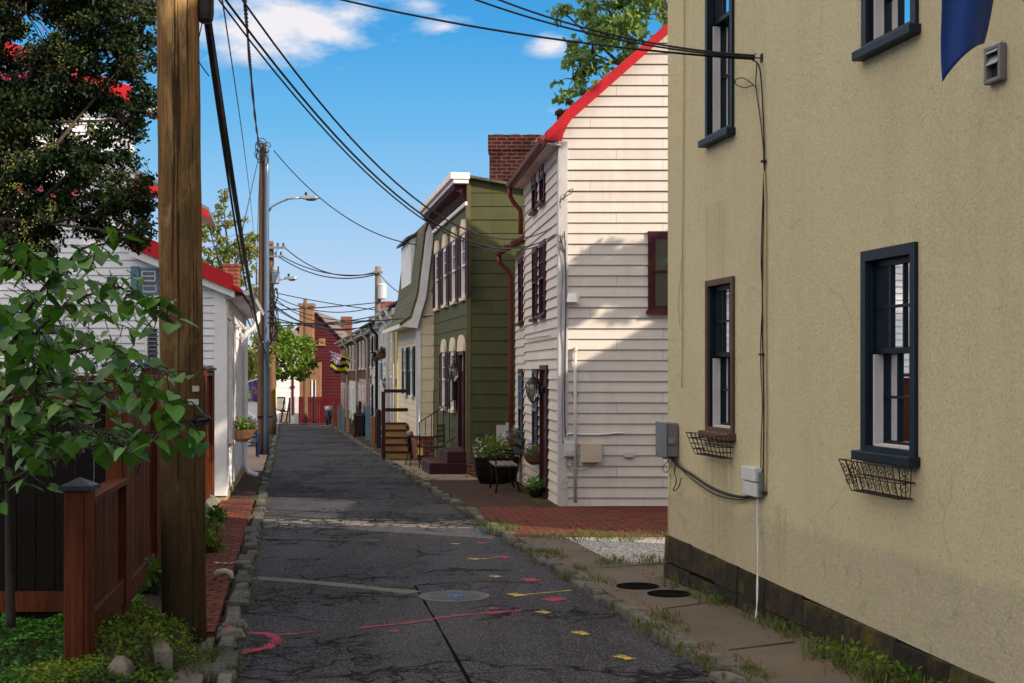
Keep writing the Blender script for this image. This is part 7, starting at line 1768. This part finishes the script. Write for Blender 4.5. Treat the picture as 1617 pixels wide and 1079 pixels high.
cable('overhead_cable','middle of the three cables reaching the hook on the yellow wall',V((-2.2,11,5.5)),yh(.0),.0075,K['rubber'],through=(860,34))
cable('overhead_cable','top one of the three cables reaching the hook on the yellow wall',V((-2.0,11,5.6)),yh(.015),.0075,K['rubber'],through=(880,33))
cable('overhead_cable','thick black cable bundle running from the splice box past the lamp pole',U(325,22,9.1),U(420,560,36.4),.020,K['rubber'],through=(373,330))
cable('overhead_cable','thinner cable just left of the thick black bundle',U(322,22,9.1),U(412,520,36.4),.012,K['rubber'],through=(366,330))
cable('overhead_cable','third cable from the splice box, lashed to the bundle lower down',U(329,15,9.1),U(424,585,36.4),.010,K['rubber'],through=(392,430))
cable('overhead_cable','twisted black cable dropping to the top of the slim wooden pole',U(377,-120,9.6),U(413,228,YB_),.011,K['rubber'],through=(398,140),twist=6)
cable('overhead_cable','thin cable passing left of the slim wooden pole to the far crossarm',U(338,-80,9.6),U(402,391,YC_),.007,K['rubber'],through=(377,180))
cable('overhead_cable','cable from the slim wooden pole swooping right to the cream dormer house',U(432,238,YB_),U(668,388,34.5),.014,K['rubber'],through=(540,340))
cable('overhead_cable','looped cable hanging down left of the slim wooden pole',U(411,236,YB_-.1),U(370,425,28.3),.011,K['rubber'],through=(392,320))
cable('overhead_cable','second cable hanging left of the slim pole towards the low white house roof',U(411,240,YB_-.1),U(404,470,36),.010,K['rubber'],through=(405,340))
g='cables strung between the far poles'
for i,((xa,ya),(xb,yb),th,l) in enumerate((((451,393),(592,430),(520,431),'upper cable from the far crossarm to the pale pole'),((445,405),(592,432),(520,432),'middle cable from the far crossarm to the pale pole'),((440,406),(592,434),(520,438),'lowest cable from the far crossarm to the pale pole'))):
    cable('overhead_cable',l,U(xa,ya,YC_-.2),U(xb,yb,50.4),.022,K['rubber'],through=th,group=g)
for i,((xa,ya,Ya_),(xb,yb,Yb_),th) in enumerate((((432,462,YC_),(596,490,50.4),(520,479)),((430,466,YC_),(596,484,50.4),(510,492)),((432,470,YC_),(596,500,50.4),(520,512)),((430,475,YC_),(596,505,50.4),(500,500)),((428,480,YC_),(596,510,50.4),(520,520)),((425,490,36.4),(594,478,50.4),(520,485)),((430,485,YC_),(560,520,62),(490,515)),((430,480,YC_),(540,528,68),(480,512)),((425,500,36.4),(585,515,49),(500,517)),((425,508,36.4),(600,497,44),(510,510)))):
    cable('overhead_cable','one of many thin cables crossing low over the far end of the street',U(xa,ya,Ya_),U(xb,yb,Yb_),.018,K['rubber'],through=th,group='tangle of thin cables over the far end of the street')
cable('overhead_cable','cable from the pale pole to the mossy gambrel roof corner',U(597,430,50.4),U(660,475,34),.016,K['rubber'],through=(620,455))
cable('overhead_cable','long low cable crossing from the pale pole to the olive house corner',U(597,492,50.4),U(683,458,32.9),.016,K['rubber'],through=(640,478))
cable('overhead_cable','low cable from the lamp pole across the cream house to its right corner',U(424,515,36.4),U(683,499,33),.014,K['rubber'],through=(600,506))
cable('overhead_cable','pale service wire curling from the lamp pole towards the low white house gutter',U(415,540,36.3),Fw.p(Fw.L*.8,zl-.2,.2),.012,K['white_cable'],sag=.15)
# ------------------------------------------------------------ house added outside the picture, shaped to throw the shade
nr=thing('neighbour_house','grey boarded neighbouring house behind the yellow house','house',(9.5,14,gz(14)))
mb=MB()
X0n,X1n,Yn=6.6,14.5,14.9; ezn=5.42; rzn=ezn+.58*3.95
Fn=Fac((X0n,Yn),(X1n,Yn),(0,1)); wall(mb,Fn,[[(0,-.5),(Fn.L,-.5),(Fn.L,ezn),(Fn.L/2,rzn),(0,ezn)]],exp=.15,lip=.015)
Fn2=Fac((X0n,Yn),(X0n,Yn-2.4),(-1,0)); wall(mb,Fn2,[[(0,-.5),(2.4,-.5),(2.4,ezn),(0,ezn)]],exp=.15,lip=.015)
Fn3=Fac((X0n,Yn-2.4),(X1n,Yn-2.4),(0,-1)); wall(mb,Fn3,[[(0,-.5),(Fn.L,-.5),(Fn.L,ezn),(Fn.L/2,rzn),(0,ezn)]],exp=.3,lip=.015)
mb.build('wall',K['row_grey'],nr); mb=MB(); xm=(X0n+X1n)/2
for a in (X0n,X1n): mb.prism([(a,Yn+.05,ezn),(a,Yn-2.5,ezn),(xm,Yn-2.5,rzn),(xm,Yn+.05,rzn)],(0,0,.08))
mb.build('roof',K['shingle_gr'],nr)
# ------------------------------------------------------------ world, sun, camera
sc=bpy.context.scene
AZ,EL=math.radians(58),math.radians(29)
travel=V((-math.sin(AZ)*math.cos(EL),math.cos(AZ)*math.cos(EL),-math.sin(EL)))
sd=bpy.data.lights.new('sun','SUN'); sd.energy=2.4; sd.angle=math.radians(.5); sd.color=(1,.86,.68)
so_b=bpy.data.objects.new('sun',sd); COL.objects.link(so_b); so_b.rotation_euler=travel.to_track_quat('-Z','Y').to_euler()
w=bpy.data.worlds.new('World'); sc.world=w; w.use_nodes=True; nt=w.node_tree; bg=nt.nodes['Background']
sky=nt.nodes.new('ShaderNodeTexSky'); sky.sky_type='NISHITA'; sky.sun_disc=False; sky.sun_elevation=EL
to=-travel; sky.sun_rotation=math.atan2(to.x,to.y); sky.air_density=1.0; sky.dust_density=.3; sky.ozone_density=2.2; sky.altitude=0
tc=nt.nodes.new('ShaderNodeTexCoord')
def wn(t,**k):
    x=nt.nodes.new(t)
    for a,b in k.items(): setattr(x,a,b)
    return x
# clouds: a noise layer in the sky dome, kept to a few banks
sep=wn('ShaderNodeSeparateXYZ'); nt.links.new(tc.outputs['Generated'],sep.inputs[0])
mp=wn('ShaderNodeMapping'); nt.links.new(tc.outputs['Generated'],mp.inputs[0]); mp.inputs['Scale'].default_value=(1,1,2.6)
nz=wn('ShaderNodeTexNoise'); nt.links.new(mp.outputs[0],nz.inputs['Vector']); nz.inputs['Scale'].default_value=9; nz.inputs['Detail'].default_value=9; nz.inputs['Roughness'].default_value=.58
def dirp(x,y): v=V(((x-CX)/FP,1,-(y-HY)/FP)).normalized(); return v
tot=None
for (x,y,rx,rz,am) in ((420,45,.062,.026,1.0),(480,40,.055,.020,.9),(545,25,.03,.012,.75),(700,42,.022,.010,.6),(868,72,.018,.008,.8),(870,175,.018,.006,.35),(660,10,.03,.010,.5)):
    d=dirp(x,y); vm=wn('ShaderNodeVectorMath',operation='SUBTRACT'); nt.links.new(tc.outputs['Generated'],vm.inputs[0]); vm.inputs[1].default_value=d
    sv=wn('ShaderNodeVectorMath',operation='MULTIPLY'); nt.links.new(vm.outputs[0],sv.inputs[0]); sv.inputs[1].default_value=(1/rx,1/rx,1/rz)
    ln=wn('ShaderNodeVectorMath',operation='LENGTH'); nt.links.new(sv.outputs[0],ln.inputs[0])
    mr=wn('ShaderNodeMapRange'); nt.links.new(ln.outputs['Value'],mr.inputs[0]); mr.inputs[1].default_value=1.5; mr.inputs[2].default_value=.0; mr.inputs[3].default_value=0; mr.inputs[4].default_value=am
    if tot is None: tot=mr.outputs[0]
    else:
        m_=wn('ShaderNodeMath',operation='MAXIMUM'); nt.links.new(tot,m_.inputs[0]); nt.links.new(mr.outputs[0],m_.inputs[1]); tot=m_.outputs[0]
nz2=wn('ShaderNodeTexNoise'); nt.links.new(mp.outputs[0],nz2.inputs['Vector']); nz2.inputs['Scale'].default_value=26; nz2.inputs['Detail'].default_value=8; nz2.inputs['Roughness'].default_value=.6
ad=wn('ShaderNodeMath',operation='MULTIPLY_ADD'); nt.links.new(nz2.outputs['Fac'],ad.inputs[0]); ad.inputs[1].default_value=1.5; nt.links.new(tot,ad.inputs[2])
cr=wn('ShaderNodeMapRange'); nt.links.new(ad.outputs[0],cr.inputs[0]); cr.inputs[1].default_value=1.0; cr.inputs[2].default_value=1.55; cr.clamp=True
t2=wn('ShaderNodeMath',operation='MULTIPLY'); t2.use_clamp=True; nt.links.new(tot,t2.inputs[0]); t2.inputs[1].default_value=1.9
m3=wn('ShaderNodeMath',operation='MULTIPLY'); nt.links.new(cr.outputs[0],m3.inputs[0]); nt.links.new(t2.outputs[0],m3.inputs[1]); 
mx=wn('ShaderNodeMix',data_type='RGBA'); nt.links.new(m3.outputs[0],mx.inputs[0]); 
rampn=wn('ShaderNodeValToRGB'); nt.links.new(sep.outputs[2],rampn.inputs[0]); el=rampn.color_ramp.elements
low=[(.0,(1.95,2.25,2.6)),(.011,(1.85,2.2,2.6)),(.066,(1.45,1.95,2.55)),(.12,(.90,1.68,2.5)),(.172,(.46,1.42,2.4)),(.243,(.18,1.06,2.2)),(.32,(.14,.85,2.0))]
while len(el)<len(low): el.new(.5)
for e_,(p_,c_) in zip(el,low): e_.position=p_; e_.color=(c_[0]*.8,c_[1]*.82,c_[2]*.84,1)
tint=wn('ShaderNodeMix',data_type='RGBA',blend_type='MULTIPLY'); tint.inputs[0].default_value=1; nt.links.new(sky.outputs[0],tint.inputs[6]); tint.inputs[7].default_value=(1.72,1.2,.76,1)
hi=wn('ShaderNodeMapRange'); nt.links.new(sep.outputs[2],hi.inputs[0]); hi.inputs[1].default_value=.27; hi.inputs[2].default_value=.42
blend=wn('ShaderNodeMix',data_type='RGBA'); nt.links.new(hi.outputs[0],blend.inputs[0]); nt.links.new(rampn.outputs[0],blend.inputs[6]); nt.links.new(tint.outputs[2],blend.inputs[7])

# bright cloud banks added above the frame, left, as fill for the yellow wall
nz4=wn('ShaderNodeTexNoise'); nt.links.new(tc.outputs['Generated'],nz4.inputs['Vector']); nz4.inputs['Scale'].default_value=2.6; nz4.inputs['Detail'].default_value=7
c1=wn('ShaderNodeMapRange'); nt.links.new(nz4.outputs['Fac'],c1.inputs[0]); c1.inputs[1].default_value=.38; c1.inputs[2].default_value=.56
c2=wn('ShaderNodeMapRange'); nt.links.new(sep.outputs[0],c2.inputs[0]); c2.inputs[1].default_value=.15; c2.inputs[2].default_value=-.55
c3=wn('ShaderNodeMapRange'); nt.links.new(sep.outputs[2],c3.inputs[0]); c3.inputs[1].default_value=.26; c3.inputs[2].default_value=.40
c4=wn('ShaderNodeMath',operation='MULTIPLY'); nt.links.new(c1.outputs[0],c4.inputs[0]); nt.links.new(c2.outputs[0],c4.inputs[1])
c5=wn('ShaderNodeMath',operation='MULTIPLY'); nt.links.new(c4.outputs[0],c5.inputs[0]); nt.links.new(c3.outputs[0],c5.inputs[1])
bl2=wn('ShaderNodeMix',data_type='RGBA'); nt.links.new(c5.outputs[0],bl2.inputs[0]); nt.links.new(blend.outputs[2],bl2.inputs[6]); bl2.inputs[7].default_value=(7.6,6.5,5.1,1)
nt.links.new(bl2.outputs[2],mx.inputs[6]); mx.inputs[7].default_value=(2.1,2.05,2.15,1)
nt.links.new(mx.outputs[2],bg.inputs[0]); bg.inputs[1].default_value=.15
cam=bpy.data.cameras.new('camera'); co=bpy.data.objects.new('camera',cam); COL.objects.link(co); co.location=(0,0,CH); co.rotation_euler=(math.pi/2,0,0)
cam.sensor_width=36; cam.lens=FP/1617*36; cam.shift_y=(HY-539.5)/1617; cam.clip_start=.05; cam.clip_end=3000
sc.camera=co
sc.view_settings.view_transform='Standard'; sc.view_settings.look='None'; sc.view_settings.gamma=1; sc.view_settings.exposure=1.5
